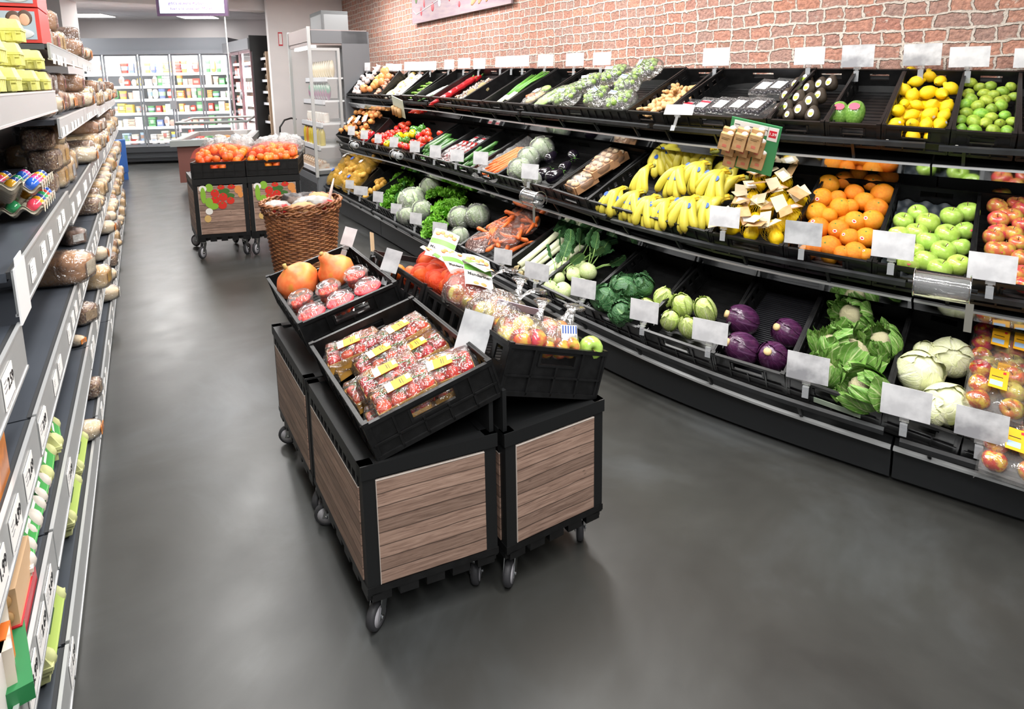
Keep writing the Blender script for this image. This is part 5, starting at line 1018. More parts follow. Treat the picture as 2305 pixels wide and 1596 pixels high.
# tomato packs
def tpack(k):
    rnd = random.Random(k); tr = MB(); L_, W_ = .082, .048
    for (a, b_, c_, d_) in ((-L_, -W_, L_, -W_ + .002), (-L_, W_ - .002, L_, W_), (-L_, -W_, -L_ + .002, W_), (L_ - .002, -W_, L_, W_)): tr.box(a, b_, -.02, c_, d_, .012)
    tr.box(-L_, -W_, -.022, L_, W_, -.019)
    vine = MB(); vine.tube([(-.07, .005, .026), (-.03, -.003, .03), (.02, .006, .03), (.07, 0, .026)], .0022, 6)
    for i in range(4): vine.tube([(-.055 + i * .037, .0, .028), (-.05 + i * .037, .018 * (-1) ** i, .028)], .0016, 5); calyx(.014, 5, 1.2, 0, Tm(-.05 + i * .037, .018 * (-1) ** i, .029), vine)
    fl = MB(); fl.grid(lambda u, v: ((u - .5) * .19, (v - .5) * .115, .034 + .006 * nz((u * 5, v * 4, k)) - .035 * max(0, abs(u - .5) * 2 - .82) / .18 - .035 * max(0, abs(v - .5) * 2 - .8) / .2 * .9), 30, 18)
    lb = MB(); lb.box(-.040, -.02, .0375, .030, .022, .0385); l2 = MB(); l2.box(-.040, -.02, .0386, -.022, .022, .039, 0); l2.box(.018, -.004, .0386, .030, .018, .039, 0)
    for i in range(7): l2.box(-.038 + i * .002, -.012, .0391, -.037 + i * .002, .008, .0394, 1)
    l2.box(.0, -.008, .0386, .002, .014, .039, 1); l2.box(.006, -.012, .0386, .0075, .014, .039, 1)
    return Proto('tomato_pack', 'tomatoes', tr.mesh('card_tray', mat('orange_card', 'd9a24a', .6)), [('vine', vine.mesh('vine', m_stem)), ('film', fl.mesh('film', film('crinkle_film', op=.03, rough=.06, bump=1.0, bs=38, gl=.8, dist=.012))),
        ('label', lb.mesh('label', m_ylab), None, 'yellow label', [('print', l2.mesh('print', [m_white, m_black]))])])
TP = [((790, 772), .02, 'tomato pack at the left with the squarest yellow label'), ((900, 738), .02, 'tomato pack at the top of the crate with a bent label'), ((858, 792), .01, 'tomato pack below the top one with a narrow label'), ((872, 832), .02, 'long tomato pack in the middle of the crate'),
      ((905, 868), .035, 'tomato pack with the orange card side showing, near the front'), ((1010, 812), .02, 'tomato pack in crinkled film in the right corner'), ((885, 925), -.01, 'tomato pack lowest at the front edge'), ((1000, 850), -.02, 'tomato pack half under the right one'), ((745, 805), -.01, 'tomato pack in the left corner under film'), ((790, 872), -.015, 'tomato pack by the left long side of the crate'), ((945, 775), -.01, 'tomato pack between the top one and the right one'), ((1040, 790), .0, 'tomato pack behind the right corner one')]
for k, ((px, py), dz, l) in enumerate(TP):
    h = -.05 + dz; x, y = cT.at(px, py, h + .03); x = min(max(x, .1), cT.w - .1); y = min(max(y, .066), cT.d - .066)
    R = Rm(U(-.03, .03), 0, [-.1, .15, .1, .05, .05, -.15, 0, 0, .3, .2, .1, -.2][k])
    cT.put(tpack(k), x, y, h, l, 'tomato packs', R)
    for i in range(8):
        P_tom.put(cT.loc(x, y, h) @ R @ Tm(-.062 + .041 * (i // 2), -.022 + .044 * (i % 2), .008) @ Rm(U(-.5, .5), U(-.5, .5), U(0, 6)) @ Sm(.0215), 'red vine tomato inside a yellow-labelled pack', 'tomatoes in the packs')
# pumpkins and cherry tomato tubs
for (px, py, r, P, l) in [(668, 628, 48, P_pump, 'orange pumpkin with a greenish flank at the left'), (752, 603, 42, P_pump2, 'orange pumpkin with a long neck at the back')]:
    x, y = cP.at(px, py, .01); sc = r * pxscale(cP.M @ Vector((x, y, 0))); cP.put(P, x, y, -.0, l, 'pumpkins', Rm(0, -.3, .4), sc)
def tub(red):
    b_ = MB(); b_.lathe([(.034, -.035), (.036, -.035), (.045, .018), (.047, .02), (.044, .018), (.033, -.03)], 28, 0, None, True, False); b_.lathe([(.0, -.0345), (.034, -.0345)], 28, 0, None, True, False)
    ld = MB(); ld.lathe([(.0005, .040), (.022, .0405), (.034, .038), (.036, .0415), (.038, .038), (.046, .028), (.0485, .022), (.0485, .017), (.047, .017)], 32, 0, None, True, False)
    ps = [('lid', ld.mesh('lid', film('lid_clear', op=.09, rough=.05, bump=0.0, gl=.35)))]
    ri = MB(); ri.lathe([(.0475, .012), (.0492, .0125), (.0492, .0165), (.0475, .017)], 32)
    if red: ps.append(('seal_ring', ri.mesh('seal_ring', m_red), None, 'red tear ring'))
    return Proto('cherry_tomato_tub', 'tub', b_.mesh('tub', MATS['lid_clear']), ps)
TB = [tub(False), tub(True)]
for k, (px, py, rd, l) in enumerate([(671, 660, 0, 'leftmost clear tub of cherry tomatoes'), (734, 637, 0, 'clear tub of cherry tomatoes beside the pumpkins'), (796, 606, 0, 'clear tub of cherry tomatoes furthest back'), (822, 633, 1, 'cherry tomato tub with red ring at the right'), (760, 663, 1, 'cherry tomato tub with red ring in the middle'), (695, 692, 1, 'cherry tomato tub with red ring at the front left')]):
    x, y = cP.at(px, py, .02); x = min(max(x, .05), cP.w - .045); y = max(y, .05); cP.put(TB[rd], x, y, -.022, l, 'cherry tomato tubs', None, Sm(1.0))
    for i in range(13):
        a = i * 2.4; r_ = .033 * math.sqrt((i + .5) / 13); cP.put(P_cherry, x + r_ * math.cos(a), y + r_ * math.sin(a), -.022 + .008 + U(-.004, .006), 'small red cherry tomato inside a clear tub', 'cherry tomatoes in tubs', rr(), .0125)
    for i in range(10):
        a = i * .628; cP.put(P_cherry, x + .027 * math.cos(a), y + .027 * math.sin(a), -.022 - .015, 'cherry tomato in the lower layer of a tub', 'cherry tomatoes low in the tubs', rr(), .0125)
# mandarin nets with printed card headers
def header(txt=True):
    b_ = MB(); b_.grid(lambda u, v: ((u - .5) * .085, (v - .5) * .12, .006 * math.sin(u * 3.1)), 8, 8); b_.grid(lambda u, v: ((u - .5) * .085, (v - .5) * .12, -.0012 + .006 * math.sin(u * 3.1)), 8, 8)
    g = MB(); f_ = lambda u, v: ((u - .5) * .084, -.005 + v * .022, .0007 + .006 * math.sin(u * 3.1)); g.grid(f_, 8, 2); p = MB()
    for i in range(5): p.ell(.009, .008, .0015, 10, 5, 0, Tm(-.028 + i * .014, .038 + (i % 2) * .008, .0055)); 
    p.ell(.01, .007, .0015, 10, 5, 0, Tm(.01, -.052, .0055)); p.ell(.01, .007, .0015, 10, 5, 0, Tm(-.012, -.052, .005))
    return b_, g, p
b_, g_, p_ = header(); tx = text_me('Mandarinen', .0155, m_black, .0002)
P_hdr = [('card_header', b_.mesh('card_header', m_white), None, 'white printed card', [('green_band', g_.mesh('green_band', mat('leaf_green_print', '6fb04a', .5))), ('print', p_.mesh('print', mat('orange_print', 'ef8f52', .5))), ('text', tx, Tm(0, -.022, .0066))])]
m_onet = film('orange_net', 'e8421a', op=.34, rough=.5, bump=.8, bs=60, gl=.1)
HD = [((900, 572), 1.0, -.25, 'mandarin net at the back with its card leaning left'), ((940, 592), .2, -.1, 'mandarin net with a twisted card behind the sign'), ((985, 620), -.15, .0, 'mandarin net whose card shows the full name at the front'), ((985, 575), -.5, .2, 'mandarin net at the back right with a tilted card'), ((885, 600), .6, -.4, 'mandarin net half behind the grey sign')]
for k, ((px, py), rz, rx, l) in enumerate(HD):
    x, y = cM.at(px, py, .07); x = min(max(x, .08), cM.w - .06)
    nb = MB(); nb.ell(.075, .095, .055, 20, 14, 0, disp=sph_disp(.14, 3, k)); hp = P_hdr[0]
    cM.put(Proto('mandarin_net', 'net', nb.mesh('net', m_onet), [(hp[0], hp[1], Tm(.0, -.02, .085) @ Rm(.55 + rx, .1, rz) @ Sm(1.2), hp[3], hp[4])]), x, y, .0 + .01 * k, l, 'mandarin nets', None)
    for i in range(7):
        a = i * 1.05; r_ = .042 if i else 0; cM.put(P_mand, x + r_ * math.cos(a), y + 1.25 * r_ * math.sin(a), .005 + .01 * k + (.022 if i == 0 else 0), 'orange mandarin inside a red-orange net', 'mandarins in nets', rr(), .03)
for i in range(12): cM.put(P_mand, .05 + .055 * (i % 5), .07 + .14 * (i // 5), -.04, 'mandarin low in the rear right crate', 'mandarins low in the crate', rr(), .032)
# bagged apples
F_APP = film('apple_bag_film', op=.07, rough=.07, bump=1.0, bs=24, gl=.8, dist=.02)
BG = [((1020, 640), .10, .085, .075, .055, 'large apple bag at the back beside the mandarins'), ((1075, 680), .105, .085, .075, .05, 'large apple bag with a printed strip in the middle'), ((1130, 690), .07, .07, .06, .05, 'apple bag behind the printed strip'), ((1200, 745), .085, .07, .06, .03, 'apple bag tied at the front left corner'), ((1245, 745), .075, .07, .06, .03, 'apple bag with an upright twisted top'), ((1300, 765), .07, .07, .055, .03, 'apple bag with blue striped label at the right corner')]
for k, ((px, py), rx, ry, rz, h, l) in enumerate(BG):
    x, y = cA.at(px, py, h); x = min(max(x, .08), cA.w - .075); y = max(y, .085)
    nk = MB(); nk.tube([(0, 0, 0), (.01, .0, .03), (.03, .01, .06), (.06, .02, .08)], [.02, .008, .014, .03], 12, flat=.35)
    ps = [('knotted_top', nk.mesh('knotted_top', F_APP), Tm(rx * .5, 0, rz * .85) @ Rm(0, .5, U(-.8, .8)))]
    if k == 1: ps.append(('printed_strip', MB().cbox(0, 0, 0, .13, .03, .002).mesh('strip', mat('mauve_print', 'a898ac', .4)), Tm(.02, -.065, .045) @ Rm(-.9, 0, -.55)))
    if k == 5:
        st = MB()
        for i in range(6): st.cbox(-.028 + i * .0112, 0, .0015, .004, .022, .001)
        ps.append(('striped_label', MB().cbox(0, 0, 0, .066, .05, .002).mesh('label', m_white), Tm(-.01, -.055, .035) @ Rm(1.2, 0, 0), 'white label with blue stripes', [('stripes', st.mesh('stripes', m_blue), Tm(0, .012, 0))]))
    cA.put(Proto('apple_bag', 'bag', bag_mesh(rx, ry, rz, 70 + k, 30, .10, 4).mesh('bag', F_APP), ps), x, y, h - .03, l, 'apple bags', Rm(0, 0, U(-.2, .2)))
    for i in range(7):
        a = i * 1.05 + k; r_ = .055 if i else 0; P = P_yap if (i + k) % 3 == 0 else P_pap
        if k == 5 and i == 1: P = P_gap
        cA.put(P, min(cA.w - .035, max(.035, x + rx / .1 * r_ * math.cos(a))), max(.035, y + r_ * math.sin(a)), h - .035 + (.03 if i == 0 else U(-.01, .01)), 'apple inside the ' + ['large bag beside the mandarins', 'bag with the mauve strip', 'bag behind the mauve strip', 'tied bag at the front left corner', 'bag with the upright twisted top', 'bag with the blue striped label'][k], 'apples in bag, ' + ORD[k], rr(), .033)
cA.put(P_gap, cA.w - .035, .03, .0, 'green-yellow apple showing at the right corner of the apple crate', None, rr(), .036)
# ---------------------------------------------------------------- rolling display further back: clementines in red nets
oB = Vector((-2.61, 4.98, 0)); uB = Vector((math.cos(math.radians(14)), math.sin(math.radians(14)), 0)); vB = Vector((-.53, .85, 0))
BK = []
for k in range(2):
    o = oB + uB * (.42 * k); t, MRb, pf = module((o.x, o.y), uB, vB, ['wood-sided display module with a vegetable print, left of the pair', 'display module with a vegetable print half behind the wicker basket'][k], 'display modules under the clementines', WOODS[1], W=.41, D=.56)
    t.scale = (1, 1, 1.36); BK.append((t, MRb))
    pr = MB(); P0 = MRb; cols = [mat('tomato_print', 'cf2f22', .5), mat('cucumber_print', '3f6b2f', .5), mat('onion_print', 'd88d4a', .5), mat('lettuce_print', '86b33a', .5), mat('radish_print', 'e9e6e0', .5), mat('potato_print', 'd2ad6a', .5), m_stem]
    def disc(x, z, rx, rz, m, yy=-.0045): 
        n = 18; vs = [(x + rx * math.cos(6.283 * i / n), yy, z + rz * math.sin(6.283 * i / n)) for i in range(n)]; pr.add(vs, [tuple(range(n))], m, False, P0)
    for j, (x, z, rx, rz, m) in enumerate([(.11, .445, .03, .025, 3), (.06, .44, .03, .02, 4), (.22, .42, .045, .018, 1), (.26, .39, .04, .016, 1), (.33, .425, .03, .026, 2), (.345, .395, .02, .02, 2), (.20, .445, .028, .014, 0), (.28, .445, .03, .014, 0), (.15, .41, .032, .024, 0), (.21, .385, .034, .025, 0), (.15, .37, .032, .024, 0), (.265, .36, .03, .022, 0), (.20, .335, .034, .025, 0),
                                          (.06, .40, .02, .05, 3), (.10, .355, .03, .03, 3), (.13, .33, .04, .02, 3), (.095, .30, .028, .02, 4), (.08, .255, .026, .022, 5)]):
        disc(x + .01, z, rx, rz, m, -.0045 - .0001 * j)
        if m == 0: disc(x + .01, z + rz * .5, .007, .004, 6, -.0047 - .0001 * j)
    part('vegetable_print', pr, cols, t)
def bcrate(k, y0, lab):
    o = oB + uB * (.42 * k) + vB.normalized() * y0; return Crate(frame((o.x, o.y, .815), uB, vB), .405, .54, .13, lab, 'crates of clementines')
m_clem = mat('clementine_peel', 'f0701f', .35, c2='f4862e', ns=6, bump=.2, bs=40, var=.14, hue=.02); P_clem = Proto('clementine', 'mandarin', MB().ell(1, 1, .88, 14, 10).mesh('clementine', m_clem), [])
for k in range(2):
    c = bcrate(k, 0, ['left black crate heaped with clementines', 'right black crate heaped with clementines'][k])
    for i in range(70):
        x = U(.03, c.w - .03); y = U(.02, c.d * .8); hh = .02 + .10 * math.sin(math.pi * min(1, y / c.d * 1.05)) * (1 if k == 0 else .9) * (.6 + .4 * math.sin(math.pi * x / c.w))
        c.put(P_clem, x, y, hh - U(0, .015) - .02, ['clementine in the heap of the left crate', 'clementine in the heap of the right crate'][k], ['clementines, left crate', 'clementines, right crate'][k], rr(), .033)
    for i in range(30): c.put(P_clem, .035 + .065 * (i % 6), .04 + .1 * (i // 6), -.05, 'clementine beneath the heap', 'clementines beneath the heap', rr(), .034)
    mbn = MB(); mbn.grid(lambda u, v: (u * c.w, v * c.d * .85, .035 + .10 * math.sin(math.pi * min(1, v * 1.05)) * (.6 + .4 * math.sin(math.pi * u)) + .008 * nz((u * 9, v * 9, k))), 20, 20)
    one('red_net', mbn, film('red_net', 'e23a1c', op=.16, rough=.5, bump=.5, bs=70, gl=.05), ['red netting over the left clementines', 'red netting over the right clementines'][k], 'net', c.M)
    for i in range(5): c.put(Proto('leaf_vegetable_bag', 'bag', bag_mesh(.11, .09, .07, 80 + i + 7 * k, lump=.2).mesh('bag', film('foggy_film', 'e6e6e4', op=.35, rough=.15, bump=1, bs=20, gl=.5, dist=.03)), []), .06 + .07 * i, c.d * .95, .06 + .02 * (i % 2), 'crumpled clear bag behind the clementines', 'clear bags behind the clementines', rr())
# ---------------------------------------------------------------- tall wicker basket
bo = Vector((-1.40, 4.02, 0)); m_wick = mat('willow', '8a5532', .55, c2='a06a42', ns=30, c3='6f4126', n3=9, bump=.2, bs=80)
t = thing('wicker_basket', 'tall brown wicker basket on the floor behind the pumpkin module', 'basket', Tm(*bo))
Hb = .67; rf = lambda z: .165 + (.238 - .165) * (z / Hb) ** .9
wv = MB(); nrow = 46
for j in range(nrow):
    z = .012 + j * (Hb - .05) / nrow; band = (j % 11 == 10)
    wv.tube([((rf(z) + (.002 if band else 0) + .005 * math.cos(18 * a + math.pi * (j % 2))) * math.cos(a), (rf(z) + .005 * math.cos(18 * a + math.pi * (j % 2))) * math.sin(a), z + (.002 * math.sin(9 * a + j) if band else 0)) for a in np.linspace(0, 2 * math.pi, 109)[:-1]], .0066, 5, closed=True)
part('woven_side', wv, m_wick, t)
st = MB()
for i in range(36):
    a = 2 * math.pi * i / 36; st.tube([(rf(z) * math.cos(a), rf(z) * math.sin(a), z) for z in (0, Hb * .5, Hb)], .0035, 5)
part('stakes', st, m_wick, t)
rm = MB()
for j, (r_, z, rr_) in enumerate([(.243, Hb - .045, .007), (.247, Hb - .03, .007), (.25, Hb - .005, .008), (.255, Hb + .005, .008), (.247, Hb + .012, .007)]):
    rm.tube([((r_ + .005 * math.cos(24 * a + j * 2)) * math.cos(a), (r_ + .005 * math.cos(24 * a + j * 2)) * math.sin(a), z + .005 * math.sin(24 * a + j * 2)) for a in np.linspace(0, 2 * math.pi, 145)[:-1]], rr_, 5, closed=True)
part('braided_rim', rm, m_wick, t); bt = MB(); bt.lathe([(.001, .01), (.165, .01)], 24, 0, None, False, False); part('bottom', bt, m_wick, t)
m_dbag = mat('dark_paper_bag', '2c2524', .45, c2='6a5a52', ns=7, lo=.5, hi=.56, bump=.5, bs=15); m_rbag = mat('red_grey_bag', '9a9894', .4, c2='b03030', ns=6, lo=.55, hi=.6, bump=.5, bs=15); m_kbag = mat('kraft_bag', 'b58f63', .7, bump=.5, bs=15)
for k, (x, y, z, rz, ry, m, l) in enumerate([(-.12, -.06, .65, .5, .2, m_rbag, 'grey and red bread bag at the left in the basket'), (-.04, .02, .68, .3, .3, m_dbag, 'dark bread bag lying across the basket'), (.05, -.04, .67, .6, -.1, m_rbag, 'grey bag with red print in the middle of the basket'), (.12, .04, .68, -.4, .2, m_kbag, 'kraft paper bag in the basket'), (.15, -.04, .67, .9, .3, m_rbag, 'grey and red bag at the right rim of the basket'), (.0, .12, .67, 0, .1, m_dbag, 'dark bag at the back of the basket'), (.06, -.13, .65, .2, .0, m_kbag, 'flat kraft bag at the front of the basket')]):
    one('bread_bag', bag_mesh(.10, .065, .05, 90 + k, lump=.16, sc=3), m, l, 'bag', Tm(*(bo + Vector((x, y, z - .01)))) @ Rm(0, ry, rz), 'bags in the wicker basket')
one('bread_stick', MB().tube([(0, 0, 0), (.03, .01, .12), (.05, .02, .2)], [.012, .01, .004], 8), mat('pale_pink_card', 'e3c6bd', .5), 'pale pointed strip standing up at the right of the basket', 'strip', Tm(*(bo + Vector((.17, .0, .62)))))
# ---------------------------------------------------------------- bread and egg shelves on the left
O0 = Vector((-1.7035, 2.3295, 0)); G = Matrix((A, -B, (0, 0, 1))).transposed().to_4x4(); G.translation = O0; Gi = G.inverted()
SHF = mat('shelf_slate', '4b5058', .35, .2, c2='454a52', ns=3); RAILL = mat('rail_light', 'a6a8a8', .32, .15); RGAP = mat('rail_gap', '26282b', .6)
MODS = [(-2.4, [.12, .42, .71, .935], 'nearest shelf section at the left edge holding nut packs'), (-1.2, [.12, .42, .71, 1.05, 1.43], 'shelf section with yellow egg cartons on top'), (0, [.12, .42, .71, 1.02, 1.325, 1.605], 'bread shelf section behind the egg section'), (1.2, [.12, .42, .71, 1.02, 1.325, 1.605], 'bread shelf section halfway down the aisle'),
        (2.4, [.12, .42, .71, 1.0, 1.30], 'bread shelf section far down the aisle'), (3.6, [.12, .42, .71, 1.0, 1.30], 'last but one bread shelf section'), (4.8, [.12, .42, .71, 1.0, 1.30], 'last bread shelf section by the fridges')]
LEV = {}
for k, (s0, lv, lab) in enumerate(MODS):
    t = thing('bread_shelf_unit', lab, 'shelf', G, 'sections of the left shelf'); s1 = s0 + 1.2; LEV[s0] = lv
    top = max(lv) + .35 if k < 4 else 1.62
    part('back_panel', MB().box(s0 + .002, .47, .02, s1 - .002, .49, max(lv) + .1), SHF, t)
    part('plinth', MB().box(s0 + .002, .02, 0, s1 - .002, .45, .03), BLKM, t)
    part('upright', MB().box(s0 - .01, .44, 0, s0 + .02, .47, max(lv) + .12), DGREY, t)
    for z in lv:
        hr = .055 if z > 1.5 else .07 if z > 1.2 else .10
        sh = part('shelf_board', MB().box(s0 + .003, .012, z - .02, s1 - .003, .47, z), SHF, t)
        r_ = MB(); r_.box(s0 + .006, -.004, z - hr, s1 - .006, .004, z + .002); r_.box(s0 + .006, -.006, z - hr - .002, s1 - .006, .006, z - hr + .004, 1); r_.box(s0 + .006, -.005, z + .0, s1 - .006, .003, z + .005, 1); r_.box(s0 + .006, .004, z - .014, s1 - .006, .014, z + .001, 2)
        part('price_rail', r_, [RAILL, SILV, RGAP], t)
def on(px, py, z):
    p = Gi @ hit(px, py, (0, 0, z), Vector((0, 0, 1))); return p.x, p.y
# price tickets in the rails, turned to the aisle
TX = {s: text_me(s, .024, m_black, .0001) for s in ('2.99', '4.99', '2.59', '3.99', '3.69', '2.69', '1.29', '1.99')}
tk = MB(); tk.box(-.0345, -.003, -.024, .0345, -.001, .024); tkm = tk.mesh('price_ticket', m_white)
tl = MB(); [tl.box(-.031, -.0036, .014 - i * .007, -.014, -.003, .0155 - i * .007) for i in range(3)]; tl.box(-.032, -.0036, -.021, .03, -.003, -.0195); tlm = tl.mesh('fine_print', mat('grey_text', '77777a', .6))
def ticket(s, z, txt, lab, group='price tickets', w_=1.0):
    w_ = 1.35 if txt else 1.0
    ps = [('fine_print', tlm)]
    if txt: ps.append(('price', TX[txt], Tm(.012, -.0035, .004) @ Rm(math.pi / 2, 0, 0)))
    Proto('price_ticket', 'price tag', tkm, ps).put(G @ Tm(s, -.004, z - .052) @ Sm(w_, 1, .8 if z > 1.2 else 1.35 if txt else 1.0), lab, group)
for (px, py, z, tx, l) in [(8, 850, .935, '2.59', 'price ticket in the short rail at the left edge'), (92, 975, .71, '2.99', 'price ticket reading 2.99 right above the egg cartons'), (60, 1085, .71, '2.69', 'price ticket in the rail left of the green-white egg cartons'), (30, 1200, .71, '4.99', 'price ticket reading 4.99 above the nut packs'), (103, 1325, .42, '3.69', 'price ticket reading 3.69, topmost beside the tree-print carton'),
                          (85, 1410, .42, '2.69', 'price ticket reading 2.69 beside the tree-print carton'), (60, 1500, .42, '3.99', 'price ticket reading 3.99 lowest by the green tray'), (150, 1060, .42, '2.69', 'price ticket in the rail right of the green-yellow cartons'), (155, 1480, .12, '1.29', 'price ticket in the lowest rail near the camera'), (2, 1370, .71, '1.99', 'price ticket cut by the left edge of the picture')]:
    h = hit(px, py, O0, Vector((-A.y, A.x, 0))); s = (Gi @ h).x; ticket(s, z, tx, l, None)
rnd = random.Random(12); kk = 0
for s0, lv, _ in MODS[1:]:
    for z in lv:
        if s0 == -1.2 and z in (.42, .71, 1.43, .12): cand = [(.07, .2)] if z in (.71,) else []
        else: cand = [(0, 1)]
        if not cand: continue
        s = s0 + .08
        while s < s0 + 1.12:
            if rnd.random() < .62: ticket(s, z, None, 'white price ticket in the %s rail of the bread shelves' % {.12: 'lowest', .42: 'second', .71: 'third', 1.02: 'fourth', 1.05: 'fourth', 1.0: 'fourth', 1.325: 'fifth', 1.30: 'fifth', 1.605: 'top', 1.43: 'top'}[z], 'price tickets on the bread shelves')
            s += rnd.uniform(.085, .16)
one('promotion_card', MB().box(-.085, -.008, -.115, .045, -.0045, .012).box(-.06, -.007, .012, .02, -.0045, .03), mat('white_card', 'e9e9ea', .4), 'large white promotion card clipped over the rail below the dyed eggs', 'card', G @ Tm((Gi @ hit(45, 640, O0, Vector((-A.y, A.x, 0)))).x, 0, 1.05))
# ---- products
def bx_disp(p): return lambda d: 1 / ((abs(d.x) ** p + abs(d.y) ** p + abs(d.z) ** p) ** (1 / p))
m_yc = mat('yellow_pulp', 'd9d77c', .8, bump=.5, bs=70, c2='e2df8c', ns=20); m_gc = mat('grey_pulp', 'b9b19f', .85, bump=.5, bs=70); m_lc = mat('lime_pulp', 'c3c68c', .8, bump=.4, bs=60); m_wc = mat('pale_pulp', 'cfc7bd', .85, bump=.4, bs=60)
def carton(L_, W_, m, sleeve=None, nm='egg_carton', flat=False):
    """egg carton: scalloped base, hinged lid with bulged ends; long side along x"""
    b_ = MB(); n = max(3, int(L_ / .048))
    b_.box(-L_ / 2, -W_ / 2, .026, L_ / 2, W_ / 2, .034)
    for i in range(n):
        for sy in (-1, 1): b_.lathe([(.011, 0), (.014, .002), (.0225, .028)], 8, 0, Tm(-L_ / 2 + L_ * (i + .5) / n, sy * W_ * .25, 0) @ Sm(L_ / n / .046, W_ / .094, 1), False)
    b_.box(-L_ / 2 + .006, -W_ / 2 + .006, .008, L_ / 2 - .006, W_ / 2 - .006, .027, 0, None)
    l_ = MB(); l_.box(-L_ / 2 - .003, -W_ / 2 - .003, .034, L_ / 2 + .003, W_ / 2 + .003, .041); l_.box(-L_ / 2, -W_ / 2, .041, L_ / 2, W_ / 2, .068, 0, None, .93, .72)
    for i in (() if flat else (0, n - 1)):
        for sy in (-1, 1): l_.ell(.024 * L_ / n / .048, .032, .0265, 12, 8, 0, Tm(-L_ / 2 + L_ * (i + .5) / n, sy * W_ * .27, .041))
    if flat:
        for i in range(9): x = -L_ / 2 + .012 + (L_ - .03) * i / 8; b_.box(x, -W_ / 2 - .002, .004, x + .008, W_ / 2 + .002, .032, 0, None, 1.25)
        for j in range(4): y = -W_ / 2 + .008 + (W_ - .024) * j / 3; b_.box(-L_ / 2 - .002, y, .004, L_ / 2 + .002, y + .009, .032)
        l_.box(-L_ * .38, -W_ * .30, .066, -L_ * .1, W_ * .30, .071, 0, None, .85); l_.box(L_ * .1, -W_ * .30, .066, L_ * .38, W_ * .30, .071, 0, None, .85)
    ps = [('lid', l_.mesh('lid', m))]
    if sleeve:
        s_ = MB(); s_.box(-L_ / 2 + .035, -W_ / 2 + .012, .0685, L_ / 2 - .035, W_ / 2 - .012, .0725, 0); s_.add([(-L_ / 2 + .03, -W_ / 2 - .0045, .038), (L_ / 2 - .03, -W_ / 2 - .0045, .038), (L_ / 2 - .03, -W_ / 2 + .0155, .0715), (-L_ / 2 + .03, -W_ / 2 + .0155, .0715)], [(0, 1, 2, 3)], 1); s_.add([(-L_ * .2, -W_ / 2 + .0005, .045), (L_ * .15, -W_ / 2 + .0005, .045), (L_ * .15, -W_ / 2 + .010, .063), (-L_ * .2, -W_ / 2 + .010, .063)], [(0, 1, 2, 3)], 2)
        [s_.add([(-L_ * .34 + j * .012, -.025, .0735), (-L_ * .34 + j * .012 + .014, 0, .0735), (-L_ * .34 + j * .012, .025, .0735)], [(0, 1, 2)], 2) for j in range(4)]; s_.box(-L_ / 2 + .035, -W_ / 2 + .02, .0726, -.03, W_ / 2 - .02, .0732, 3)
        ps.append(('printed_sleeve', s_.mesh('sleeve', sleeve), None, 'printed paper label'))
    return Proto(nm, 'eggs', b_.mesh('base', m), ps)
P_yc = carton(.245, .105, m_yc, None, 'egg_carton', True)
ZS = lambda z: Tm(0, 0, z)
k = 0
for (px, py, tier, l) in [(28, 205, 0, 'yellow egg carton at the bottom of the stack, second from left'), (72, 203, 0, 'yellow egg carton at the bottom of the stack, third from left'), (100, 201, 0, 'yellow egg carton at the bottom right end of the stack'), (-12, 206, 0, 'yellow egg carton at the bottom of the stack cut by the left edge'),
                      (35, 145, 1, 'yellow egg carton in the middle layer of the stack'), (84, 150, 1, 'yellow egg carton at the right of the middle layer'), (38, 92, 2, 'yellow egg carton on top of the stack'), (-8, 148, 1, 'yellow egg carton in the middle layer at the left edge')]:
    n_ = Vector((-A.y, A.x, 0)); p = Gi @ hit(px, py, O0 + n_ * .03, n_); zb = 1.435 + tier * .073
    P_yc.put(G @ Tm(p.x - .0, .13, zb) @ Rm(0, 0, math.pi / 2) @ Sm(.95, .85, 1), l, 'yellow egg cartons')
for s in (-.18, -.32, -.46, -.60, -.74, -.88, -1.02):
    for q in (.35,): P_yc.put(G @ Tm(s, q, 1.435) @ Rm(0, 0, math.pi / 2), 'yellow egg carton in the back row of the stack', 'yellow egg cartons behind')
# red chocolate boxes on the top shelf
rb = MB(); rb.box(0, 0, 0, .30, .34, .125); im = MB(); im.box(-.002, .012, .012, -.0005, .12, .113, 0); im.ell(.0015, .024, .030, 12, 8, 2, Tm(-.002, .075, .084)); im.ell(.0015, .018, .026, 12, 8, 1, Tm(-.003, .073, .074)); im.ell(.0015, .022, .028, 12, 8, 2, Tm(-.002, .042, .09)); im.ell(.0015, .016, .022, 12, 8, 1, Tm(-.003, .044, .083)); im.ell(.0015, .04, .018, 12, 8, 3, Tm(-.003, .06, .032)); tx = MB(); tx.box(-.002, .13, .085, -.0005, .32, .097, 0); tx.box(-.002, .13, .045, -.0005, .34, .068, 1); tx.box(-.002, .16, .105, -.0005, .28, .112, 0)
for k in range(2):
    Proto('sweets_box', 'box', rb.mesh('box', mat('red_box', 'cf3b34', .4)), [('picture', im.mesh('picture', [mat('photo_blue', 'a7b7c6', .4), mat('photo_skin', 'd8a98f', .5), mat('photo_dark', '5a463d', .5), mat('photo_grey', 'c9ccd2', .5)])), ('lettering', tx.mesh('lettering', [m_white, m_grn]))]).put(G @ Tm(.04, .02, 1.61 + .13 * k), ['red box with a picture, lower of the two on the top shelf', 'red box with a picture, upper of the two on the top shelf'][k], 'red boxes with pictures')
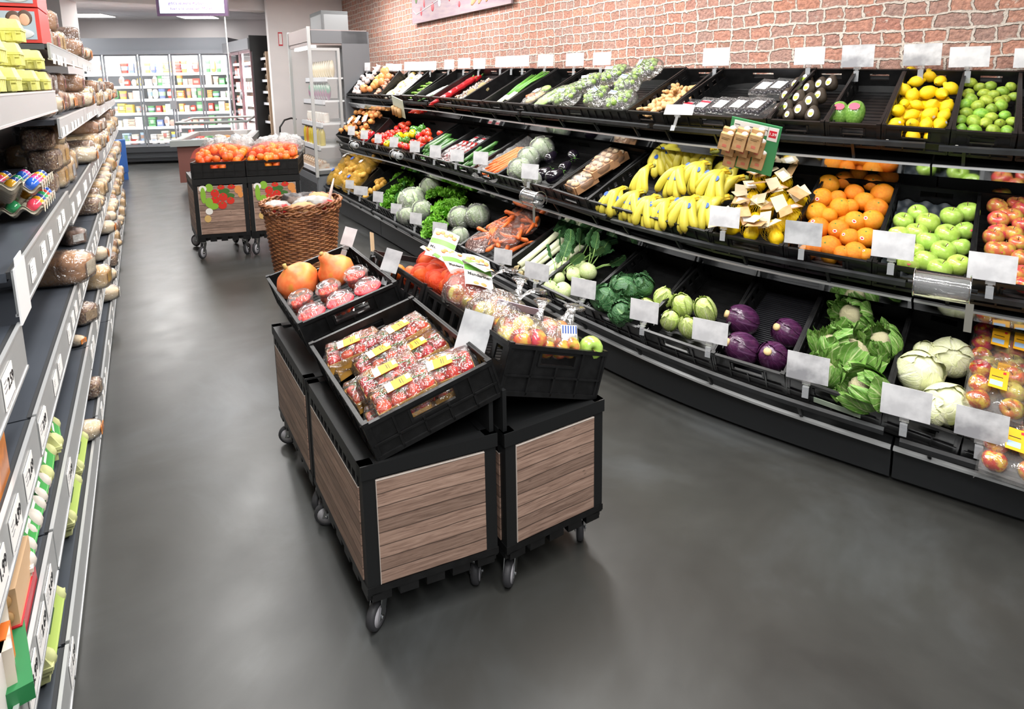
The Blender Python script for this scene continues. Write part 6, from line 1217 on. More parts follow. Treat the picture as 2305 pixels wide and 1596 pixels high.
# dyed eggs on pulp trays
def tray_mb():
    mb = MB(); mb.grid(lambda u, v: ((u - .5) * .30, (v - .5) * .30, .02 * (math.cos(u * 6 * 2 * math.pi) * .5 + math.cos(v * 6 * 2 * math.pi) * .5) + .01 - (.012 if min(u, 1 - u, v, 1 - v) < .02 else 0)), 48, 48, thick=0)
    mb.grid(lambda u, v: ((u - .5) * .30, (v - .5) * .30, .02 * (math.cos(u * 6 * 2 * math.pi) * .5 + math.cos(v * 6 * 2 * math.pi) * .5) + .0075), 48, 48); return mb
trm = tray_mb().mesh('egg_tray', m_gc); dye = ['e2455c', '2c5fc4', '35a064', 'e0a62a', 'c94f9a', 'd24a38', '2e4a8c']
DY = [mat('dye_%s' % c_, c_, .18, coat=.6) for c_ in dye]; P_dy = [Proto('dyed_egg', 'egg', MB().lathe([(.001, -1), (.35, -.95), (.72, -.65), (.95, -.15), (.95, .2), (.75, .7), (.4, 1.08), (.001, 1.22)], 16, 0).mesh('egg', m_), []) for m_ in DY]
dn = ['red', 'blue', 'green', 'yellow', 'pink', 'red', 'dark blue']
h0 = on(60, 480, 1.06)
for tr_, (dz, ds, l) in enumerate([(0.0, .0, 'grey pulp tray of dyed eggs, lower of the two'), (.062, .01, 'grey pulp tray of dyed eggs, upper of the two')]):
    cx_, cy_ = -.44 + ds, .155
    one('egg_tray', MB(), m_gc, l, 'tray', G @ Tm(cx_, cy_, 1.075 + dz), 'trays of dyed eggs').data = trm
    for i in range(6):
        for j in range(6):
            x = cx_ - .125 + .05 * i; y = cy_ - .125 + .05 * j
            if (i + 2 * j + tr_) % 7 == 6: continue
            e_ = (i * 3 + j * 2 + tr_) % 7
            if tr_ == 0 and 0 < i < 5 and 0 < j: continue
            P_dy[e_].put(G @ Tm(x, y, 1.075 + dz + .018) @ Rm(U(-.1, .1), U(-.1, .1), 0) @ Sm(.021), '%s dyed egg in the %s pulp tray' % (dn[e_], ['lower', 'upper'][tr_]), '%s dyed eggs, %s tray' % (dn[e_], ['lower', 'upper'][tr_]))
for k, (px, py) in enumerate([(8, 500), (12, 575)]):
    s, q = on(px, py, 1.06); one('egg_tray', MB(), m_gc, ['empty grey pulp tray at the left edge above the other', 'empty grey pulp tray standing at the left edge'][k], 'tray', G @ Tm(s - .11, .19, 1.085 + .06 * (1 - k)) @ Rm(.0, .25 * (1 - k), .2), 'empty pulp trays').data = trm
# breads
F_BR = film('bread_film', op=.05, rough=.08, bump=1.0, bs=26, gl=.7, dist=.015)
def loaf(nm, L_, W_, H_, m, p=5, wrap=True, lab=None, extra=None, slices=False):
    d = bx_disp(p); r = MB(); r.ell(L_ / 2, W_ / 2, H_ / 2, 24, 16, 0, Tm(0, 0, H_ / 2), disp=lambda q: d(q) * (1 + .02 * nz(q, 4, L_) + (.012 * math.cos(q.x * 40) if slices else 0)))
    ps = []
    if lab: ps.append(('end_label', MB().box(-L_ / 2 - .004, -W_ * .3, H_ * .25, -L_ / 2 - .002, W_ * .3, H_ * .72).mesh('end_label', lab)))
    if lab: ps.append(('label', MB().box(-L_ * .3, -W_ / 2 - .004, H_ * .25, L_ * .3, -W_ / 2 - .002, H_ * .8).mesh('label', lab)))
    if wrap: ps.append(('film', MB().ell(L_ / 2 + .008, W_ / 2 + .006, H_ / 2 + .004, 24, 16, 0, Tm(0, 0, H_ / 2), disp=lambda q: d(q) * (1 + .05 * nz(q, 5, 2))).mesh('film', F_BR)))
    if extra: ps += extra
    return Proto(nm, 'bread', r.mesh(nm, m), ps)
m_toast = mat('toast_crust', 'd9ae74', .7, c2='ecd3a8', ns=10); m_brown = mat('brown_crust', 'a8744a', .7, c2='c99a6c', ns=14, bump=.4, bs=40); m_dark = mat('dark_rye', '6b4a38', .75, c2='8a6650', ns=40, bump=.5, bs=60); m_pale = mat('pale_crust', 'e6cba4', .7, c2='e9d9bd', ns=8); m_grain = mat('seeded_crust', '7a563e', .8, c2='c9ab86', ns=90, lo=.5, hi=.6, bump=.8, bs=90)
tie = [('twist', MB().tube([(.13, 0, .05), (.155, 0, .055), (.19, 0, .07)], [.03, .007, .03], 10, flat=.5).mesh('twist', F_BR))]
LO = {'toast': loaf('toast_loaf', .22, .11, .11, m_toast, 6, True, mat('toast_label', 'e8b23a', .4), tie, True), 'brown': loaf('brown_loaf', .20, .12, .10, m_brown, 4, True, mat('ivory_label', 'e9ddc5', .5)), 'dark': loaf('dark_loaf', .16, .10, .09, m_dark, 9, True, m_white),
      'pale': loaf('pale_loaf', .24, .12, .09, m_pale, 3, True, mat('orange_lab', 'f08a28', .5), tie), 'grain': loaf('seeded_loaf', .17, .11, .09, m_grain, 6, True, mat('beige_lab', 'c9ab86', .6)), 'rolls': loaf('roll_pack', .22, .16, .07, m_toast, 2.4, True, None, tie)}
for kn, (bk, colr) in {'toast2': ('toast', 'dfe7ee'), 'brown2': ('brown', 'c9422e'), 'grain2': ('grain', 'f0e7cf'), 'pale2': ('pale', 'f4f1ea')}.items():
    o_ = LO[bk]; lm_ = mat('lab_' + kn, colr, .5); ps_ = []
    for q_ in o_.parts:
        if q_[0] in ('label', 'end_label'): me_ = q_[1].copy(); me_.materials.clear(); me_.materials.append(lm_); ps_.append((q_[0], me_))
        else: ps_.append(q_)
    LO[kn] = Proto(o_.name, 'bread', o_.root, ps_)
LDESC = {'toast2': 'sliced loaf, pale blue label', 'brown2': 'brown loaf, red label', 'grain2': 'seeded loaf, cream label', 'pale2': 'pale loaf, white label', 'toast': 'sliced toast loaf bagged', 'brown': 'brown bread loaf in clear film', 'dark': 'dark rye block', 'pale': 'pale oval loaf in a clear bag', 'grain': 'seeded loaf in clear film', 'rolls': 'bag of bread rolls'}
def lf(kind, s, q, z, l, rz=0.0, sc=1.0, group=None, lx=1.0): return LO[kind].put(G @ Tm(s, q, z) @ Rm(0, 0, rz) @ Sm(sc * lx, sc, sc), l, group)
# single ones one can point at
for (kind, px, py, z, rz, sc, l) in [('brown', 128, 628, .71, 1.3, 1.15, 'lone wrapped half loaf on the nearly empty shelf'), ('dark', 158, 540, .71, .6, .8, 'small dark bread pack with yellow label behind the rail'), ('grain', 200, 712, .42, .9, .9, 'dark wrapped bread lying on the second shelf'), ('pale', 178, 765, .42, 1.1, .45, 'tiny bread piece alone on the second shelf'), ('grain', 213, 880, .12, 1.5, .8, 'seeded bread block on the lowest shelf'),
                                ('pale', 203, 975, .12, 1.5, .75, 'oval pale loaf standing on the lowest shelf'), ('toast', 208, 640, .42, 1.4, 1.0, 'bagged loaf with striped label on the second shelf'), ('brown', 228, 670, .12, 1.5, .9, 'light loaf leaning on the lowest shelf')]:
    s, q = on(px, py, z + .02); lf(kind, s, max(.06, q), z + .002, l, rz, sc)
rnd = random.Random(4)
lvn = lambda z: {.12: 'lowest', .42: 'second', .71: 'third'}.get(z, 'fourth' if z < 1.1 else 'fifth' if z < 1.4 else 'top')
for s0, lv, _ in MODS[2:]:
    for z in lv:
        if s0 == 0 and z < .8: continue
        if s0 == 1.2 and z in (.42, .12): dens = .35
        else: dens = .95
        for row, q in (((0, .09),) if (s0 == 0 and z == 1.02) else ((0, .09), (1, .26))):
            s = s0 + .08 + .04 * row + ((.12 if z == 1.02 else .34 if z > 1.5 else 0) if s0 == 0 else 0); ci = -1
            while s < s0 + 1.12:
                kind = rnd.choice(['toast', 'brown', 'pale', 'grain', 'toast2', 'rolls', 'pale2', 'grain2'] if z < 1.2 else ['brown', 'dark', 'brown2', 'toast', 'pale', 'toast2'])
                if rnd.random() < dens:
                    ci += 1; st = 3 if (s0 == 0 and z == 1.02 and s < .4) else 2 if (kind in ('brown', 'dark', 'grain', 'brown2', 'grain2') and z > .9 and rnd.random() < .7) else 1
                    if z > 1.5: st = rnd.choice([1, 1, 2])
                    for h in range(st):
                        where = ['front', 'back'][row]; mod = {0: 'first bread section', 1.2: 'second bread section', 2.4: 'third bread section', 3.6: 'fourth bread section', 4.8: 'farthest bread section'}[s0]
                        lf(kind, s, q + rnd.uniform(-.015, .015), z + .002 + h * .09, '%s, %s in %s row%s, %s shelf, %s' % (LDESC[kind].replace('in a clear bag', 'bagged').replace('in clear film', 'wrapped'), ORD[min(ci, 11)], where, ['', ' upper', ' topmost'][h], lvn(z), mod), math.pi / 2 + rnd.uniform(-.12, .12), rnd.uniform(.9, 1.05) if st == 1 else .95, 'breads on the %s shelf, %s, %s, %s' % (lvn(z), mod, kind, where), .6 if s0 == 0 else 1.0)
                s += rnd.uniform(.135, .17)
# lowest shelves: green and white egg cartons, nuts
sl_g = [mat('sleeve_green', '3f9a4a', .5), mat('sleeve_yellow', 'e8d33c', .5), mat('sleeve_white', 'eef0ea', .5), mat('sleeve_photo', 'b98a5c', .5)]
sl_w = [mat('sleeve_sky', 'cfdde6', .5), mat('sleeve_lime', 'a9bf62', .5), mat('sleeve_tree', '2f4f2a', .5), mat('sleeve_white2', 'e9ecee', .5)]
sl_g2 = [sl_g[0], sl_g[0], sl_g[2], mat('sleeve_blue', '8fb4d8', .5)]
C1 = carton(.17, .105, m_lc, [sl_g[1], sl_g[0], sl_g[2], sl_g[0]]); C2 = carton(.15, .105, m_wc, sl_g2); C3 = carton(.25, .108, m_lc, sl_w)
for (P, px, py, z, rz, l) in [(C1, 138, 978, .42, .15, 'green and yellow egg carton furthest up on the second shelf'), (C1, 122, 1045, .42, .05, 'green and yellow egg carton in front on the second shelf'), (C2, 98, 1115, .42, .0, 'pale pulp egg carton with green label, upper one'), (C2, 92, 1150, .42, .0, 'pale pulp egg carton with green label behind the upper one'), (C2, 70, 1205, .42, .0, 'pale pulp egg carton with green label, lower one'), (C2, 62, 1240, .42, .1, 'pale pulp egg carton at the end of its row'),
                          (C3, 183, 1020, .12, .0, 'lime egg carton with tree print, farthest on the lowest shelf'), (C3, 172, 1125, .12, .0, 'lime egg carton with tree print, middle of the lowest shelf'), (C3, 128, 1410, .12, .0, 'lime egg carton with tree print, nearest the camera')]:
    s, q = on(px, py, z + .05); P.put(G @ Tm(s, max(.078, q), z + .002) @ Rm(0, 0, rz) @ Sm(1.0, 1.2, 1.25), l, 'egg cartons on the lower shelves')
def gbox(nm, sx, sy, sz, m, extra, px, py, z, l, cat, rz=0):
    s, q = on(px, py, z + sz / 2); Proto(nm, cat, MB().box(-sx / 2, -sy / 2, 0, sx / 2, sy / 2, sz).mesh(nm, m), extra).put(G @ Tm(s, max(q, sy / 2 + .01), z) @ Rm(0, 0, rz), l)
wn = MB(); rnd = random.Random(2)
for i in range(9): wn.ell(.018, .014, .012, 10, 8, 0, Tm(-.05 + .05 * (i % 3), -.03 + .03 * (i // 3), .112) @ Rm(0, 0, i), disp=lambda d: 1 + .12 * nz(d, 6))
nw = MB(); [nw.ell(.008, .019, .017, 10, 8, 0, Tm(-.082, -.04 + .04 * (i % 3), .055 + .034 * (i // 3)), disp=lambda d: 1 + .12 * nz(d, 6)) for i in range(6)]
m_nut = mat('walnut', 'c39a68', .6, c2='a87d4e', ns=30)
gbox('nut_pack', .16, .13, .11, mat('nut_pack_face', 'd9b48c', .5), [('nuts', wn.mesh('nuts', m_nut)), ('nut_window', nw.mesh('nut_window', m_nut)), ('red_carton', MB().box(-.085, -.068, -.001, .085, .068, .035).mesh('red_carton', mat('red_card', 'b3202c', .5))), ('green_corner', MB().box(-.08, .03, .1102, .0, .065, .112).mesh('green_corner', m_grn))], 48, 1320, .42, 'pack of walnuts in a red carton', 'nuts')
gbox('nut_pack', .15, .11, .10, mat('mix_pack_face', 'cfc4b4', .5, c2='7a4a38', ns=16, lo=.5, hi=.6), [('green_carton', MB().box(-.09, -.075, -.001, .09, .075, .032).mesh('green_carton', mat('green_card', '1e6e3c', .5)))], 40, 1455, .42, 'bag of mixed dried fruit in a green carton', 'nuts', .2)
tA = text_me('APRIKOSEN', .03, mat('red_text', 'c4523c', .5))
gbox('fruit_pack', .16, .10, .10, mat('white_pack', 'e6e0dc', .4), [('orange_end', MB().box(.04, -.052, .03, .084, .052, .102).mesh('orange_end', mat('orange_pack', 'e8742a', .4))), ('text', tA, Tm(-.01, -.0, .1012) @ Rm(0, 0, 0))], 15, 1540, .42, 'white apricot pack with red lettering at the bottom left corner', 'dried fruit')
gbox('snack_bag', .16, .1, .2, mat('orange_bag', 'e2872a', .4, c2='a8601e', ns=14), [], -2, 1000, .71, 'orange snack bag cut by the left edge', 'bag'); gbox('snack_box', .12, .1, .12, mat('amber_box', 'eda52c', .5), [], -2, 1140, .71, 'amber carton cut by the left edge below the orange bag', 'box')
one('blue_stand', MB().box(-.06, -.12, .12, .06, .12, .62).box(-.055, -.11, 0, .055, .11, .12), mat('blue_paint', '2f5fa8', .5), 'blue upright panel at the far end of the bread shelves', 'stand', Tm(*atz(271, 405, 0)) @ Rm(0, 0, AD))
# ---------------------------------------------------------------- far end: glass-door fridges, freezer, chiller
LEDW = mat('led_white', 'ffffff', .5, emis=5.0); SHW = mat('fridge_white', 'f2f3f4', .5)
fa = math.radians(8); fu = Vector((math.cos(fa), math.sin(fa), 0)); fv = Vector((-math.sin(fa), math.cos(fa), 0))
F0 = Vector((-6.29, 11.4, 0))
def fx(px):  # distance along the fridge front seen at picture column px
    return (hit(px, 250, F0, fv) - F0).dot(fu)
FM = Matrix((fu, fv, (0, 0, 1))).transposed().to_4x4(); FM.translation = F0
x0, x1 = fx(150), fx(528); zs = [.42, .68, .94, 1.19, 1.43, 1.66]
t = thing('glass_door_fridge', 'tall bright fridge wall with glass doors at the far end of the shop', 'fridge', FM)
part('base', MB().box(x0, .03, .05, x1, .8, .30).box(x0, .0, .22, x1, .05, .32).box(x0, -.02, .12, x1, .0, .16), DGREY, t)
part('header', MB().box(x0, -.04, 2.03, x1, .8, 2.28).box(x0, -.1, 1.99, x1, .0, 2.06), mat('header_grey', '7b8087', .4, .2), t)
part('back_panel', MB().box(x0, .74, .3, x1, .78, 2.03), mat('fridge_inner', 'c9ced4', .6), t)
part('side_panel', MB().box(x1 - .03, .0, .3, x1 + .02, .8, 2.1), DGREY, t); part('side_panel', MB().box(x0, 0, .3, x0 + .05, .8, 2.1), DGREY, t)
for z in zs: part('shelf', MB().box(x0 + .03, .16, z - .015, x1 - .03, .74, z).box(x0 + .03, .14, z - .045, x1 - .03, .162, z + .003), SHW, t)
part('shelf', MB().box(x0 + .03, .10, .30, x1 - .03, .74, .33), SHW, t)
xs = [fx(205), fx(244), fx(323), fx(394), fx(461), fx(524)]; xs[0] = x0
for a, b_ in zip(xs[:-1], xs[1:]):
    d = part('door', MB().box(a + .012, -.01, .33, a + .034, .02, 2.0).box(b_ - .034, -.01, .33, b_ - .012, .02, 2.0).box(a + .034, -.01, .33, b_ - .034, .02, .37).box(a + .034, -.01, 1.965, b_ - .034, .02, 2.0), mat('door_frame', '83888e', .35, .4), t)
    part('pane', MB().box(a + .034, .0, .37, b_ - .034, .008, 1.965), GLASS, d)
for x in xs[1:5:2]: part('handle', MB().box(x - .05, -.06, 1.0, x + .05, -.012, 1.16), mat('handle_grey', '8e9194', .4, .3), t)
for x in (xs[1], xs[3], xs[5] - .06): part('lamp', MB().box(x - .012, .06, .36, x + .012, .085, 1.95), LEDW, t)
part('lamp', MB().box(x0 + .05, .06, 1.96, x1 - .05, .1, 1.985), LEDW, t)
l = area('fridge_light', (0, 0, 0), x1 - x0, .3, 38); l.parent = None; l.matrix_world = FM @ Tm((x0 + x1) / 2, .14, 1.93) @ Rm(.55, 0, 0); l2 = area('fridge_light', (0, 0, 0), x1 - x0, 1.2, 24); l2.matrix_world = FM @ Tm((x0 + x1) / 2, .06, 1.15) @ Rm(math.pi / 2, 0, 0)
PC = [mat('pk_%s' % c_, c_, .4) for c_ in ('ececea', 'e0dacb', 'b9473c', '4f8557', 'd9bf58', 'd18a50', 'a3bdd2', 'b9998a', '6674a0', 'cfc5b8')]
WD = ['white', 'ivory', 'red', 'green', 'yellow', 'orange', 'pale blue', 'tan', 'blue', 'beige']; LABM = mat('pk_label', 'f5f5f5', .5)
def pk(kind, c_, sx, sz):
    if kind == 'box': r = MB().box(-sx / 2, -.05, 0, sx / 2, .05, sz)
    elif kind == 'cup': r = MB().lathe([(sx * .4, 0), (sx * .5, sz * .9), (sx * .53, sz * .9), (sx * .53, sz), (.001, sz)], 12, 0, None, False)
    elif kind == 'pouch': r = MB().ell(sx / 2, .03, sz / 2, 12, 8, 0, Tm(0, 0, sz / 2), disp=bx_disp(3))
    else:
        r = MB()
        for i in range(4): r.box(-sx / 2, -.05, i * sz / 4, sx / 2, .05, (i + .8) * sz / 4)
    lb = MB().box(-sx * .35, -.053, sz * .3, sx * .35, -.0505, sz * .7) if kind in ('box', 'pouch') else MB().lathe([(sx * .47, sz * .3), (sx * .5, sz * .7)], 12, 0, None, False, False)
    return Proto({'box': 'food_box', 'cup': 'food_tub', 'pouch': 'food_pouch', 'stack': 'sliced_food_pack'}[kind], 'groceries', r.mesh('pack', PC[c_]), [('label', lb.mesh('label', [PC[0], mat('soft_red', 'c08078', .5), mat('soft_blue', '8fa6c4', .5), mat('soft_green', '8db08f', .5), PC[7]][(c_ + int(sx * 100) + int(sz * 100)) % 5]))])
PKC = {}; cnt = {}
rnd = random.Random(21)
shn = ['bottom', 'second', 'third', 'fourth', 'fifth', 'sixth', 'top']
for si, z in enumerate([.33] + zs):
    for di, (a, b_) in enumerate(zip(xs[:-1], xs[1:])):
        x = max(a, fx(212)) + .07 if di == 0 else a + .06
        while x < b_ - .06:
            kind = rnd.choice(['box', 'cup', 'stack', 'pouch', 'box', 'cup']); c_ = rnd.choice([0, 0, 1, 2, 3, 4, 5, 6, 7, 8, 9] if di < 3 else [2, 2, 5, 3, 0, 9, 7, 1]); sx = rnd.choice([.08, .1, .12]); sz = rnd.choice([.12, .15, .18]) if si < 6 else rnd.choice([.18, .22, .26])
            if rnd.random() < .96:
                key = (kind, c_, sx, sz)
                if key not in PKC: PKC[key] = pk(*key)
                dn_ = ['leftmost door', 'second door', 'third door', 'fourth door', 'rightmost door'][di]
                nm_ = {'box': 'box', 'cup': 'tub', 'stack': 'stack of flat packs', 'pouch': 'pouch'}[kind]
                cc = cnt.get((si, di), 0); cnt[(si, di)] = cc + 1
                PKC[key].put(FM @ Tm(x, .21, z + .002), '%s %s, %s from the left, %s shelf behind the %s' % (WD[c_], nm_, ORD[min(cc, 11)], shn[si], dn_), 'fridge goods, %s shelf, %s, %s' % (shn[si], dn_, key[0]))
            x += sx + rnd.uniform(.008, .022)
# wall and ceiling behind, two lit ceiling panels
tobox((F0 + fu * (x0 - 2) + fv * 1.6)[:2], (F0 + fu * (x1 + 4) + fv * 1.6)[:2], .2, 0, 2.75, mat('back_wall_paint', 'cfc8c6', .8), 'wall_back')
for k, (px, py, l) in enumerate([(200, 34, 'lit rectangular ceiling lamp at the left of the back room'), (442, 37, 'lit rectangular ceiling lamp behind the hanging screen')]):
    p = atz(px, py, 2.74); t = thing('ceiling_lamp', l, 'lamp', Tm(p.x, p.y, 2.735) @ Rm(0, 0, fa), 'lit ceiling lamps')
    part('housing', MB().box(-.33, -.33, 0, .33, .33, .012).box(-.33, -.33, -.01, .33, -.31, 0), WHITE, t); part('diffuser', MB().box(-.31, -.31, -.008, .31, .31, -.001), mat('lamp_diffuser', 'ffffff', .5, emis=11), t)
# second fridge standing at a right angle, seen from the side
q = atz(545, 352, 0); e = atz(583, 372, 0)
sa = Vector((-.6, .8, 0)); sn = Vector((.8, .6, 0)); S0 = Vector((-4.07, 9.92, 0)); SM = frame((S0 + sa * 1.7), -sa, sn)
t = thing('meat_fridge', 'side fridge with pinkish lit glass doors and a dark end panel', 'fridge', SM)
part('end_panel', MB().box(1.7, .0, .0, 1.74, .75, 2.19).box(1.7, -.03, 1.95, 1.74, .0, 2.19), ANTH, t)
part('header', MB().box(0, -.05, 1.98, 1.7, .7, 2.15), mat('header_grey2', '8b8d92', .4, .2), t); part('base', MB().box(0, 0, 0, 1.7, .7, .35), ANTH, t); part('back_panel', MB().box(0, .6, .35, 1.7, .64, 1.98), mat('pink_inner', 'd8b8bd', .6), t)
for a in (.28, .99):
    d = part('door', MB().box(a + .01, -.02, .36, a + .035, .01, 1.97).box(a + .665, -.02, .36, a + .69, .01, 1.97).box(a + .035, -.02, .36, a + .665, .01, .4).box(a + .035, -.02, 1.93, a + .665, .01, 1.97), mat('mauve_frame', '8c7378', .35, .3), t)
    part('pane', MB().box(a + .035, -.008, .4, a + .665, -.002, 1.93), GLASS, d)
    part('handle', MB().lathe([(.001, -.02), (.07, -.02), (.07, .0), (.001, .0)], 16, 0, Tm(a + .03, -.05, 1.25) @ Rm(math.pi / 2, 0, 0)), MATS['handle_grey'], t)
part('lamp', MB().box(.06, .03, .4, .08, .05, 1.95).box(.96, .03, .4, .985, .05, 1.95).box(1.66, .03, .4, 1.685, .05, 1.95), mat('led_pink', 'ffe9ec', .5, emis=7), t)
for z in (.62, .86, 1.10, 1.34, 1.58, 1.80): part('shelf', MB().box(.02, .1, z - .04, 1.68, .6, z), SHW, t)
l = area('meat_fridge_light', (0, 0, 0), 1.6, 1.4, 60, col=(1, .88, .9)); l.matrix_world = SM @ Tm(.85, .05, 1.2) @ Rm(math.pi / 2, 0, 0)
for si, z in enumerate((.36, .62, .86, 1.10, 1.34, 1.58,)):
    x = .1
    while x < 1.62:
        key = ('box', rnd.choice([2, 7, 0, 2, 7]), .12, .13)
        if key not in PKC: PKC[key] = pk(*key)
        PKC[key].put(SM @ Tm(x, .17, z + .002), '%s pack, %s from the far end, %s shelf of the pink-lit side fridge' % (WD[key[1]], ORD[min(int(x / .16), 11)], shn[si]), 'side fridge goods, %s shelf, %s' % (shn[si], WD[key[1]])); x += .16
# narrow wooden shelf with small jars
w0 = Vector((-3.76, 9.72, 0)) + Vector((-.6, .8, 0)) * .34; wd = mat('pale_plywood', 'cdb39a', .6, c2='c4a78c', ns=8); WM = Matrix(((.6, -.8, 0), (.8, .6, 0), (0, 0, 1))).transposed().to_4x4(); WM.translation = w0
t = thing('wooden_rack', 'narrow pale wooden rack of small jars beside the white pier', 'shelf', WM)
part('side_panel', MB().box(.34, -.02, 0, .365, .3, 1.93), wd, t); part('side_panel', MB().box(-.02, -.02, 0, .005, .3, 1.93), wd, t); part('back_panel', MB().box(0, .28, 0, .34, .3, 1.93), wd, t)
for i, z in enumerate([.55, .85, 1.14, 1.32, 1.5, 1.68, 1.84]):
    part('shelf', MB().box(0, 0, z - .015, .34, .28, z), wd, t); part('price_rail', MB().box(0, -.012, z - .035, .34, -.002, z + .004), mat('pale_rail', 'dfe2ea', .5), t)
    for j in range(3): one('jar', MB().lathe([(.025, 0), (.03, .01), (.03, .07), (.022, .08), (.024, .095), (.001, .096)], 10), mat('jar_brown', '6a5a48', .3, coat=.5), '%s dark jar on the %s shelf of the narrow wooden rack' % (['far', 'middle', 'near'][j], shn[i]), 'jar', WM @ Tm(.06 + .11 * j, .06, z), 'jars, %s shelf of the wooden rack' % shn[i])
# freezer island
za = atz(412, 431, 0); zb = atz(390, 402, 0); fz = Vector((math.cos(math.radians(18)), math.sin(math.radians(18)), 0)); ZM = frame((za.x, za.y, 0), fz, Vector((-fz.y, fz.x, 0)))
t = thing('freezer_island', 'low freezer island with curved glass edge and reddish side', 'freezer', ZM)
part('cabinet', MB().box(-.02, 0, .12, 0.86, 1.6, .62), mat('reddish_panel', '8a5a52', .5), t); part('plinth', MB().box(.05, .1, 0, .8, 1.5, .12), ANTH, t)
part('rim', MB().box(-.09, -.06, .62, 0.93, .06, .70).box(-.09, 1.55, .62, 0.93, 1.66, .70).box(-.09, 0, .62, .03, 1.6, .70).box(.81, 0, .62, 0.93, 1.6, .70), mat('freezer_rim', 'aab0ae', .45), t)
part('inner', MB().box(.03, .06, .50, .8, 1.55, .56), mat('frost', 'aeb9bd', .7), t)
gl = MB(); gl.add([(-.03, 0, .70), (0.87, 0, .70), (0.87, .14, .92), (-.03, .14, .92), (-.03, 1.6, .70), (-.03, 1.46, .92), (0.87, 1.6, .70), (0.87, 1.46, .92)], [(0, 1, 2, 3), (0, 3, 5, 4), (1, 6, 7, 2)]); part('glass_edge', gl, GLASS, t)
ed = MB(); ed.tube([(-.03, .14, .92), (0.87, .14, .92), (0.87, 1.46, .92), (-.03, 1.46, .92)], .02, 8, closed=True); part('handrail', ed, MATS['freezer_rim'], t)
for i in range(18): one('frozen_bag', bag_mesh(.1, .08, .05, 100 + i), [PC[i % 10]], 'frozen food bag lying in the freezer island', 'frozen food', ZM @ Tm(.12 + .12 * (i % 6), .25 + .4 * (i // 6), .62) @ Rm(0, 0, i), 'frozen bags in the island')
# open glass chiller next to the rack
c0 = pt(-.35, -.10, 0, False); cu = Vector((*(base(-1.3) - base(-.3)), 0)).normalized(); cn = Vector((*nrm(.2), 0)); CM = frame((c0.x, c0.y, 0), cu, cn, None); 
CM = Matrix((cu, cn, (0, 0, 1))).transposed().to_4x4(); CM.translation = c0                     # x away along the rack, y to the wall
W_, D_ = .98, .66; m_ch = mat('chiller_grey', '6d7074', .45); m_chl = mat('chiller_light', 'b4b6b6', .4, .2)
t = thing('open_chiller', 'open glass-sided chiller with juices and salads at the far end of the produce rack', 'fridge', CM)
part('base', MB().box(0, 0, .04, W_, D_, .37), m_ch, t); part('foot', MB().box(.04, .05, 0, W_ - .04, D_, .04), ANTH, t)
gr = MB(); 
for i in range(12): gr.box(.08, -.004, .08 + i * .018, W_ - .08, 0, .089 + i * .018); gr.box(-.004, .08, .08 + i * .018, 0, D_ - .2, .089 + i * .018)
part('vent_grille', gr, DGREY, t)
part('rear_panel', MB().box(0, D_ - .10, .37, W_, D_, 2.02).box(-.012, D_ - .30, .37, 0, D_ + .02, 2.02).box(-.012, 0.02, 1.88, 0, D_, 2.02), m_ch, t)
part('canopy', MB().box(0, 0, 1.86, W_, D_, 2.03).box(-.004, -.01, 1.9, W_, 0, 2.05), mat('canopy_mauve', 'a39694', .45), t)
part('top_unit', MB().box(.0, .15, 2.03, .5, .18, 2.24).box(0, .15, 2.2, .5, .45, 2.24).box(0, .15, 2.03, .02, .45, 2.24).box(.48, .15, 2.03, .5, .45, 2.24), mat('unit_grey', '8d9092', .5), t)
part('corner_post', MB().box(-.02, -.02, .37, .012, .012, 2.06), m_chl, t); part('corner_post', MB().box(W_ - .01, -.02, .37, W_ + .02, .012, 2.06), m_chl, t)
part('side_frame', MB().box(-.014, .3, .37, 0, .33, 1.80).box(-.014, .0, 1.80, 0, .33, 1.83), m_chl, t)
pn = film('side_glass', 'e9eef0', op=.1, rough=.03, bump=0, gl=.15); part('side_pane', MB().box(-.008, .012, .40, -.002, .30, 1.80), pn, t); part('side_pane', MB().box(W_ + .002, .012, .40, W_ + .008, D_ - .1, 1.86), pn, t)
part('lamp', MB().box(.06, .04, 1.83, W_ - .06, .09, 1.855), mat('chiller_led', 'ffffff', .5, emis=5), t)
for z, y0 in ((.46, .02), (.72, .06), (.98, .10), (1.24, .14), (1.50, .18)):
    part('shelf', MB().box(.02, y0, z - .02, W_ - .02, D_ - .1, z), SHW, t); part('price_rail', MB().box(.02, y0 - .02, z - .045, W_ - .02, y0, z + .005).box(.02, y0 - .02, z - .06, W_ - .02, y0, z - .045, 1), [mat('ticket_rail', 'd9dbe0', .4), BLKM], t)
m_jy = mat('juice_yellow', 'd9c23e', .2, coat=.5); m_jo = mat('juice_orange', 'd88a3a', .2, coat=.5)
def bottle(m): 
    r = MB().lathe([(.03, 0), (.035, .01), (.035, .13), (.03, .16), (.016, .19), (.016, .21)], 14); return Proto('juice_bottle', 'bottle', r.mesh('bottle', m), [('cap', MB().lathe([(.018, .205), (.018, .225), (.001, .226)], 12).mesh('cap', m_grn))])
BT = [bottle(m_jy), bottle(m_jo)]
for i in range(7): BT[i % 2 if i > 3 else 0].put(CM @ Tm(.08 + .125 * i, .10, .722), 'bottle of juice on the second chiller shelf', 'juice bottles in the chiller')
for i in range(9): one('mushroom_box', MB().box(-.05, -.06, 0, .05, .06, .05).ell(.03, .03, .03, 10, 6, 0, Tm(-.02, -.02, .06)).ell(.03, .03, .028, 10, 6, 0, Tm(.02, .02, .06)), mat('mushroom_pale', 'd6c7b4', .6, c2='b58c68', ns=18), 'small box of pale mushrooms on the lowest chiller shelf', 'mushrooms', CM @ Tm(.08 + .1 * i, .09, .462), 'mushroom boxes in the chiller')
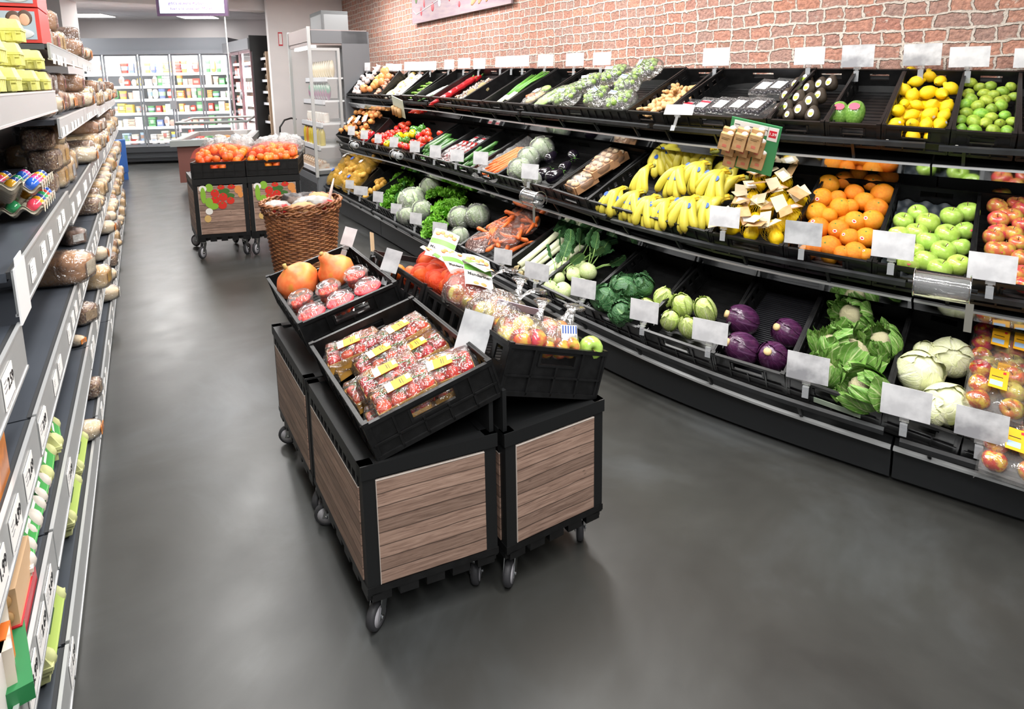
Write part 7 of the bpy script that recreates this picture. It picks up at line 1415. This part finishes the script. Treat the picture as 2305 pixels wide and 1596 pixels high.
for i in range(7): one('yoghurt_jar', MB().lathe([(.035, 0), (.042, .02), (.042, .08), (.035, .1), (.036, .115), (.001, .116)], 14), [mat('dairy', 'e9e3da', .3, c2='c98a76', ns=9, lo=.55, hi=.6)], 'white jar with red lid on the middle chiller shelf', 'jar', CM @ Tm(.1 + .12 * i, .16, .982), 'jars in the chiller')
m_salb = mat('salad_bag', '6f9f86', .4, c2='cfd9cf', ns=22, lo=.45, hi=.6, c3='9a6a86', n3=8)
for i in range(8): one('salad_bag', bag_mesh(.075, .03, .10, 120 + i, lump=.06), m_salb, 'bag of salad standing on the fourth chiller shelf', 'salad bag', CM @ Tm(.1 + .11 * i, .2, 1.34), 'salad bags in the chiller')
m_flow = mat('cream_pack', 'e6ddc6', .4, c2='d2c09a', ns=10)
for i in range(9): one('cream_pouch', bag_mesh(.05, .03, .10, 140 + i, lump=.06), m_flow, 'cream coloured packet standing on the top chiller shelf', 'packet', CM @ Tm(.08 + .1 * i, .26, 1.60) @ Rm(0, .1, .2), 'cream packets in the chiller')
# waste bin with blue bag, beside the pier
b0 = atz(652, 425, 0); t = thing('waste_bin', 'dark grey waste bin with a blue bag between the pier and the chiller', 'bin', Tm(b0.x + .04, b0.y, 0) @ Rm(0, 0, 1.0))
part('body', MB().box(-.13, -.13, 0, .13, .13, .72, 0, None, 1.12), ANTH, t); part('lid_arch', MB().tube([(-.14, 0, .72), (-.13, 0, .86), (-.05, 0, .95), (.06, 0, .97), (.14, 0, .95)], .012, 8), BLKM, t); part('blue_bag', MB().box(-.155, -.155, .66, .155, .155, .72, 0, None, .97).ell(.05, .05, .07, 10, 8, 0, Tm(-.15, -.05, .64)), mat('blue_liner', '3f79b4', .35, bump=.6, bs=20), t); part('step', MB().box(-.30, -.1, 0, -.13, .1, .38, 0, None, .8), DGREY, t)
# hanging screen with cable
sp = atz(431, 10, 0); ctr = CAMP + ray(431, 2) * 6.0; SM2 = Matrix.Translation(ctr) @ Rm(0, 0, math.radians(6))
t = thing('hanging_screen', 'hanging information screen with a purple frame and lilac text', 'screen', SM2); wd_ = .33; pb = .142
part('bezel', MB().box(-wd_, 0, -pb, wd_, .04, .26), mat('purple_frame', '5d4a63', .4), t); part('display', MB().box(-wd_ + .03, -.004, -pb + .025, wd_ - .03, .0, .235), mat('screen_glow', 'dcefff', .4, emis=.72), t)
mt = mat('lilac_text', '8a4fa0', .5)
for s_, z in (("Heute", .045), ("gibt's leckere Reibekuchen", -.022), ('hier vor unserem Markt!', -.073)): part('text', text_me(s_, .040, mt), None, t, Tm(0, -.006, z) @ Rm(math.pi / 2, 0, 0))
part('hanger', MB().tube([(-.2, .02, .26), (-.2, .02, .75)], .008, 6), LGREY, t); part('hanger', MB().tube([(.2, .02, .26), (.2, .02, .75)], .008, 6), LGREY, t)
cb0 = CAMP + ray(503, 5) * 6.05; one('cable', MB().tube([(cb0.x, cb0.y, 2.75), (cb0.x, cb0.y, 1.9), (cb0.x + .01, cb0.y, 1.15)], .006, 6), WHITE, 'thin white cable hanging down beside the screen', 'cable')
# small red notice on the pier
n0 = hit(631, 88, q0, (q1 - q0).cross(Vector((0, 0, 1)))); one('notice', MB().box(-.03, -.01, -.1, .03, -.004, .1).box(-.022, -.012, -.08, .022, -.0101, .08, 1), [m_red, m_white], 'small red-edged notice on the side of the white pier', 'sign', Tm(*n0) @ Rm(0, 0, math.radians(31)))
# printed board on the brick wall
sA, zA = solve(932, 50, 1.10, False); sB_, zB = solve(1155, 14, 1.10, False)
sB_ = min(sB_, 2.1); PA = pt(sA, 1.10, 0, False); PB = pt(sB_, 1.10, 0, False); PM = frame((PA.x, PA.y, (zA + zB) / 2), PB - PA, Vector((0, 0, 1))); Lp = (PB - PA).length
t = thing('vegetable_poster', 'printed board with radishes and carrots on the brick wall', 'poster', PM)
part('board', MB().box(0, 0, 0, Lp, 1.0, .02), mat('grey_wood_print', 'a08d90', .6, c2='93808a', ns=5, aniso=(1, 5, 1)), t)
pr = MB()
for (x, y, rx, ry, m) in [(.12, .12, .02, .05, 0), (.16, .2, .018, .045, 0), (.26, .14, .03, .05, 0), (.34, .17, .025, .05, 1), (.45, .2, .02, .05, 0), (.06, .3, .03, .08, 2), (.55, .1, .02, .03, 0)]: pr.ell(rx * 1.3, ry, .004, 14, 6, m, Tm(x * Lp, y, .02))
for i in range(5): pr.ell(.045, .16, .006, 12, 8, 3, Tm(Lp * (.72 + .055 * i), .16 + .02 * i, .02) @ Rm(0, 0, -.9 + .22 * i))
part('print', pr, [mat('radish_print2', 'b8404a', .5), m_white, mat('herb_print', '5f7a4a', .5), mat('carrot_print', 'd58f66', .5)], t)
part('string', MB().tube([(Lp * .02, .15, .022), (Lp * .06, .1, .022), (Lp * .4, .22, .022), (Lp * .65, .36, .022), (Lp * .8, .4, .022)], .004, 5), m_white, t)
# ---------------------------------------------------------------- blurred white price signs in clear clips
m_sgn = mat('sign_white', 'd6d6d8', .55, c2='bebec1', ns=14); m_sgg = mat('sign_grey', '96979a', .55, c2='b5b6b8', ns=12); m_sgw = mat('sign_mixed', 'cfcfd1', .55, c2='8f8f93', ns=9)
def sign(P, M, wd, ht, label, group, m=m_sgn, stem=.05, tab=.04):
    """card centred at the origin of M (x along the card, z up)"""
    cd = MB(); cd.box(-wd / 2, -.0012, -ht / 2, wd / 2, .0012, ht / 2)
    t = tag(link('price_sign', cd.mesh('card', m), M), label, 'price sign', group)
    cl = MB(); cl.box(-.014, -.006, -ht / 2 - .012, .014, .006, -ht / 2 + .004); cl.box(-.007, -.003, -ht / 2 - stem, .007, .003, -ht / 2 - .01)
    part('clip', cl, CLEAR, t); tb = MB(); tb.box(-.011, -.012, -ht / 2 - stem - tab, .011, -.010, -ht / 2 - stem); tb.box(-.011, -.012, -ht / 2 - stem - .002, .011, .004, -ht / 2 - stem + .002); part('hook', tb, film('hook_clear', 'c9ccd0', op=.35, rough=.08, bump=.05, gl=.4), t)
    return t
def rack_sign(px, py, wpx, hpx, off, label, group, m=m_sgn, tilt=.12, yaw=0, **k):
    s, z = solve(px, py, off); p = pt(s, off, z); n = nrm(s) if s > -.9 else nrm(.2); x = Vector((n[1], -n[0], 0))
    vd = (p - CAMP); vd.z = 0; vd.normalize(); x = (x * .6 + Vector((vd.y, -vd.x, 0)) * .4).normalized()
    fs = abs(x.dot(Vector((vd.y, -vd.x, 0)))); sc = pxscale(p)
    y = Vector((-x.y, x.x, 0)); z_ = (Vector((0, 0, 1)) + y * tilt).normalized(); y2 = z_.cross(x)
    M = Matrix((x, y2, z_)).transposed().to_4x4(); M.translation = p
    return sign(p, M, wpx * sc / max(.5, fs), hpx * sc, label, group, m, **k)
TOPS = [(827, 150, 12, 18, 'garlic braid'), (876, 151, 15, 16, 'onion braid'), (894, 152, 20, 16, 'small white packs'), (922, 149, 24, 20, 'tofu packs'), (946, 149, 24, 20, 'mini cucumbers'), (970, 148, 24, 20, 'white radishes'), (1011, 145, 22, 22, 'left side of the red pointed peppers'), (1045, 142, 27, 23, 'right side of the red pointed peppers'), (1079, 143, 27, 24, 'bagged beans'), (1128, 139, 26, 24, 'celeriac'), (1153, 138, 26, 25, 'gap before the spring onions'), (1178, 137, 26, 25, 'spring onions'),
        (1228, 136, 35, 26, 'soup vegetables'), (1294, 134, 40, 29, 'celery bags'), (1355, 132, 40, 29, 'left sprout bags'), (1612, 128, 57, 40, 'blackberry punnets'), (1822, 126, 62, 39, 'avocados'), (1931, 126, 64, 50, 'two mangoes'), (2076, 123, 72, 49, 'lemons'), (2182, 128, 74, 46, 'limes'), (2322, 130, 62, 44, 'crate beyond the limes')]
for k, (px, py, w_, h_, l) in enumerate(TOPS): rack_sign(px, py, w_, h_, 1.0, 'blank white sign above the %s, top row' % l, 'signs above the top row', m_sgw if k in (17, 18) else m_sgn, tilt=0.1, stem=.02, tab=.05)
rack_sign(1529, 247, 62, 27, .52, 'grey tilted sign on a long clear stem in front of the ginger crate', 'signs in front of the top row', m_sgg, tilt=.7, stem=.07, tab=.03)
MID = [(791, 294, 15, 20, 'onion nets'), (820, 303, 16, 20, 'red peppers at the far end'), (851, 312, 15, 20, 'tomatoes, left one'), (887, 320, 19, 23, 'tomatoes, right one'), (934, 330, 22, 25, 'dark courgettes'), (980, 341, 25, 28, 'red sticks, left one'), (1029, 350, 30, 27, 'red sticks, right one'), (1082, 356, 33, 29, 'loose carrots'), (1193, 386, 38, 34, 'icebergs and aubergines'), (1631, 488, 64, 46, 'lemon nets'), (1808, 525, 76, 52, 'oranges'), (2010, 552, 82, 60, 'green apples'), (2233, 602, 88, 62, 'blushed apples')]
for k, (px, py, w_, h_, l) in enumerate(MID): rack_sign(px, py, w_, h_, .22, 'blank sign on the middle row crate of %s' % l, 'signs on the middle row', [m_sgn, m_sgg][k == 10], stem=.02)
BOT = [(787, 415, 18, 19, 'bagged potatoes, left one'), (812, 429, 30, 20, 'bagged potatoes, wide one'), (851, 443, 22, 24, 'cucumbers'), (892, 470, 24, 23, 'curly lettuces'), (936, 492, 26, 26, 'frilly lettuces'), (990, 515, 32, 28, 'icebergs in the bottom row'), (1132, 577, 40, 34, 'bagged carrots'), (1208, 611, 54, 38, 'leeks'), (1313, 649, 55, 42, 'kohlrabi'), (1450, 700, 62, 48, 'savoy and pointed lettuces'), (1598, 746, 76, 50, 'red cabbages'), (1818, 828, 86, 62, 'cauliflowers'), (2039, 907, 96, 70, 'white cabbages'), (2209, 957, 96, 68, 'apple packs')]
for k, (px, py, w_, h_, l) in enumerate(BOT): rack_sign(px, py, w_, h_, -.03, 'blank sign on the bottom row crate of %s' % l, 'signs on the bottom row', [m_sgn, m_sgw][k in (11, 13)], stem=.02)
# the signs on the rolling display
for (px, py, wd, ht, cr_, fx_, fy_, rz, rx, m, l) in [(785, 533, .050, .075, cP, 1.0, .80, .6, .15, m_sgn, 'light sign standing at the back corner of the pumpkin crate'), (881, 587, .062, .085, cP, 1.02, .32, .5, .35, m_sgg, 'grey tilted sign between the cherry tomato tubs and the mandarins'), (1068, 748, .088, .115, cT, 1.03, .28, .5, .45, m_sgg, 'large grey sign leaning between the tomato packs and the apple bags'), (838, 545, .05, .08, cM, .0, .95, 1.9, .1, mat('beige_card', 'c9b08e', .5), 'thin beige card seen edge-on beside the mandarin nets')]:
    b_ = cr_.M @ Vector((cr_.w * fx_, cr_.d * fy_, .05)); P = hit(px, py, b_, Vector((0, 1, 0)))
    M = Tm(*P) @ Rm(0, 0, rz - .35) @ Rm(-rx, 0, 0) @ Rm(0, .35, 0); sign(P, M, wd, ht, l, 'signs on the rolling display', m, stem=.02, tab=.03)
# ---------------------------------------------------------------- bag roll holders and hanging boards
def roll(px, py, off, L_, R_, label, big=False):
    s, z = solve(px, py, off); p = pt(s, off, z); n = nrm(s); M = frame((p.x, p.y, p.z), Vector((n[1], -n[0], 0)), Vector((n[0], n[1], 0)))
    t = thing('bag_roll_holder', label, 'bag dispenser', M, 'bag roll holders')
    part('roll', MB().lathe([(.006, -L_ / 2), (R_, -L_ / 2), (R_, L_ / 2), (.006, L_ / 2)], 20, 0, Rm(0, math.pi / 2, 0), True, False), film('roll_film_dark' if big else 'roll_film', '7d8184' if big else 'b9bcbe', op=.3 if big else .75, rough=.12, bump=.3, bs=30, gl=.7), t)
    for sx in (-1, 1): part('hoop', MB().tube([(sx * L_ * .5, (R_ + .016) * math.cos(a), (R_ + .016) * math.sin(a)) for a in np.linspace(-.6, 4.2, 14)], .003, 6), CHRM, t)
    part('core', MB().tube([(-L_ / 2 - .02, 0, 0), (L_ / 2 + .02, 0, 0)], .008, 8), BLKM, t)
    if big:
        sh = MB(); sh.grid(lambda u, v: ((u - .5) * L_ * 1.02, -(R_ + .012) * math.sin(v * 3.6 + .2), (R_ + .012) * math.cos(v * 3.6 + .2)), 6, 18); part('cover', sh, film('cover_clear', op=.10, rough=.04, bump=.1, gl=.5), t)
        part('hanging_tape', MB().box(.04 + L_ * .2, -.05, -.13, .04 + L_ * .2 + .022, -.048, -.03), mat('grey_tape', '77766f', .4), t)
roll(798, 327, .12, .12, .03, 'bag roll holder at the far end of the middle rail'); roll(894, 350, .16, .15, .032, 'bag roll holder below the mixed peppers'); roll(1200, 446, .17, .15, .035, 'bag roll holder under a bent hoop below the icebergs', True); roll(2120, 645, .16, .16, .036, 'clear bag roll holder with grey tape below the green apples', True)
def board(cx_, cy_, off, wd, ht, rz, roll_, label):
    s, z = solve(cx_, cy_, off); p = pt(s, off, z); n = nrm(s)
    x = Vector((n[1], -n[0], 0)); y = Vector((n[0], n[1], 0)); M = Matrix((x, y, (0, 0, 1))).transposed().to_4x4(); M.translation = p
    return thing('hanging_board', label, 'display board', M @ Rm(.35, 0, rz) @ Rm(0, roll_, 0), 'hanging boards'), wd, ht
m_gb = mat('green_board', '3f8f5c', .5)
t, wd, ht = board(1672, 328, .42, .30, .30, .2, .22, 'green hanging board with rows of small brown paper boxes')
part('panel', MB().box(-.07, .0, -.12, .145, .006, .13), m_gb, t); part('header_strip', MB().box(-.055, -.0015, .075, .09, .0, .12), m_white, t); part('price_field', MB().box(.092, -.0015, .055, .135, .0, .12).box(.098, -.0025, .072, .129, -.0015, .105, 1), [m_white, m_red], t); part('price_text', text_me('1.59', .018, m_white, .0003), None, t, Tm(.1135, -.003, .088) @ Rm(math.pi / 2, 0, 0))
hk = MB()
for i in range(3): hk.tube([(-.045 + .06 * i, 0, .10), (-.045 + .06 * i, -.03, .115), (-.03 + .06 * i, -.03, .115), (-.03 + .06 * i, 0, .10)], .0018, 5)
part('hooks', hk, BLKM, t)
bxm = MB().box(-.026, -.028, -.045, .026, .0, .03).mesh('paper_box', m_card); BP = Proto('paper_box', 'box', bxm, [('white_tuft', MB().ell(.014, .008, .012, 8, 6, 0, Tm(.012, -.014, .034), disp=sph_disp(.2, 4)).mesh('tuft', m_white)), ('print', MB().box(-.018, -.0288, .005, .01, -.0281, .008).box(-.018, -.0288, .012, .016, -.0281, .014).box(-.008, -.0288, -.03, .01, -.0281, -.017, 1).mesh('print', [m_brst, mat('red_stamp', 'c4705c', .5)]))])
rown = ['top', 'middle', 'bottom']; coln = ['left', 'middle', 'right']
for i in range(3):
    for j in range(3):
        for d in range(2 if j == 0 else 1): BP.put(t.matrix_basis @ Tm(-.062 + .060 * i + .012 * j, -.012 - .032 * d - .012 * (2 - j), .065 - .062 * j - .012 * d + .012 * i) @ Rm(-.12, .05, 0), 'small brown paper box, %s column, %s row of the green board%s' % (coln[i], rown[j], ', front one' if d else ''), 'paper boxes on the green board')
t2, _, _ = board(896, 241, .42, .2, .2, .2, .3, 'small pale hanging board with round brown packs far down the rack')
part('panel', MB().box(-.08, 0, -.1, .09, .005, .1), mat('pale_board', 'cfd8c8', .5), t2)
for i in range(3): one('paper_tube', MB().lathe([(.02, -.045), (.02, .045)], 12, 0), m_card, 'short brown paper roll on the small pale board, %s one' % coln[i], 'roll', t2.matrix_basis @ Tm(-.055 + .045 * i, -.02, -.045), 'paper rolls on the small board')
# printed white numbers on crate fronts
for (c_, s_) in ((CR['t', 13], 'LL43'), (CR['t', 14], 'LL43'), (CR['t', 15], 'LL43')):
    part('moulded_code', text_me(s_, .014, m_white), None, c_.obj, Tm(.02, -.0075, -.075) @ Rm(math.pi / 2, 0, 0) @ Rm(0, 0, math.pi / 2))
for key, l in ((('m', 10), 'white card with slots on the front of the orange crate'), (('m', 12), 'white card with slots on the front of the blushed apple crate'), (('b', 11), 'pale green card on the front of the cauliflower crate')):
    c_ = CR[key]; one('crate_card', MB().box(.10, -.012, -.085, c_.w - .06, -.010, -.058), m_white if key[0] == 'm' else mat('pale_green_card', 'c3d3bd', .5), l, 'card', c_.M)
